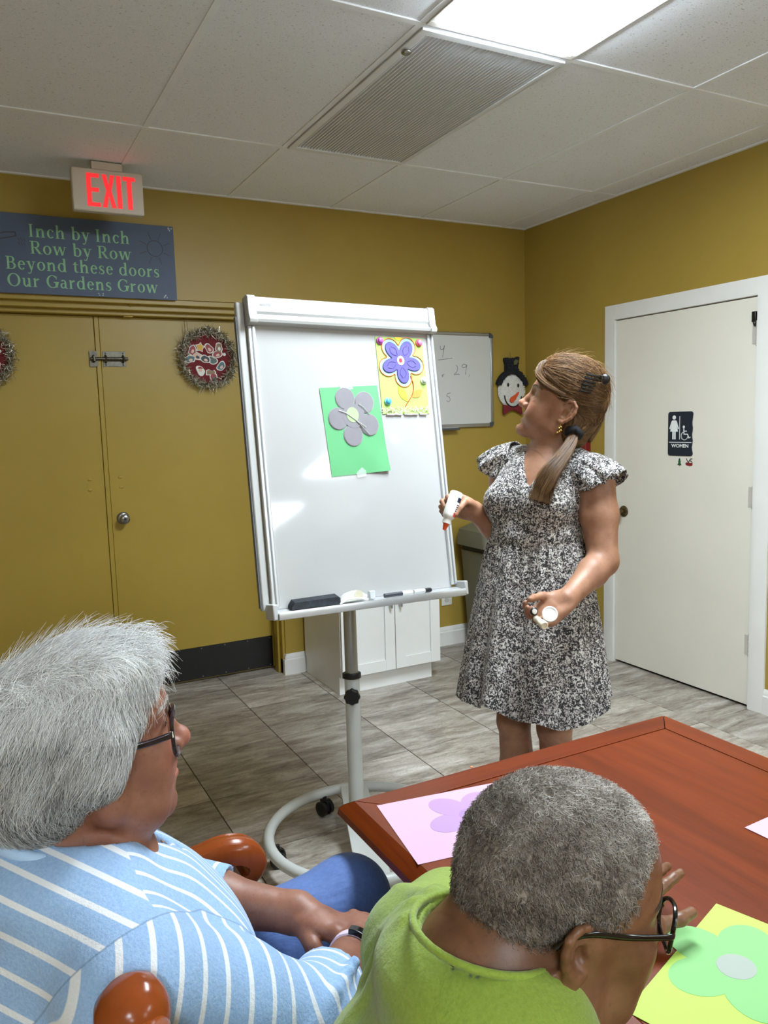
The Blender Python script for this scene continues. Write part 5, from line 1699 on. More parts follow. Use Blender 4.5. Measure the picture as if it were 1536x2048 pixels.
# ------------------------------------------------------------------ heads, hands, skin, hair, spectacles
def head_matrix(o, yaw, pitch, roll, s):
    y, p, r = math.radians(yaw), math.radians(pitch), math.radians(roll)
    f = np.array([math.cos(y) * math.cos(p), math.sin(y) * math.cos(p), math.sin(p)])
    l = np.array([-math.sin(y), math.cos(y), 0.0])
    u = np.cross(f, l)
    l2 = math.cos(r) * l + math.sin(r) * u
    u2 = -math.sin(r) * l + math.cos(r) * u
    M = np.eye(4)
    M[:3, 0], M[:3, 1], M[:3, 2], M[:3, 3] = f * s, l2 * s, u2 * s, o
    return M
def apply(M, P):
    P = np.asarray(P, float)
    return P @ np.asarray(M)[:3, :3].T + np.asarray(M)[:3, 3]
def to_local(M, P):
    Mi = np.linalg.inv(M)
    return P @ Mi[:3, :3].T + Mi[:3, 3]

def ear_axes(s):
    ph, ta = math.radians(24), math.radians(14)
    a = np.array([math.cos(ph), -s * math.sin(ph), 0.0])
    b = np.array([math.sin(ph), s * math.cos(ph), 0.0])
    c = np.array([0, 0, 1.0])
    c2 = math.cos(ta) * c - math.sin(ta) * a
    a2 = math.cos(ta) * a + math.sin(ta) * c
    return np.array([-0.012, s * 0.0765, 0.002]), a2, b, c2

def head_sdf(nose=1.0, jowl=0.0, cheek=1.0, smile=0.0, mouth_open=0.0, chin=1.0, full=1.0, ears=1.0, eye_open=1.0, earw=1.0, under=0.0, lipx=0.0, chinx=0.0, crown=1.0):
    H = Sdf()
    H.ell((-0.010, 0, 0.046), (0.094, 0.0755, 0.083 * crown), 0.01)
    H.ell((0.030, 0, 0.050), (0.0655, 0.064, 0.060), 0.03)
    H.ell((0.036, 0, -0.018), (0.058, 0.0585 * full, 0.070), 0.035)
    H.ell((-0.050, 0, -0.005), (0.045, 0.055, 0.055), 0.03)
    for s in (-1, 1):
        H.cone((0.012, s * 0.048 * full, -0.052), (0.076, s * 0.014, -0.088), 0.017, 0.015, 0.022)
        H.cone((0.004, s * 0.058, 0.0), (0.012, s * 0.049 * full, -0.052), 0.018, 0.017, 0.02)
        H.ell((0.066, s * 0.041, -0.013), (0.022, 0.021, 0.019), 0.022)
        H.ell((0.062, s * 0.036, -0.040), (0.026 + 0.006 * smile, 0.022 * cheek, 0.028), 0.02)
        if jowl:
            H.ell((0.048, s * 0.040, -0.075), (0.030, 0.018 + 0.008 * jowl, 0.026), 0.022)
            if under:
                H.ell((0.034, s * 0.016, -0.092), (0.036, 0.026, 0.016 * under), 0.03)
        H.cone((0.0885, s * 0.010, 0.0355), (0.070, s * 0.047, 0.034), 0.009, 0.008, 0.016)
    H.ell((0.0835 + chinx, 0, -0.0865), (0.017 * chin, 0.020, 0.0165), 0.016)
    H.ell((0.072 + lipx, 0, -0.052), (0.031, 0.031, 0.030), 0.02)
    # eye hollows, lids
    for s in (-1, 1):
        H.ell((0.096, s * 0.0325, 0.019), (0.016, 0.0175, 0.0125), 0.012, sub=True)
        H.ell((0.0755, s * 0.0315, 0.0165), (0.0145, 0.0155, 0.0135), 0.006)
        H.cone((0.086, s * 0.020, 0.004), (0.076, s * 0.044, 0.003), 0.0045, 0.004, 0.010)
        if eye_open > 0:
            H.ell((0.0915, s * 0.0320, 0.0165), (0.0085, 0.0115, 0.0036 * eye_open), 0.002, sub=True)
    # nose
    n = nose
    H.cone((0.0880, 0, 0.030), (0.1015, 0, 0.000), 0.0085, 0.0085, 0.012)
    H.cone((0.1015, 0, 0.000), (0.1095 + 0.003 * (n - 1), 0, -0.0165), 0.0085, 0.0105 * n, 0.008)
    H.ell((0.1115 + 0.004 * (n - 1), 0, -0.0185), (0.0115 * n, 0.0115 * n, 0.0105 * n), 0.006)
    for s in (-1, 1):
        H.ell((0.0985, s * 0.0118 * n, -0.0225), (0.0105 * n, 0.0072 * n, 0.0085 * n), 0.006)
        H.ell((0.1035, s * 0.0062 * n, -0.0305), (0.0048, 0.0030, 0.0040), 0.002, sub=True)
        H.cone((0.096, s * 0.019 * n, -0.022), (0.083, s * 0.034, -0.050), 0.0030, 0.0030, 0.012, sub=True)
    # lips
    co = 0.006 * smile
    for s in (-1, 1):
        H.cone((0.1015 + lipx, s * 0.003, -0.0445), (0.091 + lipx - 0.004 * smile, s * (0.022 + 0.004 * smile), -0.0505 + co), 0.0056, 0.0028, 0.005)
        H.cone((0.1000 + lipx, s * 0.003, -0.0590 - 0.006 * mouth_open), (0.090 + lipx - 0.004 * smile, s * (0.021 + 0.004 * smile), -0.0530 + co), 0.0066, 0.0030, 0.005)
    for s in (-1, 1):
        H.cone((0.1085 + lipx, 0, -0.0520 - 0.003 * mouth_open), (0.095 + lipx, s * (0.024 + 0.003 * smile), -0.0520 + co), 0.0014 + 0.0042 * mouth_open, 0.0012, 0.0025, sub=True)
    H.cone((0.102, -0.010, -0.0715), (0.102, 0.010, -0.0715), 0.003, 0.003, 0.010, sub=True)
    # ears
    if ears:
        for s in (-1, 1):
            c, a, b, u = ear_axes(s)
            q = lambda x, z, w: c + (a * x * earw + u * z) * ears + b * w
            Rm = np.stack([a, b, u], 1)
            H.ell(q(-0.002, 0.002, 0.000), (0.0155 * ears * earw, 0.0045, 0.0285 * ears), 0.006, Rm)
            pts = [(0.011, 0.004, 0.002), (0.014, 0.017, 0.004), (0.009, 0.028, 0.005), (-0.002, 0.032, 0.006), (-0.013, 0.026, 0.006), (-0.0175, 0.012, 0.006), (-0.0165, -0.003, 0.006), (-0.011, -0.016, 0.005), (-0.004, -0.026, 0.004), (0.004, -0.028, 0.003)]
            rs = [0.003, 0.0036, 0.0038, 0.004, 0.004, 0.004, 0.004, 0.0042, 0.0052, 0.0048]
            H.chain([q(*p) for p in pts], rs, 0.003)
            H.ell(q(0.002, -0.005, 0.005), (0.0085 * ears * earw, 0.008, 0.0125 * ears), 0.003, Rm, sub=True)
            H.ell(q(-0.001, 0.017, 0.006), (0.0085, 0.0045, 0.0085), 0.003, Rm, sub=True)
            H.chain([q(-0.006, 0.018, 0.003), q(-0.0095, 0.004, 0.004), q(-0.007, -0.010, 0.003)], [0.0026, 0.003, 0.0026], 0.003)
            H.ell(q(0.0115, -0.004, 0.003), (0.004, 0.004, 0.0055), 0.003, Rm)
    return H

def skin_mat(name, base, dark, spots=0.3, rough=0.48):
    t = NT(name)
    v = t.coord()
    a = t.noise(v, 22, 4, 0.6)
    b = t.noise(v, 160, 3, 0.6)
    c = t.ramp(a, [(0.3, rgb(*dark)), (0.65, rgb(*base))])
    c = t.mix(t.math('MULTIPLY', t.ramp(b, [(0.58, (0, 0, 0, 1)), (0.75, (1, 1, 1, 1))]), spots), c, rgb(*[int(x * 0.78) for x in dark]))
    at = t.attr('tint')
    c = t.mix(at.outputs['Alpha'], c, at.outputs['Color'])
    t.set(color=c, rough=rough, sss=0.12, spec=0.4)
    t.b.inputs['Subsurface Radius'].default_value = (1.0, 0.4, 0.25)
    t.b.inputs['Subsurface Scale'].default_value = 0.008
    t.bump(t.math('ADD', b, t.math('MULTIPLY', t.noise(v, 420, 2), 0.6)), 0.10, 0.002)
    return t.m

def face_tint(V, M, lip, blush, blush_a=0.35, brow=None):
    """own colours of lips, cheeks and nose tip as rgba: alpha is how much the tint replaces the skin"""
    L = to_local(M, V)
    T = np.zeros((len(V), 4))
    def put(w, col):
        w = np.clip(w, 0, 1)
        o = 1 - (1 - T[:, 3]) * (1 - w)
        T[:, :3] = np.where(o[:, None] > 1e-6, (T[:, :3] * (T[:, 3] * (1 - w))[:, None] + np.array(col[:3]) * w[:, None]) / np.maximum(o, 1e-6)[:, None], T[:, :3])
        T[:, 3] = o
    for s in (-1, 1):
        d = np.linalg.norm((L - (0.078, s * 0.042, -0.018)) / (0.03, 0.022, 0.022), axis=1)
        put((1.2 - d) * blush_a, rgb(*blush))
    d = np.linalg.norm((L - (0.114, 0, -0.018)) / (0.016, 0.018, 0.016), axis=1)
    put((1.2 - d) * blush_a, rgb(*blush))
    d = np.linalg.norm((L - (0.100, 0, -0.0525)) / (0.016, 0.0255, 0.0125), axis=1)
    put(np.clip((1.0 - d) * 6, 0, 1) * 0.85, rgb(*lip))
    return T

def hand(S, wrist, fwd, back, side, scale=1.0, curl=None, spread=None, thumb=((0.55, 0.75, -0.25), (0.80, 0.45, -0.40), (0.90, 0.30, -0.35)), fat=1.0, wr=0.026):
    """five-fingered hand blended into S.  fwd: towards the fingers, back: out of the back of the hand, side: +1 puts the thumb on cross(back, fwd)"""
    f = np.array(fwd, float); f /= np.linalg.norm(f)
    n = np.array(back, float); n -= f * (n @ f); n /= np.linalg.norm(n)
    t = np.cross(n, f) * side
    w = np.array(wrist, float)
    k = scale
    at = lambda x, y, z: w + (f * x + t * y + n * z) * k
    R = np.stack([f, t, n], 1)
    S.ell(at(0.048, 0.002, 0.0), (0.050 * k, 0.040 * k, 0.0165 * k * fat), 0.012, R)
    S.ell(at(0.066, -0.004, 0.001), (0.030 * k, 0.040 * k, 0.0145 * k * fat), 0.010, R)
    S.cone(at(0, 0, 0), at(0.035, 0, 0), wr, 0.021 * k, 0.02)
    S.ell(at(0.028, 0.024, -0.009), (0.028 * k, 0.016 * k, 0.015 * k), 0.012, R)
    S.ell(at(0.030, -0.026, -0.006), (0.032 * k, 0.013 * k, 0.013 * k), 0.012, R)
    base_y = (0.029, 0.0095, -0.0105, -0.029)
    lens = (0.070, 0.079, 0.073, 0.057)
    rad = (0.0088, 0.0090, 0.0085, 0.0076)
    curl = curl or [(15, 20, 12)] * 4
    spread = spread or (6, 1, -4, -10)
    tips = []
    for i in range(4):
        p = at(0.088 - 0.006 * abs(i - 1.2), base_y[i], 0.001)
        S.ell(p + n * 0.002 * k, (0.010 * k,) * 3, 0.008)
        sp = math.radians(spread[i])
        d0 = f * math.cos(sp) + t * math.sin(sp)
        ang = 0.0
        for j, fr in enumerate((0.46, 0.30, 0.24)):
            ang += math.radians(curl[i][j])
            d = d0 * math.cos(ang) - n * math.sin(ang)
            q = p + d * lens[i] * fr * k
            r0 = rad[i] * k * fat * (1.0 - 0.09 * j)
            S.cone(p, q, r0, r0 * 0.92, 0.0035)
            p = q
        tips.append(p)
    p = at(0.022, 0.026, -0.006)
    for j, (L, r) in enumerate(((0.040, 0.0125), (0.032, 0.0100), (0.026, 0.0092))):
        d = f * thumb[j][0] + t * thumb[j][1] + n * thumb[j][2]
        d /= np.linalg.norm(d)
        q = p + d * L * k
        S.cone(p, q, r * k * fat, r * k * 0.9 * fat, 0.006)
        p = q
    tips.append(p)
    return tips

def hair_mat(name, c0, c1, c2, rough=0.38):
    t = NT(name)
    at = t.attr('rnd')
    v = t.coord()
    n = t.noise(v, 30, 3)
    f = t.math('ADD', t.math('MULTIPLY', at.outputs['Fac'], 0.75), t.math('MULTIPLY', n, 0.25))
    t.set(color=t.ramp(f, [(0.12, rgb(*c0)), (0.5, rgb(*c1)), (0.88, rgb(*c2))]), rough=rough, spec=0.35)
    return t.m

def lens_mat():
    t = NT('clear_lens')
    t.set(color=(0.97, 0.98, 0.98, 1), rough=0.03, alpha=0.14, spec=0.6)
    return t.m
M_LENS = lens_mat()
def glasses(parent, M, mt, front_x=0.106, w=0.026, h=0.019, cx=0.034, cz=0.010, power=2.6, r=0.0018, tip=(-0.030, 0.004), bead=None, flat=1.0):
    """spectacles in head coordinates"""
    g = lambda P: [Vector(apply(M, [p])[0]) for p in P]
    s_ = float(np.cbrt(np.linalg.det(np.array(M)[:3, :3])))
    fr = MB()
    for s in (-1, 1):
        loop = []
        for k in range(40):
            a = 2 * PI * k / 40
            ca, sa = math.cos(a), math.sin(a)
            y = s * (cx + w * math.copysign(abs(ca) ** (2 / power), ca))
            z = cz + h * math.copysign(abs(sa) ** (2 / power), sa) + 0.002 * abs(y) / 0.05
            loop.append((front_x - 7.0 * (abs(y) - 0.01) ** 2 * (1 if abs(y) > 0.01 else 0), y, z))
        fr.tube(g(loop), r * s_, 8, closed=True)
        o = MB().add(g(loop), [tuple(range(40))])
        o.build('lens', M_LENS, parent, fixn=False)
    fr.tube(g([(front_x, -0.010, cz + 0.006), (front_x + 0.003, 0, cz + 0.008), (front_x, 0.010, cz + 0.006)]), r * s_ * 1.1, 8)
    fr.build('spectacle_rims', mt, parent)
    ox = cx + w
    fx = front_x - 7.0 * (ox - 0.01) ** 2
    for s in (-1, 1):
        pts = bez([(fx, s * ox, cz + 0.008), (fx - 0.006, s * (ox + 0.006), cz + 0.009), (0.045, s * (ox + 0.011), cz + 0.010), (0.0, s * 0.081, 0.022), (tip[0] + 0.012, s * 0.083, 0.018), (tip[0], s * 0.080, tip[1])], 8)
        P = g([tuple(p) for p in pts])
        tm = MB()
        up_ = Vector(np.array(M)[:3, 2] / s_)
        rings = []
        for i, p in enumerate(P):
            d = (P[min(i + 1, len(P) - 1)] - P[max(i - 1, 0)]).normalized()
            sd = d.cross(up_).normalized()
            uu = sd.cross(d)
            hh = (0.0034 - 0.0010 * i / len(P)) * s_ * flat
            ww = 0.0014 * s_
            rings.append([p + uu * hh * math.cos(a) + sd * ww * math.sin(a) for a in [2 * PI * k / 10 for k in range(10)]])
        tm.loft(rings)
        o = tm.build('temple_arm', mt, parent)
        if bead:
            bd_ = MB()
            for i in range(3):
                for j in range(4):
                    q = P[3 + i] + up_ * (0.0024 - 0.0016 * j) * s_ * 1.1 + Vector(np.array(M)[:3, 1] / s_) * s * 0.0017 * s_
                    bd_.ell(tuple(q), (0.0009, 0.0009, 0.0009), 8, 6)
            bd_.build('rhinestones', bead, o)['kind'] = 'stuff'
    return fr
def eyeballs(parent, M, iris=(92, 84, 70)):
    s_ = float(np.cbrt(np.linalg.det(np.array(M)[:3, :3])))
    me = mat('eye_white', (222, 214, 208), 0.12, var=0.03)
    mi = mat('iris_%d' % iris[0], iris, 0.15)
    for s in (-1, 1):
        R = Matrix(np.array(M).tolist())
        o = MB(R).ell((0.0752, s * 0.0315, 0.0165), (0.0128, 0.0128, 0.0128), 20, 14).build('eyeball', me, parent)
        MB(R).ell((0.0858, s * 0.0315, 0.0165), (0.0025, 0.0058, 0.0058), 16, 10).build('iris', mi, o)
        MB(R).ell((0.0872, s * 0.0315, 0.0165), (0.0016, 0.0027, 0.0027), 12, 8).build('pupil', M_BLACK, o)
def eyebrows(parent, M, mt, seed, n=220, rad=0.0005, head=None):
    rs = np.random.RandomState(seed)
    for s in (-1, 1):
        u = rs.rand(n)
        base = np.stack([0.0985 - 0.026 * u ** 1.7, s * (0.012 + 0.036 * u), 0.0385 + 0.006 * np.sin(u * 2.6) - 0.004 * u + rs.randn(n) * 0.0013], 1)
        d = np.stack([-0.2 - 0.5 * u, s * np.ones(n), 0.35 - 0.8 * u], 1)
        d /= np.linalg.norm(d, axis=1, keepdims=True)
        P = np.stack([base + d * 0.008 * k / 3 for k in range(4)], 1)
        Q = P.reshape(-1, 3)
        if head is not None:
            for _ in range(3):
                Q = Q - head.grad(Q) * (head.eval(Q) - 0.0004)[:, None]
        P = Q.reshape(P.shape)
        P = apply(M, P.reshape(-1, 3)).reshape(P.shape)
        V, F, r = strands(P, np.full(n, rad), 0.3)
        np_link('eyebrow', V, F, mt, parent, {'rnd': ('FLOAT', r)})

def eyelashes(parent, M, mt, head, open_=1.0, r=0.0007):
    """dark lash line along the upper lid"""
    for s in (-1, 1):
        pts = []
        for k in range(9):
            u = -1 + 2 * k / 8.0
            pts.append((0.092 - 0.006 * u * u * (1.4 if u > 0 else 0.8), s * (0.0318 + 0.0125 * u), 0.0165 + 0.0040 * open_ * (1 - u * u) - 0.0006 * u))
        Q = np.array(pts)
        for _ in range(3):
            Q = Q - head.grad(Q) * (head.eval(Q) - 0.0003)[:, None]
        MB().tube([Vector(p) for p in apply(M, Q)], r, 6).build('eyelashes', mt, parent)

# ------------------------------------------------------------------ standing woman in the floral dress
def floral_mat():
    t = NT('black_white_ditsy_floral')
    v = t.coord()
    a = t.noise(v, 120, 3, 0.55, 1.4)
    b = t.noise(v, 260, 2, 0.5, 0.6)
    c = t.noise(v, 34, 2)
    f = t.math('ADD', t.math('MULTIPLY', a, 0.6), t.math('MULTIPLY', b, 0.4))
    col = t.ramp(f, [(0.445, rgb(30, 28, 30)), (0.49, rgb(66, 62, 63)), (0.525, rgb(178, 171, 166)), (0.60, rgb(216, 212, 206))])
    col = t.mix(t.ramp(c, [(0.50, (0, 0, 0, 1)), (0.60, (0.42, 0.42, 0.42, 1))]), col, rgb(150, 132, 126), 'MULTIPLY')
    t.set(color=col, rough=0.85, sheen=0.1)
    t.bump(t.noise(v, 16, 4, 0.6), 0.5, 0.012)
    return t.m
M_FLO = floral_mat()
M_SKW = skin_mat('skin_fair_tan', (170, 125, 98), (146, 101, 77), 0.35)
W = thing('person', (1.43, 1.79, 0), 'standing woman in a black and white floral dress holding a glue bottle', 'person')
WF = np.array([-0.93, -0.367, 0.0]); WF /= np.linalg.norm(WF)       # way the torso faces
WL = np.array([-WF[1], WF[0], 0.0])                                  # her left
WZ = np.array([0, 0, 1.0])
WR = np.stack([WF, WL, WZ], 1)
HW = head_matrix((1.568, 1.826, 1.509), 140.6, 21.3, -4.3, 1.06)
hs = head_sdf(nose=1.06, cheek=1.12, smile=1.0, mouth_open=1.1, full=1.0, eye_open=1.7, ears=1.08, earw=1.12, lipx=-0.006, chinx=0.005)
BW_ = hs.moved(HW)
v = lambda p: np.array(p, float)
neckb, chest, waist, pelv = v((1.5550, 1.8508, 1.3670)), v((1.5115, 1.8591, 1.2572)), v((1.4737, 1.8370, 1.1111)), v((1.4584, 1.8284, 0.9850))
shL, shR = v((1.5883, 1.7067, 1.3119)), v((1.4709, 1.9830, 1.3453))
elL, wrL = v((1.5556, 1.6424, 1.0821)), v((1.3833, 1.5971, 1.0013))
elR, wrR = v((1.4386, 1.9611, 1.1365)), v((1.3349, 1.9632, 1.2148))
hipR, hipL = v((1.4439, 1.8876, 0.9452)), v((1.4779, 1.7698, 0.9630))
knR, knL = v((1.3977, 1.8521, 0.5777)), v((1.4543, 1.7322, 0.5832))
anR, anL = np.array([knR[0] + 0.02, knR[1] + 0.02, 0.085]), np.array([knL[0] + 0.03, knL[1] + 0.01, 0.085])
nk0 = apply(HW, [(-0.034, 0, -0.045)])[0]
BW_.cone(nk0, neckb + WZ * 0.03, 0.045, 0.048, 0.022)
BW_.cone(neckb + WZ * 0.02, chest, 0.062, 0.10, 0.05)
BW_.ell(chest, (0.095, 0.135, 0.13), 0.04, WR)
BW_.ell(waist, (0.092, 0.115, 0.13), 0.05, WR)
BW_.ell(pelv, (0.115, 0.155, 0.12), 0.05, WR)
for s, sh in ((1, shL), (-1, shR)):
    BW_.cone(neckb - WZ * 0.015, sh, 0.045, 0.045, 0.04)
    BW_.ell(chest + WF * 0.085 + WL * s * 0.065 - WZ * 0.02, (0.05, 0.06, 0.058), 0.03, WR)
BW_.chain([shL, shL + (elL - shL) * 0.45, elL], [0.052, 0.052, 0.041], 0.02)
BW_.chain([elL, elL + (wrL - elL) * 0.3, wrL], [0.041, 0.040, 0.0265], 0.02)
BW_.chain([shR, elR], [0.050, 0.041], 0.02)
BW_.chain([elR, elR + (wrR - elR) * 0.3, wrR], [0.040, 0.038, 0.026], 0.02)
for hp, kn, an in ((hipR, knR, anR), (hipL, knL, anL)):
    BW_.chain([hp, hp + (kn - hp) * 0.5, kn], [0.080, 0.066, 0.050], 0.012)
    m1 = kn + (an - kn) * 0.3 - WF * 0.014
    BW_.chain([kn, m1, an], [0.047, 0.052, 0.034], 0.012)
    BW_.ell(kn + WF * 0.018, (0.038, 0.040, 0.046), 0.015, WR)
    BW_.chain([an - WZ * 0.02 - WF * 0.02, an + WF * 0.10 - WZ * 0.055], [0.032, 0.022], 0.03)
# hands: right one holds the bottle from behind, left one is open and carries the caps
cr_ = np.array([0.885, -0.465, 0.0])     # towards picture right
ca_ = np.array([0.465, 0.885, 0.0])      # away from the viewer
hR_f = -cr_ * 0.80 + WZ * 0.35 - ca_ * 0.15
tR = hand(BW_, wrR, hR_f, ca_ * 0.75 + WZ * 0.62 - cr_ * 0.1, 1, 0.98, [(48, 62, 40), (50, 66, 42), (52, 66, 42), (54, 64, 40)], (4, 0, -3, -7),
     thumb=((0.75, 0.35, -0.65), (0.45, -0.1, -0.85), (0.25, -0.45, -0.8)))
hL_f = -cr_ * 0.86 - WZ * 0.46 - ca_ * 0.22
tL = hand(BW_, wrL, hL_f, ca_ * 0.62 - WZ * 0.75 + cr_ * 0.12, 1, 0.98, [(34, 44, 24), (36, 44, 24), (36, 46, 26), (38, 46, 26)], (4, 1, -3, -7),
     thumb=((0.78, 0.30, -0.50), (0.78, -0.12, -0.60), (0.62, -0.35, -0.70)))
hc = np.array(HW)[:3, 3]
bxs = [(hc - 0.17, hc + 0.17, 0.0021), (wrR - 0.13, wrR + 0.13, 0.0021), (wrL - 0.14, wrL + 0.14, 0.0021), ((1.05, 1.35, 0.0), (1.95, 2.25, 1.72), 0.0065)]
V, F = sdf_mesh(BW_, bxs)
T = face_tint(V, HW, (186, 104, 96), (222, 146, 124), 0.4)
bodyW = np_link('body', V, F, M_SKW, W, {'tint': ('FLOAT_COLOR', T)})
eyeballs(W, HW)
th = MB(Matrix(np.array(HW).tolist()))
th.loft([[Vector((0.0915 - 6.0 * y * y, y, z)) for y in [-0.017 + 0.034 * k / 8 for k in range(9)]] for z in (-0.0555, -0.0490)], False, False, False)
th.build('teeth', mat('teeth', (236, 230, 220), 0.25), W)
# ---- dress: bodice, skirt, flutter sleeves
DB = Sdf()
DB.cone(neckb - WZ * 0.045, chest, 0.085, 0.115, 0.06)
DB.ell(chest, (0.112, 0.152, 0.14), 0.04, WR)
for s, sh in ((1, shL), (-1, shR)):
    DB.cone(neckb - WZ * 0.012 + WL * s * 0.05, sh + WZ * 0.004, 0.052, 0.056, 0.03)
    DB.ell(chest + WF * 0.092 + WL * s * 0.068 - WZ * 0.02, (0.060, 0.070, 0.066), 0.035, WR)
wz = waist + WZ * 0.02
DB.cone(chest - WZ * 0.03, wz, 0.118, 0.112, 0.05)
DB.ell(wz, (0.108, 0.135, 0.06), 0.04, WR)
DB.half(wz - WZ * 0.03, -WZ, 0.004)
vn = neckb + WF * 0.125 - WZ * 0.080
vt = neckb - WF * 0.01 + WZ * 0.06
for k in range(7):
    u = k / 6.0
    c = vn + (vt - vn) * u
    DB.cone(c + WF * 0.10, c - WF * 0.0, 0.006 + 0.062 * u, 0.006 + 0.060 * u, 0.004, sub=True)
DB.cone(neckb + WZ * 0.02, neckb + WZ * 0.12, 0.066, 0.09, 0.006, sub=True)
V, F = sdf_mesh(DB, [(chest - 0.30, chest + 0.30, 0.0042)])
dress = np_link('dress', V, F, M_FLO, W)
sk = []
NS, NTk = 12, 240
hemc = v((1.4286, 1.7991, 0.6435))
hem_z = 0.655
rs = random.Random(7)
ph = [rs.uniform(0, 6.28) for _ in range(4)]
for j in range(34):
    t_ = j / 33.0
    z = wz[2] + 0.004 + (hem_z - wz[2]) * t_
    c = wz + (np.array([hemc[0], hemc[1], 0]) - np.array([wz[0], wz[1], 0])) * t_
    ax = 0.112 + 0.085 * t_ ** 0.75
    ay = 0.138 + 0.088 * t_ ** 0.70
    ring_ = []
    for k in range(NTk):
        a = 2 * PI * k / NTk
        fold = math.cos(NS * a + 1.2 * math.sin(2 * a + ph[0]) + 0.4 * t_) * 0.6 + math.cos((NS - 5) * a + ph[1] + 1.5 * math.sin(a)) * 0.4
        amp = (0.016 + 0.085 * t_ ** 1.1)
        rr = 1 + amp * fold + (0.035 * math.cos(40 * a + ph[2]) * math.exp(-t_ * 5))
        dz = (0.014 * fold + 0.016 * math.cos(3 * a + ph[3])) * t_
        p = c + WF * ax * rr * math.cos(a) + WL * ay * rr * math.sin(a)
        ring_.append(Vector((p[0], p[1], z + dz)))
    sk.append(ring_)
MB().loft(sk, False, False).build('skirt', M_FLO, W, smooth=180, fixn=False)
def flutter(sh, s, name):
    """ruffled cap sleeve: cloth hanging from an arc over the shoulder"""
    axis = WL * s * 0.93 - WZ * 0.22 + WF * 0.05
    axis = axis / np.linalg.norm(axis)
    u1 = WF - axis * (WF @ axis)
    u1 /= np.linalg.norm(u1)
    u2_ = np.cross(axis, u1) * s
    if u2_[2] < 0:
        u2_ = -u2_
    rows = []
    for j in range(9):
        t_ = j / 8.0
        row = []
        for k in range(61):
            q = -1 + 2 * k / 60.0
            a = math.radians(90 + 118 * q)
            edge = math.cos(q * PI / 2) ** 0.6
            rip = math.sin(k * 0.62 + s) * 0.007 * t_ + math.sin(k * 1.31 + 2) * 0.003 * t_
            R0 = 0.064 + 0.020 * t_ * edge + rip
            out = -0.050 + (0.104 * edge + 0.012) * t_
            drop = -0.048 * t_ * t_ * edge
            p = sh + axis * out + (u1 * math.cos(a) + u2_ * math.sin(a)) * R0 + WZ * drop
            row.append(Vector(p))
        rows.append(row)
    o = MB().loft(rows, False, False, False).build(name, M_FLO, W, smooth=180, fixn=False)
    m = o.modifiers.new('thick', 'SOLIDIFY')
    m.thickness = 0.002
flutter(shL, 1, 'flutter_sleeve')
flutter(shR, -1, 'flutter_sleeve')
# gathered edge of the neckline and the waist casing
nl = MB()
for s in (-1, 1):
    pts = []
    for k in range(9):
        u = k / 8.0
        c = vn + (vt - vn) * u
        wdt = 0.006 + 0.060 * u
        pts.append(tuple(c + WL * s * wdt + WF * (-0.006 - 0.055 * u * u) + WZ * (-0.004)))
    P = bez(pts, 8)
    nl.tube([p + Vector(WZ * 0.0025 * math.sin(i * 1.7)) for i, p in enumerate(P)], [0.0075 + 0.0022 * math.sin(i * 2.3) for i in range(len(P))], 8)
nl.build('neckline_ruffle', M_FLO, W)
for s, kn in ((1, anL), (-1, anR)):
    sh_ = Sdf()
    sh_.chain([kn - WZ * 0.045 - WF * 0.045, kn - WZ * 0.052 + WF * 0.06, kn + WF * 0.13 - WZ * 0.062], [0.036, 0.040, 0.026], 0.03)
    sh_.half((0, 0, 0.004), (0, 0, -1), 0.003)
    sh_.ell(kn + WZ * 0.01 + WF * 0.01, (0.045, 0.05, 0.05), 0.01, sub=True)
    V, F = sdf_mesh(sh_, [(kn - 0.2, kn + 0.2, 0.005)])
    np_link('shoe', V, F, mat('black_shoe', (28, 26, 28), 0.5), W)
# ---- hair
M_HW = hair_mat('brown_blonde_hair', (66, 45, 28), (112, 80, 51), (172, 134, 90), 0.40)
CW = Sdf()
CW.ell((-0.006, 0, 0.066), (0.097, 0.084, 0.090), 0.02)
CW.ell((0.045, 0, 0.088), (0.055, 0.066, 0.050), 0.03)
CW.ell((-0.056, 0, 0.022), (0.048, 0.064, 0.070), 0.03)
CW.ell((-0.050, 0.010, -0.028), (0.042, 0.064, 0.055), 0.03)
CW.ell((-0.052, 0.018, -0.058), (0.026, 0.046, 0.034), 0.03)
CW.ell((0.075, 0, -0.035), (0.062, 0.120, 0.098), 0.012, sub=True)
CW.ell((0.112, 0, 0.040), (0.036, 0.060, 0.052), 0.012, sub=True)
CW.ell((0.020, 0.100, -0.030), (0.056, 0.045, 0.058), 0.01, sub=True)
CW.ell((0.020, -0.100, -0.030), (0.056, 0.045, 0.058), 0.01, sub=True)
CWw = CW.moved(HW)
V, F = sdf_mesh(CWw, [(hc - 0.22, hc + 0.22, 0.003)])
rsn = np.random.RandomState(5)
hair = np_link('hair', V, F, M_HW, W, {'rnd': ('FLOAT', 0.30 + 0.3 * rsn.rand(len(V)))})
Rw = np.array(HW)[:3, :3] / 1.06
clip = np.array([-0.104, 0.0, 0.062])
scr = np.array([-0.042, 0.058, -0.056])
def flowW(P):
    L = to_local(HW, P)
    a = clip - L
    a /= np.linalg.norm(a, axis=1, keepdims=True)
    b = scr - L
    b /= np.linalg.norm(b, axis=1, keepdims=True)
    wv = np.clip((0.030 - L[:, 2]) / 0.05, 0, 1)[:, None]
    d = a * (1 - wv) + b * wv
    past = np.clip((-0.088 - L[:, 0]) / 0.015, 0, 1)[:, None] * (1 - wv)
    d = d * (1 - past) + np.array([-0.25, 0.15, -1.0]) * past
    return d @ Rw.T
Vh, Fh = V, F
roots = scatter(Vh, Fh, 9000, lambda C: np.ones(len(C), bool), rsn)
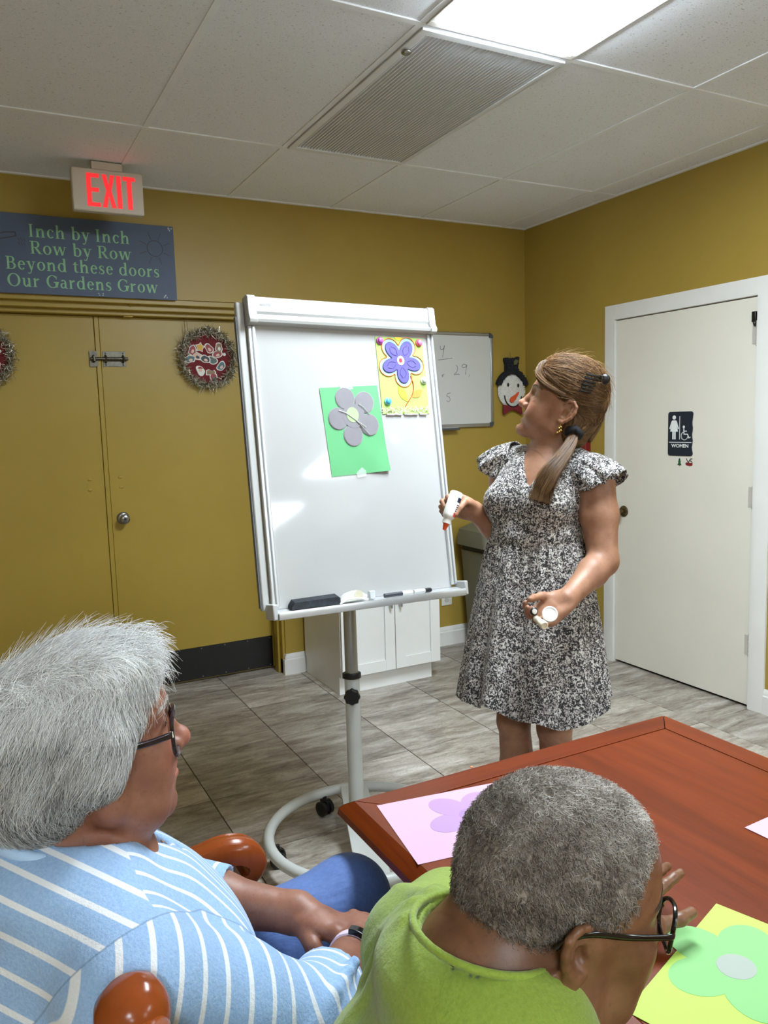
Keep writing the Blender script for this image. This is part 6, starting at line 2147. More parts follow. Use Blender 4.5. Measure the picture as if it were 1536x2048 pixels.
P = grow(CWw, roots, flowW, 11, 0.0085, lambda t: 0.001 + 0.003 * math.sin(t * PI), rsn, 0.07)
V, F, r = strands(P, 0.00032 + 0.00025 * rsn.rand(len(P)), 0.35)
np_link('hair_strands', V, F, M_HW, hair, {'rnd': ('FLOAT', r)})['kind'] = 'stuff'
# fly-away wisps
roots = scatter(Vh, Fh, 260, lambda C: to_local(HW, C)[:, 2] > 0.03, rsn)
P = grow(CWw, roots, flowW, 9, 0.008, lambda t: 0.002 + 0.022 * t, rsn, 0.45)
V, F, r = strands(P, np.full(len(P), 0.00035), 0.4)
np_link('hair_wisps', V, F, M_HW, hair, {'rnd': ('FLOAT', 0.5 + 0.5 * r)})['kind'] = 'stuff'
# fringe lock swept across the forehead
def lock(parent, pts, rad, n, width, mt, seed, name='hair_lock', thick=1.0, flat=None):
    """bundle of strands along a curve"""
    rs_ = np.random.RandomState(seed)
    C = np.array([tuple(p) for p in bez(pts, 6)])
    K = len(C)
    T_ = np.gradient(C, axis=0)
    T_ /= np.linalg.norm(T_, axis=1, keepdims=True)
    ref = np.array([0.0, 0, 1.0]) if flat is None else np.array(flat, float)
    A = np.cross(T_, ref)
    A /= np.linalg.norm(A, axis=1, keepdims=True) + 1e-9
    B = np.cross(T_, A)
    wd = np.interp(np.linspace(0, 1, K), np.linspace(0, 1, len(width)), width)
    ang = rs_.rand(n) * 2 * np.pi
    rad_ = np.sqrt(rs_.rand(n))
    wob = rs_.randn(n, 2) * 0.15
    q = np.linspace(0, 1, K)
    P_ = C[None] + (A[None] * (np.cos(ang) * rad_)[:, None, None] + B[None] * (np.sin(ang) * rad_ * thick)[:, None, None]) * wd[None, :, None]
    P_ = P_ + (A[None] * wob[:, :1, None] + B[None] * wob[:, 1:, None]) * (q ** 2 * wd)[None, :, None]
    V, F, r = strands(P_, rad * (0.7 + 0.6 * rs_.rand(n)), 0.4)
    o = np_link(name, V, F, mt, parent, {'rnd': ('FLOAT', r)})
    o['kind'] = 'stuff'
    return o
lw = lambda pts: [Vector(apply(HW, [p])[0]) for p in pts]
lock(hair, lw([(0.056, 0.010, 0.128), (0.094, 0.026, 0.104), (0.098, 0.045, 0.078), (0.082, 0.060, 0.060), (0.050, 0.072, 0.050), (0.010, 0.080, 0.045)]), 0.0004, 480, [0.006, 0.011, 0.011, 0.010, 0.008], M_HW, 2)
lock(hair, lw([(0.055, -0.020, 0.130), (0.090, -0.026, 0.104), (0.092, -0.046, 0.076), (0.070, -0.064, 0.056), (0.020, -0.078, 0.045)]), 0.0006, 160, [0.006, 0.010, 0.010, 0.008], M_HW, 3)
# hair falling from the claw clip
lock(hair, [Vector(p) for p in ((1.6627, 1.7880, 1.5780), (1.6673, 1.7801, 1.5364), (1.6512, 1.7710, 1.4892), (1.6280, 1.7668, 1.4515), (1.6078, 1.7615, 1.4170))], 0.0006, 700, [0.016, 0.020, 0.022, 0.020, 0.010], M_HW, 4)
# pony tail over the shoulder, gathered by a dark band
pony = [v(p) for p in ((1.5472, 1.7534, 1.4424), (1.5195, 1.7408, 1.4090), (1.4802, 1.7337, 1.3710), (1.4291, 1.7289, 1.3216), (1.4039, 1.7334, 1.2552))]
lock(hair, [Vector(p) for p in pony], 0.0005, 2600, [0.014, 0.020, 0.025, 0.032, 0.034], M_HW, 6, 'pony_tail', 0.7)
tl = Sdf()
tl.chain(pony[:-1] + [pony[-1] * 0.6 + pony[-2] * 0.4], [0.007, 0.011, 0.015, 0.018, 0.012], 0.012)
V, F = sdf_mesh(tl, [(pony[2] - 0.16, pony[2] + 0.16, 0.003)])
np_link('pony_tail_core', V, F, M_HW, hair, {'rnd': ('FLOAT', 0.2 + 0.3 * rsn.rand(len(V)))})
d_ = Vector(pony[1] - pony[0]).normalized()
sb_ = MB()
o1 = d_.orthogonal().normalized()
o2 = d_.cross(o1)
cb_ = Vector(pony[0])
sb_.tube([cb_ + (o1 * math.cos(a) + o2 * math.sin(a)) * 0.017 + d_ * 0.003 * math.sin(5 * a) for a in [2 * PI * k / 40 for k in range(40)]], 0.0105, 10, closed=True)
sb_.build('hair_band', mat('black_band', (22, 24, 30), 0.8), hair)
clo = np.array((1.5832, 1.7106, 1.5800)) - apply(HW, [(-0.105, 0.045, 0.066)])[0]
cl_ = MB(Matrix.Translation(Vector(clo)) @ Matrix(np.array(HW).tolist()))
for q in range(6):
    z = 0.040 + 0.009 * q
    cl_.tube([(-0.076, 0.070, z), (-0.100, 0.060, z + 0.002), (-0.118, 0.030, z + 0.003)], 0.0032, 6)
cl_.tube([(-0.116, 0.034, 0.036), (-0.122, 0.030, 0.064), (-0.116, 0.034, 0.094)], 0.007, 8)
cl_.ell((-0.128, 0.030, 0.086), (0.014, 0.010, 0.015), 14, 10)
cl_.build('claw_clip', M_BLACK, hair)
hp_ = MB(Matrix(np.array(HW).tolist())).tube([(0.052, 0.074, 0.062), (0.048, 0.079, 0.045)], 0.0011, 6)
hp_.build('hair_pin', mat('gold_pin', (200, 168, 96), 0.3, 0.9), hair)
er_ = MB(Matrix(np.array(HW).tolist()))
er_.tube([(-0.006, 0.083, -0.027), (-0.008, 0.085, -0.036)], 0.0008, 6)
for q in range(5):
    er_.ell((-0.010 + 0.004 * math.sin(q * 2.1), 0.085, -0.039 - 0.0042 * q), (0.0036, 0.0026, 0.0032), 8, 6)
er_.build('earring', mat('gold_pin', (200, 168, 96), 0.3, 0.9), W)
M_BRW = hair_mat('brown_eyebrow', (128, 94, 68), (148, 112, 84), (168, 130, 100))
eyebrows(W, HW, M_BRW, 4, 260, 0.0006, hs)
eyelashes(W, HW, mat('dark_lash', (40, 30, 28), 0.6), hs, 1.4, 0.0007)
# ---- glue bottle and caps in her hands
ba, bb = Vector((1.2555, 1.9281, 1.2789)), Vector((1.2050, 1.9233, 1.1712))
bd_ = (bb - ba).normalized()
bx_ = bd_.orthogonal().normalized()
GB = frame(ba, bx_, bd_.cross(bx_), bd_)
BL_ = (bb - ba).length
gb = thing('glue_bottle', ba, 'white glue bottle with orange cap held upside down by the woman', 'bottle')
MB(GB).lathe([(0, 0), (0.016, 0.0), (0.019, 0.004), (0.019, BL_ * 0.60), (0.0185, BL_ * 0.66), (0.012, BL_ * 0.72), (0.012, BL_ * 0.76)], None, 24).build('body', mat('glue_white', (236, 234, 228), 0.35, var=0.01), gb)
MB(GB).lathe([(0.0135, BL_ * 0.755), (0.0135, BL_ * 0.83), (0.010, BL_ * 0.835)], None, 20).build('collar', mat('glue_white', (236, 234, 228), 0.35), gb)
MB(GB).lathe([(0.0105, BL_ * 0.836), (0.0085, BL_ * 0.86), (0.0042, BL_ * 1.0), (0, BL_ * 1.005)], None, 18).build('nozzle', mat('glue_orange', (226, 84, 36), 0.4), gb)
to_cam = (Vector((0, 0, CAM_H)) - ba).normalized()
tc_ = (to_cam - bd_ * to_cam.dot(bd_)).normalized()
sd_ = bd_.cross(tc_)
if sd_.dot(Vector(cr_)) < 0:
    sd_ = -sd_
def label_patch(name, z0_, z1_, a0_, a1_, mt):
    r = 0.0193
    rows = []
    for z in (z0_, z1_):
        rows.append([ba + bd_ * z * BL_ + (tc_ * math.cos(math.radians(a)) + sd_ * math.sin(math.radians(a))) * r for a in [a0_ + (a1_ - a0_) * k / 8 for k in range(9)]])
    MB().loft(rows, False, False, False).build(name, mt, gb, fixn=False)
label_patch('navy_mark', 0.14, 0.26, 30, 95, mat('navy_print', (40, 50, 78), 0.5))
for q in range(4):
    label_patch('dark_stripe', 0.32 + 0.05 * q, 0.345 + 0.05 * q, 40, 100, mat('dark_print', (50, 48, 56), 0.5))
label_patch('red_mark', 0.53, 0.64, 35, 95, mat('red_print', (206, 62, 54), 0.5))
def cap(c, axis, r, h, label, name, mt, grp=None):
    c, axis = Vector(c), Vector(axis).normalized()
    x = axis.orthogonal().normalized()
    M_ = frame(c, x, axis.cross(x), axis)
    o = MB(M_).lathe([(0, 0), (r * 0.94, 0), (r, h * 0.15), (r, h * 0.85), (r * 0.92, h), (r * 0.8, h), (r * 0.78, h * 0.92), (0, h * 0.92)], None, 26).build(name, mt)
    return tag(o, label, 'cap')
M_CAPW = mat('white_cap_plastic', (236, 236, 232), 0.35, var=0.01)
M_CAPC = mat('cream_cap_plastic', (228, 218, 190), 0.4, var=0.02)
tv = lambda p: (Vector((0, 0, CAM_H)) - Vector(p)).normalized()
c1 = (1.2952, 1.5611, 0.9816)
cap(c1, tv(c1) + Vector((0.15, 0, 0.1)), 0.0205, 0.012, 'round white lid held in the woman\'s open hand', 'bottle_lid', M_CAPW)
c2a, c2b = Vector((1.2665, 1.5805, 0.9710)), Vector((1.2531, 1.5300, 0.9656))
o = MB(frame(c2a, (c2b - c2a).normalized().orthogonal().normalized(), (c2b - c2a).normalized().cross((c2b - c2a).normalized().orthogonal().normalized()), (c2b - c2a).normalized())).lathe([(0, 0), (0.0085, 0), (0.0085, 0.03), (0.0105, 0.036), (0.0105, 0.052), (0.009, 0.055), (0.006, 0.055), (0.005, 0.05), (0, 0.05)], None, 22).build('cream_tube_cap', M_CAPC)
tag(o, 'cream tapered cap lying across the woman\'s open palm', 'cap')
c3 = Vector((1.2529, 1.5734, 0.9930))
ax3 = (tv(c3) + Vector((0.3, -0.2, 0))).normalized()
pk = thing('small_black_cap', c3, 'small black ringed cap pinched by the woman\'s thumb', 'cap')
x3 = ax3.orthogonal().normalized()
M3 = frame(c3, x3, ax3.cross(x3), ax3)
MB(M3).lathe([(0.006, 0), (0.0105, 0), (0.0105, 0.006), (0.0085, 0.008), (0.006, 0.006)], None, 20).build('ring', M_BLACK, pk)
MB(M3).lathe([(0, 0.001), (0.0072, 0.001), (0.0066, 0.010), (0, 0.011)], None, 18).build('tip', mat('pale_tip', (226, 214, 206), 0.4), pk)

# ------------------------------------------------------------------ seated woman in the striped shirt
def stripe_mat():
    t = NT('blue_white_striped_jersey')
    v = t.coord()
    A = lambda n_: t.attr(n_).outputs['Fac']
    mixf = lambda m_, a_, b_: t.math('ADD', t.math('MULTIPLY', a_, t.math('SUBTRACT', 1.0, m_)), t.math('MULTIPLY', b_, m_))
    mf = t.math('GREATER_THAN', A('m_front'), 0.0)
    ma = t.math('GREATER_THAN', A('m_arm'), 0.0)
    fr = t.math('FRACT', mixf(ma, mixf(mf, A('st_back'), A('st_front')), A('st_arm')))
    d = t.math('ABSOLUTE', t.math('SUBTRACT', fr, 0.5))
    w = t.ramp(d, [(0.09, (1, 1, 1, 1)), (0.115, (0, 0, 0, 1))])
    n = t.noise(v, 300, 3, 0.6)
    b = t.ramp(n, [(0.35, rgb(140, 173, 214)), (0.65, rgb(157, 187, 222))])
    col = t.mix(w, b, rgb(228, 230, 234))
    seam = t.math('LESS_THAN', t.math('ABSOLUTE', A('m_arm')), 0.0011)
    col = t.mix(t.math('MULTIPLY', seam, 0.5), col, rgb(96, 122, 158))
    t.set(color=col, rough=0.85, sheen=0.15)
    t.bump(t.math('ADD', t.math('MULTIPLY', n, 0.15), t.noise(t.coord(scale=(1, 1, 1)), 9, 4, 0.6)), 0.45, 0.016)
    return t.m
M_STR = stripe_mat()
M_SKG = skin_mat('skin_ruddy_tan', (150, 101, 80), (124, 77, 60), 0.5)
G = thing('person', (0.12, 1.05, 0.0), 'seated grey-haired woman with glasses in a blue striped shirt', 'person')
HG = head_matrix((0.088, 0.965, 1.112), 8.0, 2.5, -2.0, 1.06)
GF = np.array([0.985, 0.174, 0.0]); GL = np.array([-0.174, 0.985, 0.0]); GZ = np.array([0, 0, 1.0])
GR = np.stack([GF, GL, GZ], 1)
hsG = head_sdf(nose=1.25, jowl=0.35, cheek=1.1, chin=0.95, full=1.03, eye_open=0.9, ears=0.9, crown=0.78)
BG = hsG.moved(HG)
gneck = np.array([0.055, 0.965, 1.008])
gch, gbe, gpe = np.array([0.095, 0.975, 0.865]), np.array([0.135, 1.02, 0.735]), np.array([0.04, 1.06, 0.60])
gsR, gsL = np.array([0.105, 0.800, 0.915]), np.array([0.055, 1.155, 0.915])
geR, gwR = np.array([0.315, 0.850, 0.745]), np.array([0.452, 1.000, 0.697])
geL, gwL = np.array([0.225, 1.240, 0.735]), np.array([0.408, 1.118, 0.708])
ghL, gkL = np.array([0.10, 1.17, 0.555]), np.array([0.560, 1.255, 0.605])
ghR, gkR = np.array([0.10, 0.98, 0.555]), np.array([0.560, 1.020, 0.590])
BG.cone(apply(HG, [(-0.034, 0, -0.045)])[0], gneck - GF * 0.008, 0.052, 0.058, 0.022)
BG.ell(gneck + GF * 0.05 - GZ * 0.035, (0.05, 0.08, 0.05), 0.03, GR)
BG.ell(gch, (0.12, 0.165, 0.12), 0.05, GR)
BG.ell(gbe, (0.15, 0.165, 0.17), 0.05, GR)
BG.ell(gpe, (0.15, 0.17, 0.11), 0.05, GR)
for sh, el, wr in ((gsR, geR, gwR), (gsL, geL, gwL)):
    BG.cone(gneck - GZ * 0.04, sh, 0.06, 0.055, 0.04)
    BG.chain([sh, el], [0.055, 0.045], 0.03)
    BG.chain([el, el + (wr - el) * 0.35, wr], [0.045, 0.043, 0.029], 0.03)
for hp, kn in ((ghL, gkL), (ghR, gkR)):
    BG.chain([hp, kn, kn + np.array([0.03, 0.0, -0.28]), kn + np.array([-0.02, 0.0, -0.50])], [0.08, 0.058, 0.050, 0.034], 0.03)
    BG.chain([kn + np.array([-0.03, 0, -0.535]), kn + np.array([0.10, 0.01, -0.56])], [0.032, 0.022], 0.03)
gRd = np.array([0.66, 0.72, -0.12])
hand(BG, gwR, gRd, np.array([0.15, -0.35, 0.92]), 1, 0.98, [(40, 55, 30), (42, 55, 30), (45, 55, 30), (48, 55, 30)], (4, 0, -3, -7), thumb=((0.8, 0.45, -0.4), (0.9, 0.1, -0.45), (0.85, -0.2, -0.5)), fat=1.12, wr=0.029)
gLd = np.array([0.62, -0.74, -0.14])
hand(BG, gwL, gLd, np.array([0.45, 0.05, 0.9]), -1, 1.0, [(30, 50, 30), (32, 52, 30), (36, 55, 30), (40, 55, 30)], (4, 0, -3, -7), thumb=((0.8, 0.45, -0.4), (0.9, 0.1, -0.45), (0.85, -0.2, -0.5)), fat=1.15, wr=0.029)
gc = np.array(HG)[:3, 3]
V, F = sdf_mesh(BG, [(gc - 0.185, gc + 0.185, 0.0019), ((0.36, 0.90, 0.60), (0.62, 1.20, 0.80), 0.0022), ((-0.25, 0.68, 0.0), (0.80, 1.45, 1.10), 0.0065)])
T = face_tint(V, HG, (168, 96, 86), (202, 116, 98), 0.45)
np_link('body', V, F, M_SKG, G, {'tint': ('FLOAT_COLOR', T)})
eyeballs(G, HG)
# ---- shirt
SG = Sdf()
SG.ell(gneck - GZ * 0.016 - GF * 0.012, (0.100, 0.130, 0.050), 0.03, GR)
SG.ell(gch, (0.142, 0.190, 0.125), 0.05, GR)
for s in (-1, 1):
    SG.ell(gch + GF * 0.085 + GL * s * 0.080 - GZ * 0.045, (0.075, 0.085, 0.080), 0.04, GR)
SG.ell(gbe, (0.170, 0.192, 0.185), 0.05, GR)
SG.ell(gpe, (0.165, 0.190, 0.125), 0.05, GR)
SG.ell(np.array([0.010, 1.0, 0.86]), (0.090, 0.165, 0.16), 0.05, GR)
cuffR = geR + (gwR - geR) * 0.42
cuffL = geL + (gwL - geL) * 0.42
TORSO_N = len(SG.p)
for sh, el, cu in ((gsR, geR, cuffR), (gsL, geL, cuffL)):
    SG.cone(gneck - GZ * 0.045, sh, 0.062, 0.068, 0.04)
    SG.chain([sh, sh + (el - sh) * 0.5, el, cu], [0.070, 0.070, 0.062, 0.056], 0.02)
# folds on the sleeve and body
rs = np.random.RandomState(2)
def fold(a, b, r, k=0.012, sub=False):
    SG.cone(a, b, r, r * 0.7, k, sub)
for q in range(5):
    u = 0.15 + 0.17 * q
    c = gsR + (geR - gsR) * u
    n_ = np.array([-0.1, -0.75, 0.65])
    fold(c + n_ * 0.062 + np.array([-0.05, 0.02, 0.02]), c + n_ * 0.064 + np.array([0.05, -0.0, -0.05]), 0.010)
for q in range(4):
    c = geR + (cuffR - geR) * (q / 3.0) * 0.9
    fold(c + np.array([-0.03, -0.055, 0.02]), c + np.array([0.03, -0.03, 0.055]), 0.011)
fold(gsR + np.array([0.05, 0.05, -0.01]), gsR + np.array([0.12, 0.10, -0.14]), 0.012, 0.016, True)
fold(gch + GF * 0.10 - GL * 0.10 + GZ * 0.02, gbe + GF * 0.15 - GL * 0.10, 0.010, 0.016)
# neck opening and placket cut
SG.cone(gneck + GZ * 0.000 + GF * 0.022, gneck + GZ * 0.12 + GF * 0.06, 0.072, 0.11, 0.005, sub=True)
vN = gneck + GF * 0.125 - GZ * 0.085
for k in range(5):
    u = k / 4.0
    c = vN + (gneck + GF * 0.075 + GZ * 0.02 - vN) * u
    SG.cone(c, c + GF * 0.05 + GZ * 0.05, 0.004 + 0.038 * u, 0.010 + 0.045 * u, 0.004, sub=True)
for el, wr, cu in ((geR, gwR, cuffR), (geL, gwL, cuffL)):
    d = (wr - el) / np.linalg.norm(wr - el)
    SG.half(cu + d * 0.0, d, 0.004) if False else None
    SG.cone(cu + d * 0.060, cu + d * 0.11, 0.075, 0.075, 0.003, sub=True)
V, F = sdf_mesh(SG, [((-0.30, 0.66, 0.46), (0.55, 1.42, 1.12), 0.0045)])
# stripe coordinates: slanting on back, upright in front, rings on the sleeves (seams picked in the material)
rel = V - gneck
xx, yy, zz = rel @ GF, rel @ GL, rel[:, 2]
AT = {'st_back': (rel @ np.array([-0.62, -0.35, -0.70])) / 0.029, 'st_front': (yy + 0.012 * np.sin(zz * 30)) / 0.026, 'm_front': xx - 0.052}
def seg_(a, b):
    ba = b - a
    t = ((V - a) @ ba) / (ba @ ba)
    tc = np.clip(t, -0.3, 1.2)
    return np.linalg.norm(V - a - tc[:, None] * ba, axis=1), t * np.linalg.norm(ba)
m_arm = np.full(len(V), -1.0)
st_arm = np.zeros(len(V))
for sh, el, cu, sgn in ((gsR, geR, cuffR, -1), (gsL, geL, cuffL, 1)):
    d1, t1 = seg_(sh, el)
    d2, t2 = seg_(el, cu)
    an_ = np.array([0.30, sgn * 0.72, -0.62])
    m_ = np.maximum(np.minimum(0.088 - np.minimum(d1, d2), (V - sh) @ an_ + 0.030), 0.075 - d2)
    w_ = 1 / (1 + np.exp(-(d1 - d2) / 0.012))
    t1 = (V - sh) @ (np.array([0.90, 0.05, -0.43]))
    s_ = t1 * (1 - w_) + ((el - sh) @ np.array([0.90, 0.05, -0.43]) + t2) * w_
    st_arm = np.where(m_ > m_arm, (s_ + 0.12 * zz) / 0.030, st_arm)
    m_arm = np.maximum(m_arm, m_)
AT['m_arm'], AT['st_arm'] = m_arm, st_arm
shirt = np_link('shirt', V, F, M_STR, G, {k: ('FLOAT', d) for k, d in AT.items()})
M_SHB = mat('pale_blue_binding', (176, 204, 236), 0.8, var=0.03, bump=0.2, bscale=300)
nb_ = MB()
pts = []
for k in range(25):
    a = math.radians(40 + 280 * k / 24)
    pts.append(tuple(gneck + GF * (0.008 + 0.081 * math.cos(a)) + GL * 0.080 * math.sin(a) + GZ * (0.006 - 0.026 * math.cos(a))))
nb_.tube(bez(pts, 3), 0.0075, 10)
nb_.build('neck_binding', M_SHB, shirt)
bt = mat('pearl_button', (150, 140, 132), 0.2, 0.6)
for k in range(4):
    c = vN + (gneck + GF * 0.085 + GZ * 0.015 - vN) * (0.95 - 0.30 * k) - GL * (0.034 * (0.95 - 0.30 * k)) + GF * 0.004
    c = c + np.array([0.008, 0, 0.006])
    M_ = frame(c, tuple(-GL), (0, 0, 1), tuple(GF))
    n_ = Vector(GF * 0.75 + GZ * 0.6).normalized()
    x_ = Vector(GL)
    M_ = frame(c, x_, n_.cross(x_), n_)
    MB(M_).lathe([(0, 0), (0.0052, 0), (0.0056, 0.002), (0.0044, 0.0028), (0.0030, 0.0018), (0, 0.0018)], None, 18).build('button', bt, shirt)
for cu, el, wr in ((cuffR, geR, gwR), (cuffL, geL, gwL)):
    d = (wr - el) / np.linalg.norm(wr - el)
    d = Vector(d)
    x_ = d.orthogonal().normalized()
    y_ = d.cross(x_)
    c = Vector(cu) + d * 0.010
# ---- trousers
PG = Sdf()
PG.ell(gpe, (0.155, 0.182, 0.115), 0.05, GR)
for hp, kn in ((ghL, gkL), (ghR, gkR)):
    PG.chain([hp, hp + (kn - hp) * 0.6, kn], [0.098, 0.088, 0.074], 0.03)
    PG.chain([kn, kn + np.array([0.03, 0.0, -0.28]), kn + np.array([-0.02, 0, -0.47])], [0.073, 0.066, 0.056], 0.03)
    PG.half((0, 0, 0.13), (0, 0, -1), 0.004)
V, F = sdf_mesh(PG, [((-0.2, 0.80, 0.10), (0.75, 1.46, 0.78), 0.006)])
t = NT('blue_denim_twill')
v_ = t.coord()
t.set(color=t.ramp(t.noise(v_, 120, 4, 0.7), [(0.3, rgb(74, 100, 156)), (0.7, rgb(88, 116, 174))]), rough=0.75, sheen=0.1)
t.bump(t.noise(t.coord(scale=(1, 6, 1)), 14, 3), 0.25, 0.01)
np_link('trousers', V, F, t.m, G)
for kn in (gkL, gkR):
    a = kn + np.array([-0.02, 0, -0.52])
    sh_ = Sdf()
    sh_.chain([a + (-0.03, 0, -0.03), a + (0.10, 0.01, -0.035), a + (0.19, 0.015, -0.045)], [0.042, 0.044, 0.030], 0.03)
    sh_.half((0, 0, 0.004), (0, 0, -1), 0.003)
    V, F = sdf_mesh(sh_, [(a - 0.25, a + 0.25, 0.006)])
    np_link('shoe', V, F, mat('grey_shoe', (90, 92, 98), 0.7), G)
# ---- fitness band on the right wrist
d = Vector(gwR - geR).normalized()
c = Vector(gwR) - d * 0.012
u_ = Vector((0, 0, 1)) - d * d.z
u_.normalize()
s_ = d.cross(u_)
fb = MB()
rows = []
for a in [2 * PI * k / 36 for k in range(37)]:
    o = u_ * math.cos(a) + s_ * math.sin(a)
    rows.append([c + o * 0.0330 - d * 0.009, c + o * 0.0330 + d * 0.009, c + o * 0.0355 + d * 0.008, c + o * 0.0355 - d * 0.008])
fb.loft(rows, False, False)
band = fb.build('wrist_band', mat('pale_lilac_rubber', (226, 204, 222), 0.6), G)
rows = []
for a in [math.radians(x) for x in range(-6, 58, 6)]:
    o = u_ * math.cos(a) + s_ * math.sin(a)
    rows.append([c + o * 0.0345 - d * 0.0105, c + o * 0.0345 + d * 0.0105, c + o * 0.0415 + d * 0.0085, c + o * 0.0415 - d * 0.0085])
MB().loft(rows).build('watch_face', mat('black_glass', (10, 10, 12), 0.12), band, bevel=0.001)
# ---- hair
M_HG = hair_mat('silver_grey_hair', (92, 89, 87), (204, 202, 201), (254, 254, 253), 0.42)
CG = Sdf()
CG.ell((-0.018, 0, 0.032), (0.106, 0.087, 0.084), 0.02)
CG.ell((0.030, 0, 0.082), (0.064, 0.068, 0.044), 0.03)
CG.ell((-0.064, 0, 0.006), (0.056, 0.078, 0.072), 0.03)
CG.ell((-0.052, 0, -0.034), (0.042, 0.062, 0.043), 0.03)
for s in (-1, 1):
    CG.ell((-0.004, s * 0.076, 0.014), (0.038, 0.024, 0.042), 0.02)
    CG.ell((0.078, s * 0.100, -0.040), (0.064, 0.075, 0.085), 0.01, sub=True)
CG.ell((0.112, 0, -0.015), (0.072, 0.110, 0.094), 0.012, sub=True)
CG.ell((0.036, 0, -0.100), (0.070, 0.120, 0.075), 0.012, sub=True)
CG.ell((-0.060, 0, -0.122), (0.085, 0.120, 0.058), 0.012, sub=True)
CGw = CG.moved(HG)
V, F = sdf_mesh(CGw, [(gc - 0.24, gc + 0.24, 0.0032)])
rsn = np.random.RandomState(9)
hairG = np_link('hair', V, F, M_HG, G, {'rnd': ('FLOAT', 0.30 + 0.25 * rsn.rand(len(V)))})
RG = np.array(HG)[:3, :3] / 1.08
def flowG(P):
    L = to_local(HG, P)
    top = np.clip((L[:, 2] - 0.075) / 0.05, 0, 1)[:, None]
    nape = np.clip((0.0 - L[:, 2]) / 0.05, 0, 1)[:, None]
    side = np.array([-0.42, 0, -0.9])
    d = np.array([0.95, 0.12, -0.05]) * top + side * (1 - top)
    d = d * (1 - nape) + np.array([0.35, 0, -0.9]) * nape
    fr_ = np.clip((L[:, 0] - 0.02) / 0.05, 0, 1)[:, None] * (1 - top)
    d = d * (1 - fr_ * 0.7) + np.array([0.15, 0, -0.9]) * fr_ * 0.7
    return d @ RG.T
roots = scatter(V, F, 17000, lambda C: np.ones(len(C), bool), rsn)
P = grow(CGw, roots, flowG, 8, 0.0068, lambda t: 0.001 + 0.008 * t, rsn, 0.22)
Vs, Fs, r = strands(P, 0.00032 + 0.00028 * rsn.rand(len(P)), 0.3)
Lz = np.repeat(to_local(HG, P[:, 0])[:, 2], P.shape[1] * 3)
clp = np.array([mnoise.noise(Vector(p * np.array((30, 30, 30)))) for p in to_local(HG, P[:, 0])])
r = np.clip(r * 0.62 + np.clip((Lz + 0.04) / 0.14, 0, 1) * 0.42 + np.repeat(clp, P.shape[1] * 3) * 0.35 + 0.02, 0, 1)  # height term puts crown light and lower shade into colour; clumps vary at random
np_link('hair_strands', Vs, Fs, M_HG, hairG, {'rnd': ('FLOAT', r)})['kind'] = 'stuff'
roots = scatter(V, F, 900, lambda C: to_local(HG, C)[:, 2] > 0.07, rsn)
P = grow(CGw, roots, flowG, 8, 0.0065, lambda t: 0.002 + 0.026 * t, rsn, 0.45)
Vs, Fs, r = strands(P, np.full(len(P), 0.00028), 0.3)
np_link('hair_wisps', Vs, Fs, M_HG, hairG, {'rnd': ('FLOAT', 0.55 + 0.45 * r)})['kind'] = 'stuff'
# spiky fringe
fq = []
for k in range(520):
    y = rsn.uniform(-0.06, 0.055)
    b = np.array([0.078 - 6 * y * y + rsn.randn() * 0.006, y, 0.104 - 4 * y * y + rsn.randn() * 0.010])
    d0 = np.array([0.85, rsn.randn() * 0.25, 0.35 + rsn.randn() * 0.3])
    d1 = np.array([0.7, rsn.randn() * 0.2, -0.9 + rsn.randn() * 0.35])
    L_ = rsn.uniform(0.022, 0.048)
    fq.append([b + d0 * L_ * t_ + (d1 - d0) * L_ * t_ * t_ * 0.5 for t_ in np.linspace(0, 1, 7)])
P = apply(HG, np.array(fq).reshape(-1, 3)).reshape(-1, 7, 3)
Vs, Fs, r = strands(P, 0.00035 + 0.0003 * rsn.rand(len(P)), 0.25)
np_link('fringe', Vs, Fs, M_HG, hairG, {'rnd': ('FLOAT', 0.5 + 0.5 * r)})['kind'] = 'stuff'
M_GLG = mat('dark_plum_tortoise', (44, 28, 34), 0.2, var=0.5, vscale=70)
glasses(G, HG, M_GLG, front_x=0.104, w=0.027, h=0.026, cx=0.034, cz=0.003, power=3.6, r=0.0024, tip=(-0.020, 0.012), bead=mat('rhinestone', (230, 220, 196), 0.15, 0.8), flat=1.25)
M_BRG = hair_mat('grey_eyebrow', (120, 108, 100), (150, 138, 130), (176, 166, 158))
eyebrows(G, HG, M_BRG, 8, 120, 0.0004, hsG)
eyelashes(G, HG, mat('dark_lash', (40, 30, 28), 0.6), hsG, 0.9, 0.0006)

# ------------------------------------------------------------------ seated person in the green shirt
M_SKN = skin_mat('skin_brown', (132, 92, 66), (104, 68, 46), 0.35, 0.42)
N = thing('person', (0.30, 0.53, 0.0), 'seated person with short grey hair and black glasses in a green shirt', 'person')
HN = head_matrix((0.460, 0.548, 1.030), -18.0, -11.0, 0.5, 0.94)
NF, NL, NZ = np.array([1.0, 0.0, 0.0]), np.array([0.0, 1.0, 0.0]), np.array([0, 0, 1.0])
hsN = head_sdf(nose=1.25, jowl=0.5, cheek=1.1, full=1.06, ears=0.86, earw=1.25, eye_open=0.9)
BN = hsN.moved(HN)
nneck = np.array([0.384, 0.560, 1.006])
nch, nbe, npe = np.array([0.350, 0.545, 0.80]), np.array([0.300, 0.535, 0.66]), np.array([0.250, 0.53, 0.555])
nsL, nsR = np.array([0.408, 0.722, 0.893]), np.array([0.395, 0.370, 0.893])
neL, nwL = np.array([0.545, 0.850, 0.820]), np.array([0.728, 0.752, 0.798])
neR, nwR = np.array([0.600, 0.315, 0.815]), np.array([0.770, 0.430, 0.800])
nc = np.array(HN)[:3, 3]
BN.cone(apply(HN, [(-0.034, 0, -0.030)])[0], nneck - NZ * 0.03, 0.054, 0.058, 0.025)
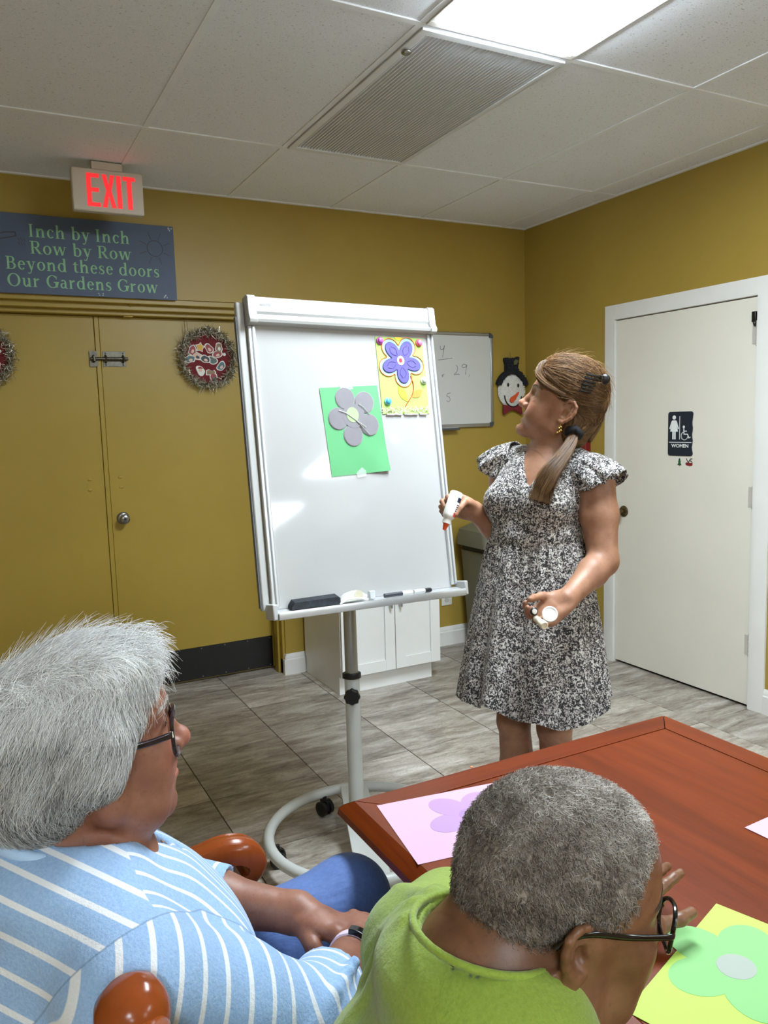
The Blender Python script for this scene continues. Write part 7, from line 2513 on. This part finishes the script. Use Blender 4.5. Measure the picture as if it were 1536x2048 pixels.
BN.ell(nch, (0.105, 0.15, 0.12), 0.05)
BN.ell(nbe, (0.12, 0.15, 0.14), 0.05)
BN.ell(npe, (0.13, 0.165, 0.10), 0.05)
for sh, el, wr in ((nsL, neL, nwL), (nsR, neR, nwR)):
    BN.cone(nneck - NZ * 0.035, sh, 0.055, 0.050, 0.04)
    BN.chain([sh, el], [0.050, 0.042], 0.03)
    BN.chain([el, el + (wr - el) * 0.35, wr], [0.042, 0.038, 0.026], 0.03)
hand(BN, nwL, (0.93, 0.33, 0.12), (-0.05, 0.0, 0.99), -1, 0.95, [(-8, 6, 4), (-2, 8, 6), (4, 12, 8), (14, 16, 10)], (12, 4, -8, -24), thumb=((0.60, 0.75, -0.1), (0.85, 0.45, -0.1), (0.95, 0.25, -0.1)))
hand(BN, nwR, (0.80, 0.58, -0.05), (0.05, 0.0, 1.0), 1, 0.95, [(14, 22, 12)] * 4, (5, 1, -4, -9))
for s in (-1, 1):
    hp, kn = np.array([0.26, 0.53 + s * 0.09, 0.54]), np.array([0.70, 0.53 + s * 0.10, 0.57])
    BN.chain([hp, kn, kn + np.array([0.0, 0, -0.26]), kn + np.array([-0.03, 0, -0.48])], [0.08, 0.058, 0.050, 0.034], 0.03)
    BN.chain([kn + np.array([-0.04, 0, -0.51]), kn + np.array([0.09, 0, -0.54])], [0.030, 0.022], 0.03)
V, F = sdf_mesh(BN, [(nc - 0.18, nc + 0.18, 0.0019), (nwL - (0.05, 0.12, 0.09), nwL + (0.24, 0.14, 0.09), 0.0020), ((0.05, 0.20, 0.0), (1.0, 0.90, 1.0), 0.0065)])
T = face_tint(V, HN, (122, 72, 62), (128, 84, 62), 0.3)
np_link('body', V, F, M_SKN, N, {'tint': ('FLOAT_COLOR', T)})
eyeballs(N, HN, (48, 36, 28))
# ---- green shirt
def green_mat():
    t = NT('lime_green_jersey')
    v = t.coord()
    n = t.noise(v, 260, 3, 0.6)
    t.set(color=t.ramp(n, [(0.3, rgb(132, 156, 52)), (0.7, rgb(149, 172, 66))]), rough=0.9, sheen=0.25)
    t.bump(t.math('ADD', t.math('MULTIPLY', n, 0.2), t.noise(v, 10, 4, 0.6)), 0.45, 0.014)
    return t.m
M_GRN = green_mat()
SN = Sdf()
SN.ell(nneck - NZ * 0.026 - NF * 0.012, (0.088, 0.105, 0.048), 0.03)
SN.ell(nch, (0.125, 0.168, 0.130), 0.05)
SN.ell(nch + np.array([-0.020, 0, 0.03]), (0.10, 0.165, 0.12), 0.05)
SN.ell(nbe, (0.140, 0.168, 0.16), 0.05)
SN.ell(npe, (0.155, 0.190, 0.115), 0.05)
for sh, el in ((nsL, neL), (nsR, neR)):
    SN.cone(nneck - NZ * 0.055, sh + NZ * 0.006, 0.060, 0.060, 0.05)
    SN.chain([sh, sh + (el - sh) * 0.72], [0.062, 0.064], 0.02)
rs_ = np.random.RandomState(6)
SNF = [(0.00, 0.10, 0.02, -0.02, 0.16, -0.10), (-0.03, 0.09, 0.02, -0.07, 0.13, -0.09), (0.02, 0.11, 0.01, 0.02, 0.19, -0.07), (-0.05, 0.06, 0.01, -0.09, 0.07, -0.12)]
for (a0, a1, a2, b0, b1, b2) in SNF:
    A_ = np.array([nneck + (a0, a1, a2), nneck + (b0, b1, b2), nneck + ((a0 + b0) / 2, (a1 + b1) / 2, (a2 + b2) / 2)])
    g_ = SN.grad(A_)
    A_ = A_ - g_ * (SN.eval(A_) + 0.003)[:, None]
    SN.cone(A_[0], A_[2], 0.007, 0.009, 0.012)
    SN.cone(A_[2], A_[1], 0.009, 0.005, 0.012)
SN.cone(nneck + NZ * 0.006 + NF * 0.006, nneck + NZ * 0.14 + NF * 0.06, 0.062, 0.090, 0.005, sub=True)
V, F = sdf_mesh(SN, [((0.02, 0.24, 0.42), (0.66, 0.86, 1.12), 0.0045)])
sN = np_link('shirt', V, F, M_GRN, N)
nb_ = MB()
pts = []
for k in range(33):
    a = math.radians(360 * k / 32)
    pts.append(tuple(nneck + NF * (0.003 + 0.067 * math.cos(a)) + NL * 0.067 * math.sin(a) + NZ * (0.014 - 0.016 * math.cos(a))))
nb_.tube([Vector(p) for p in pts[:-1]], 0.0038, 10, closed=True)
nb_.build('neck_band', M_GRN, sN)
PN = Sdf()
PN.ell(npe, (0.14, 0.178, 0.105), 0.05)
for s in (-1, 1):
    hp, kn = np.array([0.26, 0.53 + s * 0.09, 0.54]), np.array([0.70, 0.53 + s * 0.10, 0.57])
    PN.chain([hp, kn, kn + np.array([0.0, 0, -0.26]), kn + np.array([-0.03, 0, -0.46])], [0.095, 0.074, 0.064, 0.054], 0.03)
V, F = sdf_mesh(PN, [((0.0, 0.28, 0.06), (0.85, 0.78, 0.70), 0.007)])
np_link('trousers', V, F, mat('dark_grey_trousers', (62, 64, 70), 0.8, var=0.1, vscale=60), N)
for s in (-1, 1):
    a = np.array([0.67, 0.53 + s * 0.10, 0.05])
    sh_ = Sdf()
    sh_.chain([a + (-0.04, 0, 0.0), a + (0.09, 0, -0.005), a + (0.17, 0.0, -0.014)], [0.042, 0.044, 0.030], 0.03)
    sh_.half((0, 0, 0.004), (0, 0, -1), 0.003)
    V, F = sdf_mesh(sh_, [(a - 0.25, a + 0.25, 0.006)])
    np_link('shoe', V, F, mat('black_shoe', (28, 26, 28), 0.5), N)
# ---- cropped grey hair
M_HN = hair_mat('salt_pepper_hair', (82, 71, 62), (150, 139, 129), (222, 216, 209), 0.6)
CN = Sdf()
CN.ell((-0.011, 0, 0.048), (0.0965, 0.0785, 0.086), 0.01)
CN.ell((0.030, 0, 0.058), (0.062, 0.066, 0.055), 0.03)
CN.ell((-0.052, 0, -0.005), (0.048, 0.058, 0.058), 0.03)
CN.ell((0.108, 0, -0.005), (0.078, 0.110, 0.092), 0.012, sub=True)
CN.ell((0.100, 0, 0.066), (0.036, 0.09, 0.048), 0.012, sub=True)
for s in (-1, 1):
    CN.ell((0.078, s * 0.066, 0.046), (0.030, 0.036, 0.044), 0.014, sub=True)
    CN.ell((0.012, s * 0.090, -0.030), (0.060, 0.040, 0.052), 0.010, sub=True)
CN.ell((0.0, 0, -0.085), (0.085, 0.10, 0.058), 0.012, sub=True)
CNw = CN.moved(HN)
V, F = sdf_mesh(CNw, [(nc - 0.2, nc + 0.2, 0.0028)])
rsn = np.random.RandomState(12)
hairN = np_link('hair', V, F, M_HN, N, {'rnd': ('FLOAT', 0.25 + 0.30 * rsn.rand(len(V)))})
RN = np.array(HN)[:3, :3]
def flowN(P):
    L = to_local(HN, P)
    d = np.stack([0.6 * np.ones(len(P)), 0.3 * np.sin(L[:, 0] * 40), -0.6 - 3 * np.abs(L[:, 1])], 1)
    return d @ RN.T + rsn.randn(len(P), 3) * 0.9
roots = scatter(V, F, 24000, lambda C: np.ones(len(C), bool), rsn)
P = grow(CNw, roots, flowN, 5, 0.0024, lambda t: 0.0005 + 0.005 * t, rsn, 0.5)
Vs, Fs, r = strands(P, 0.00026 + 0.00022 * rsn.rand(len(P)), 0.4)
L0 = to_local(HN, P[:, 0])
pale = np.clip((L0[:, 2] - 0.02) / 0.12, 0, 1) * 0.35 + np.clip((L0[:, 0] - 0.0) / 0.08, 0, 1) * 0.2
patch = np.array([mnoise.noise(Vector(p * 45)) for p in L0]) * 0.35
r = np.clip(r * 0.6 + np.repeat(pale + patch, P.shape[1] * 3) - 0.02, 0, 1)
np_link('hair_curls', Vs, Fs, M_HN, hairN, {'rnd': ('FLOAT', r)})['kind'] = 'stuff'
M_GLN = mat('black_glasses_acetate', (14, 11, 12), 0.15, var=0.3, vscale=60)
glasses(N, HN, M_GLN, front_x=0.112, w=0.026, h=0.022, cx=0.034, cz=0.004, power=2.4, r=0.0023, tip=(-0.034, 0.006), flat=1.1)
M_BRN = hair_mat('dark_eyebrow', (40, 34, 30), (64, 56, 50), (96, 88, 80))
eyebrows(N, HN, M_BRN, 18, 160, 0.0004, hsN)
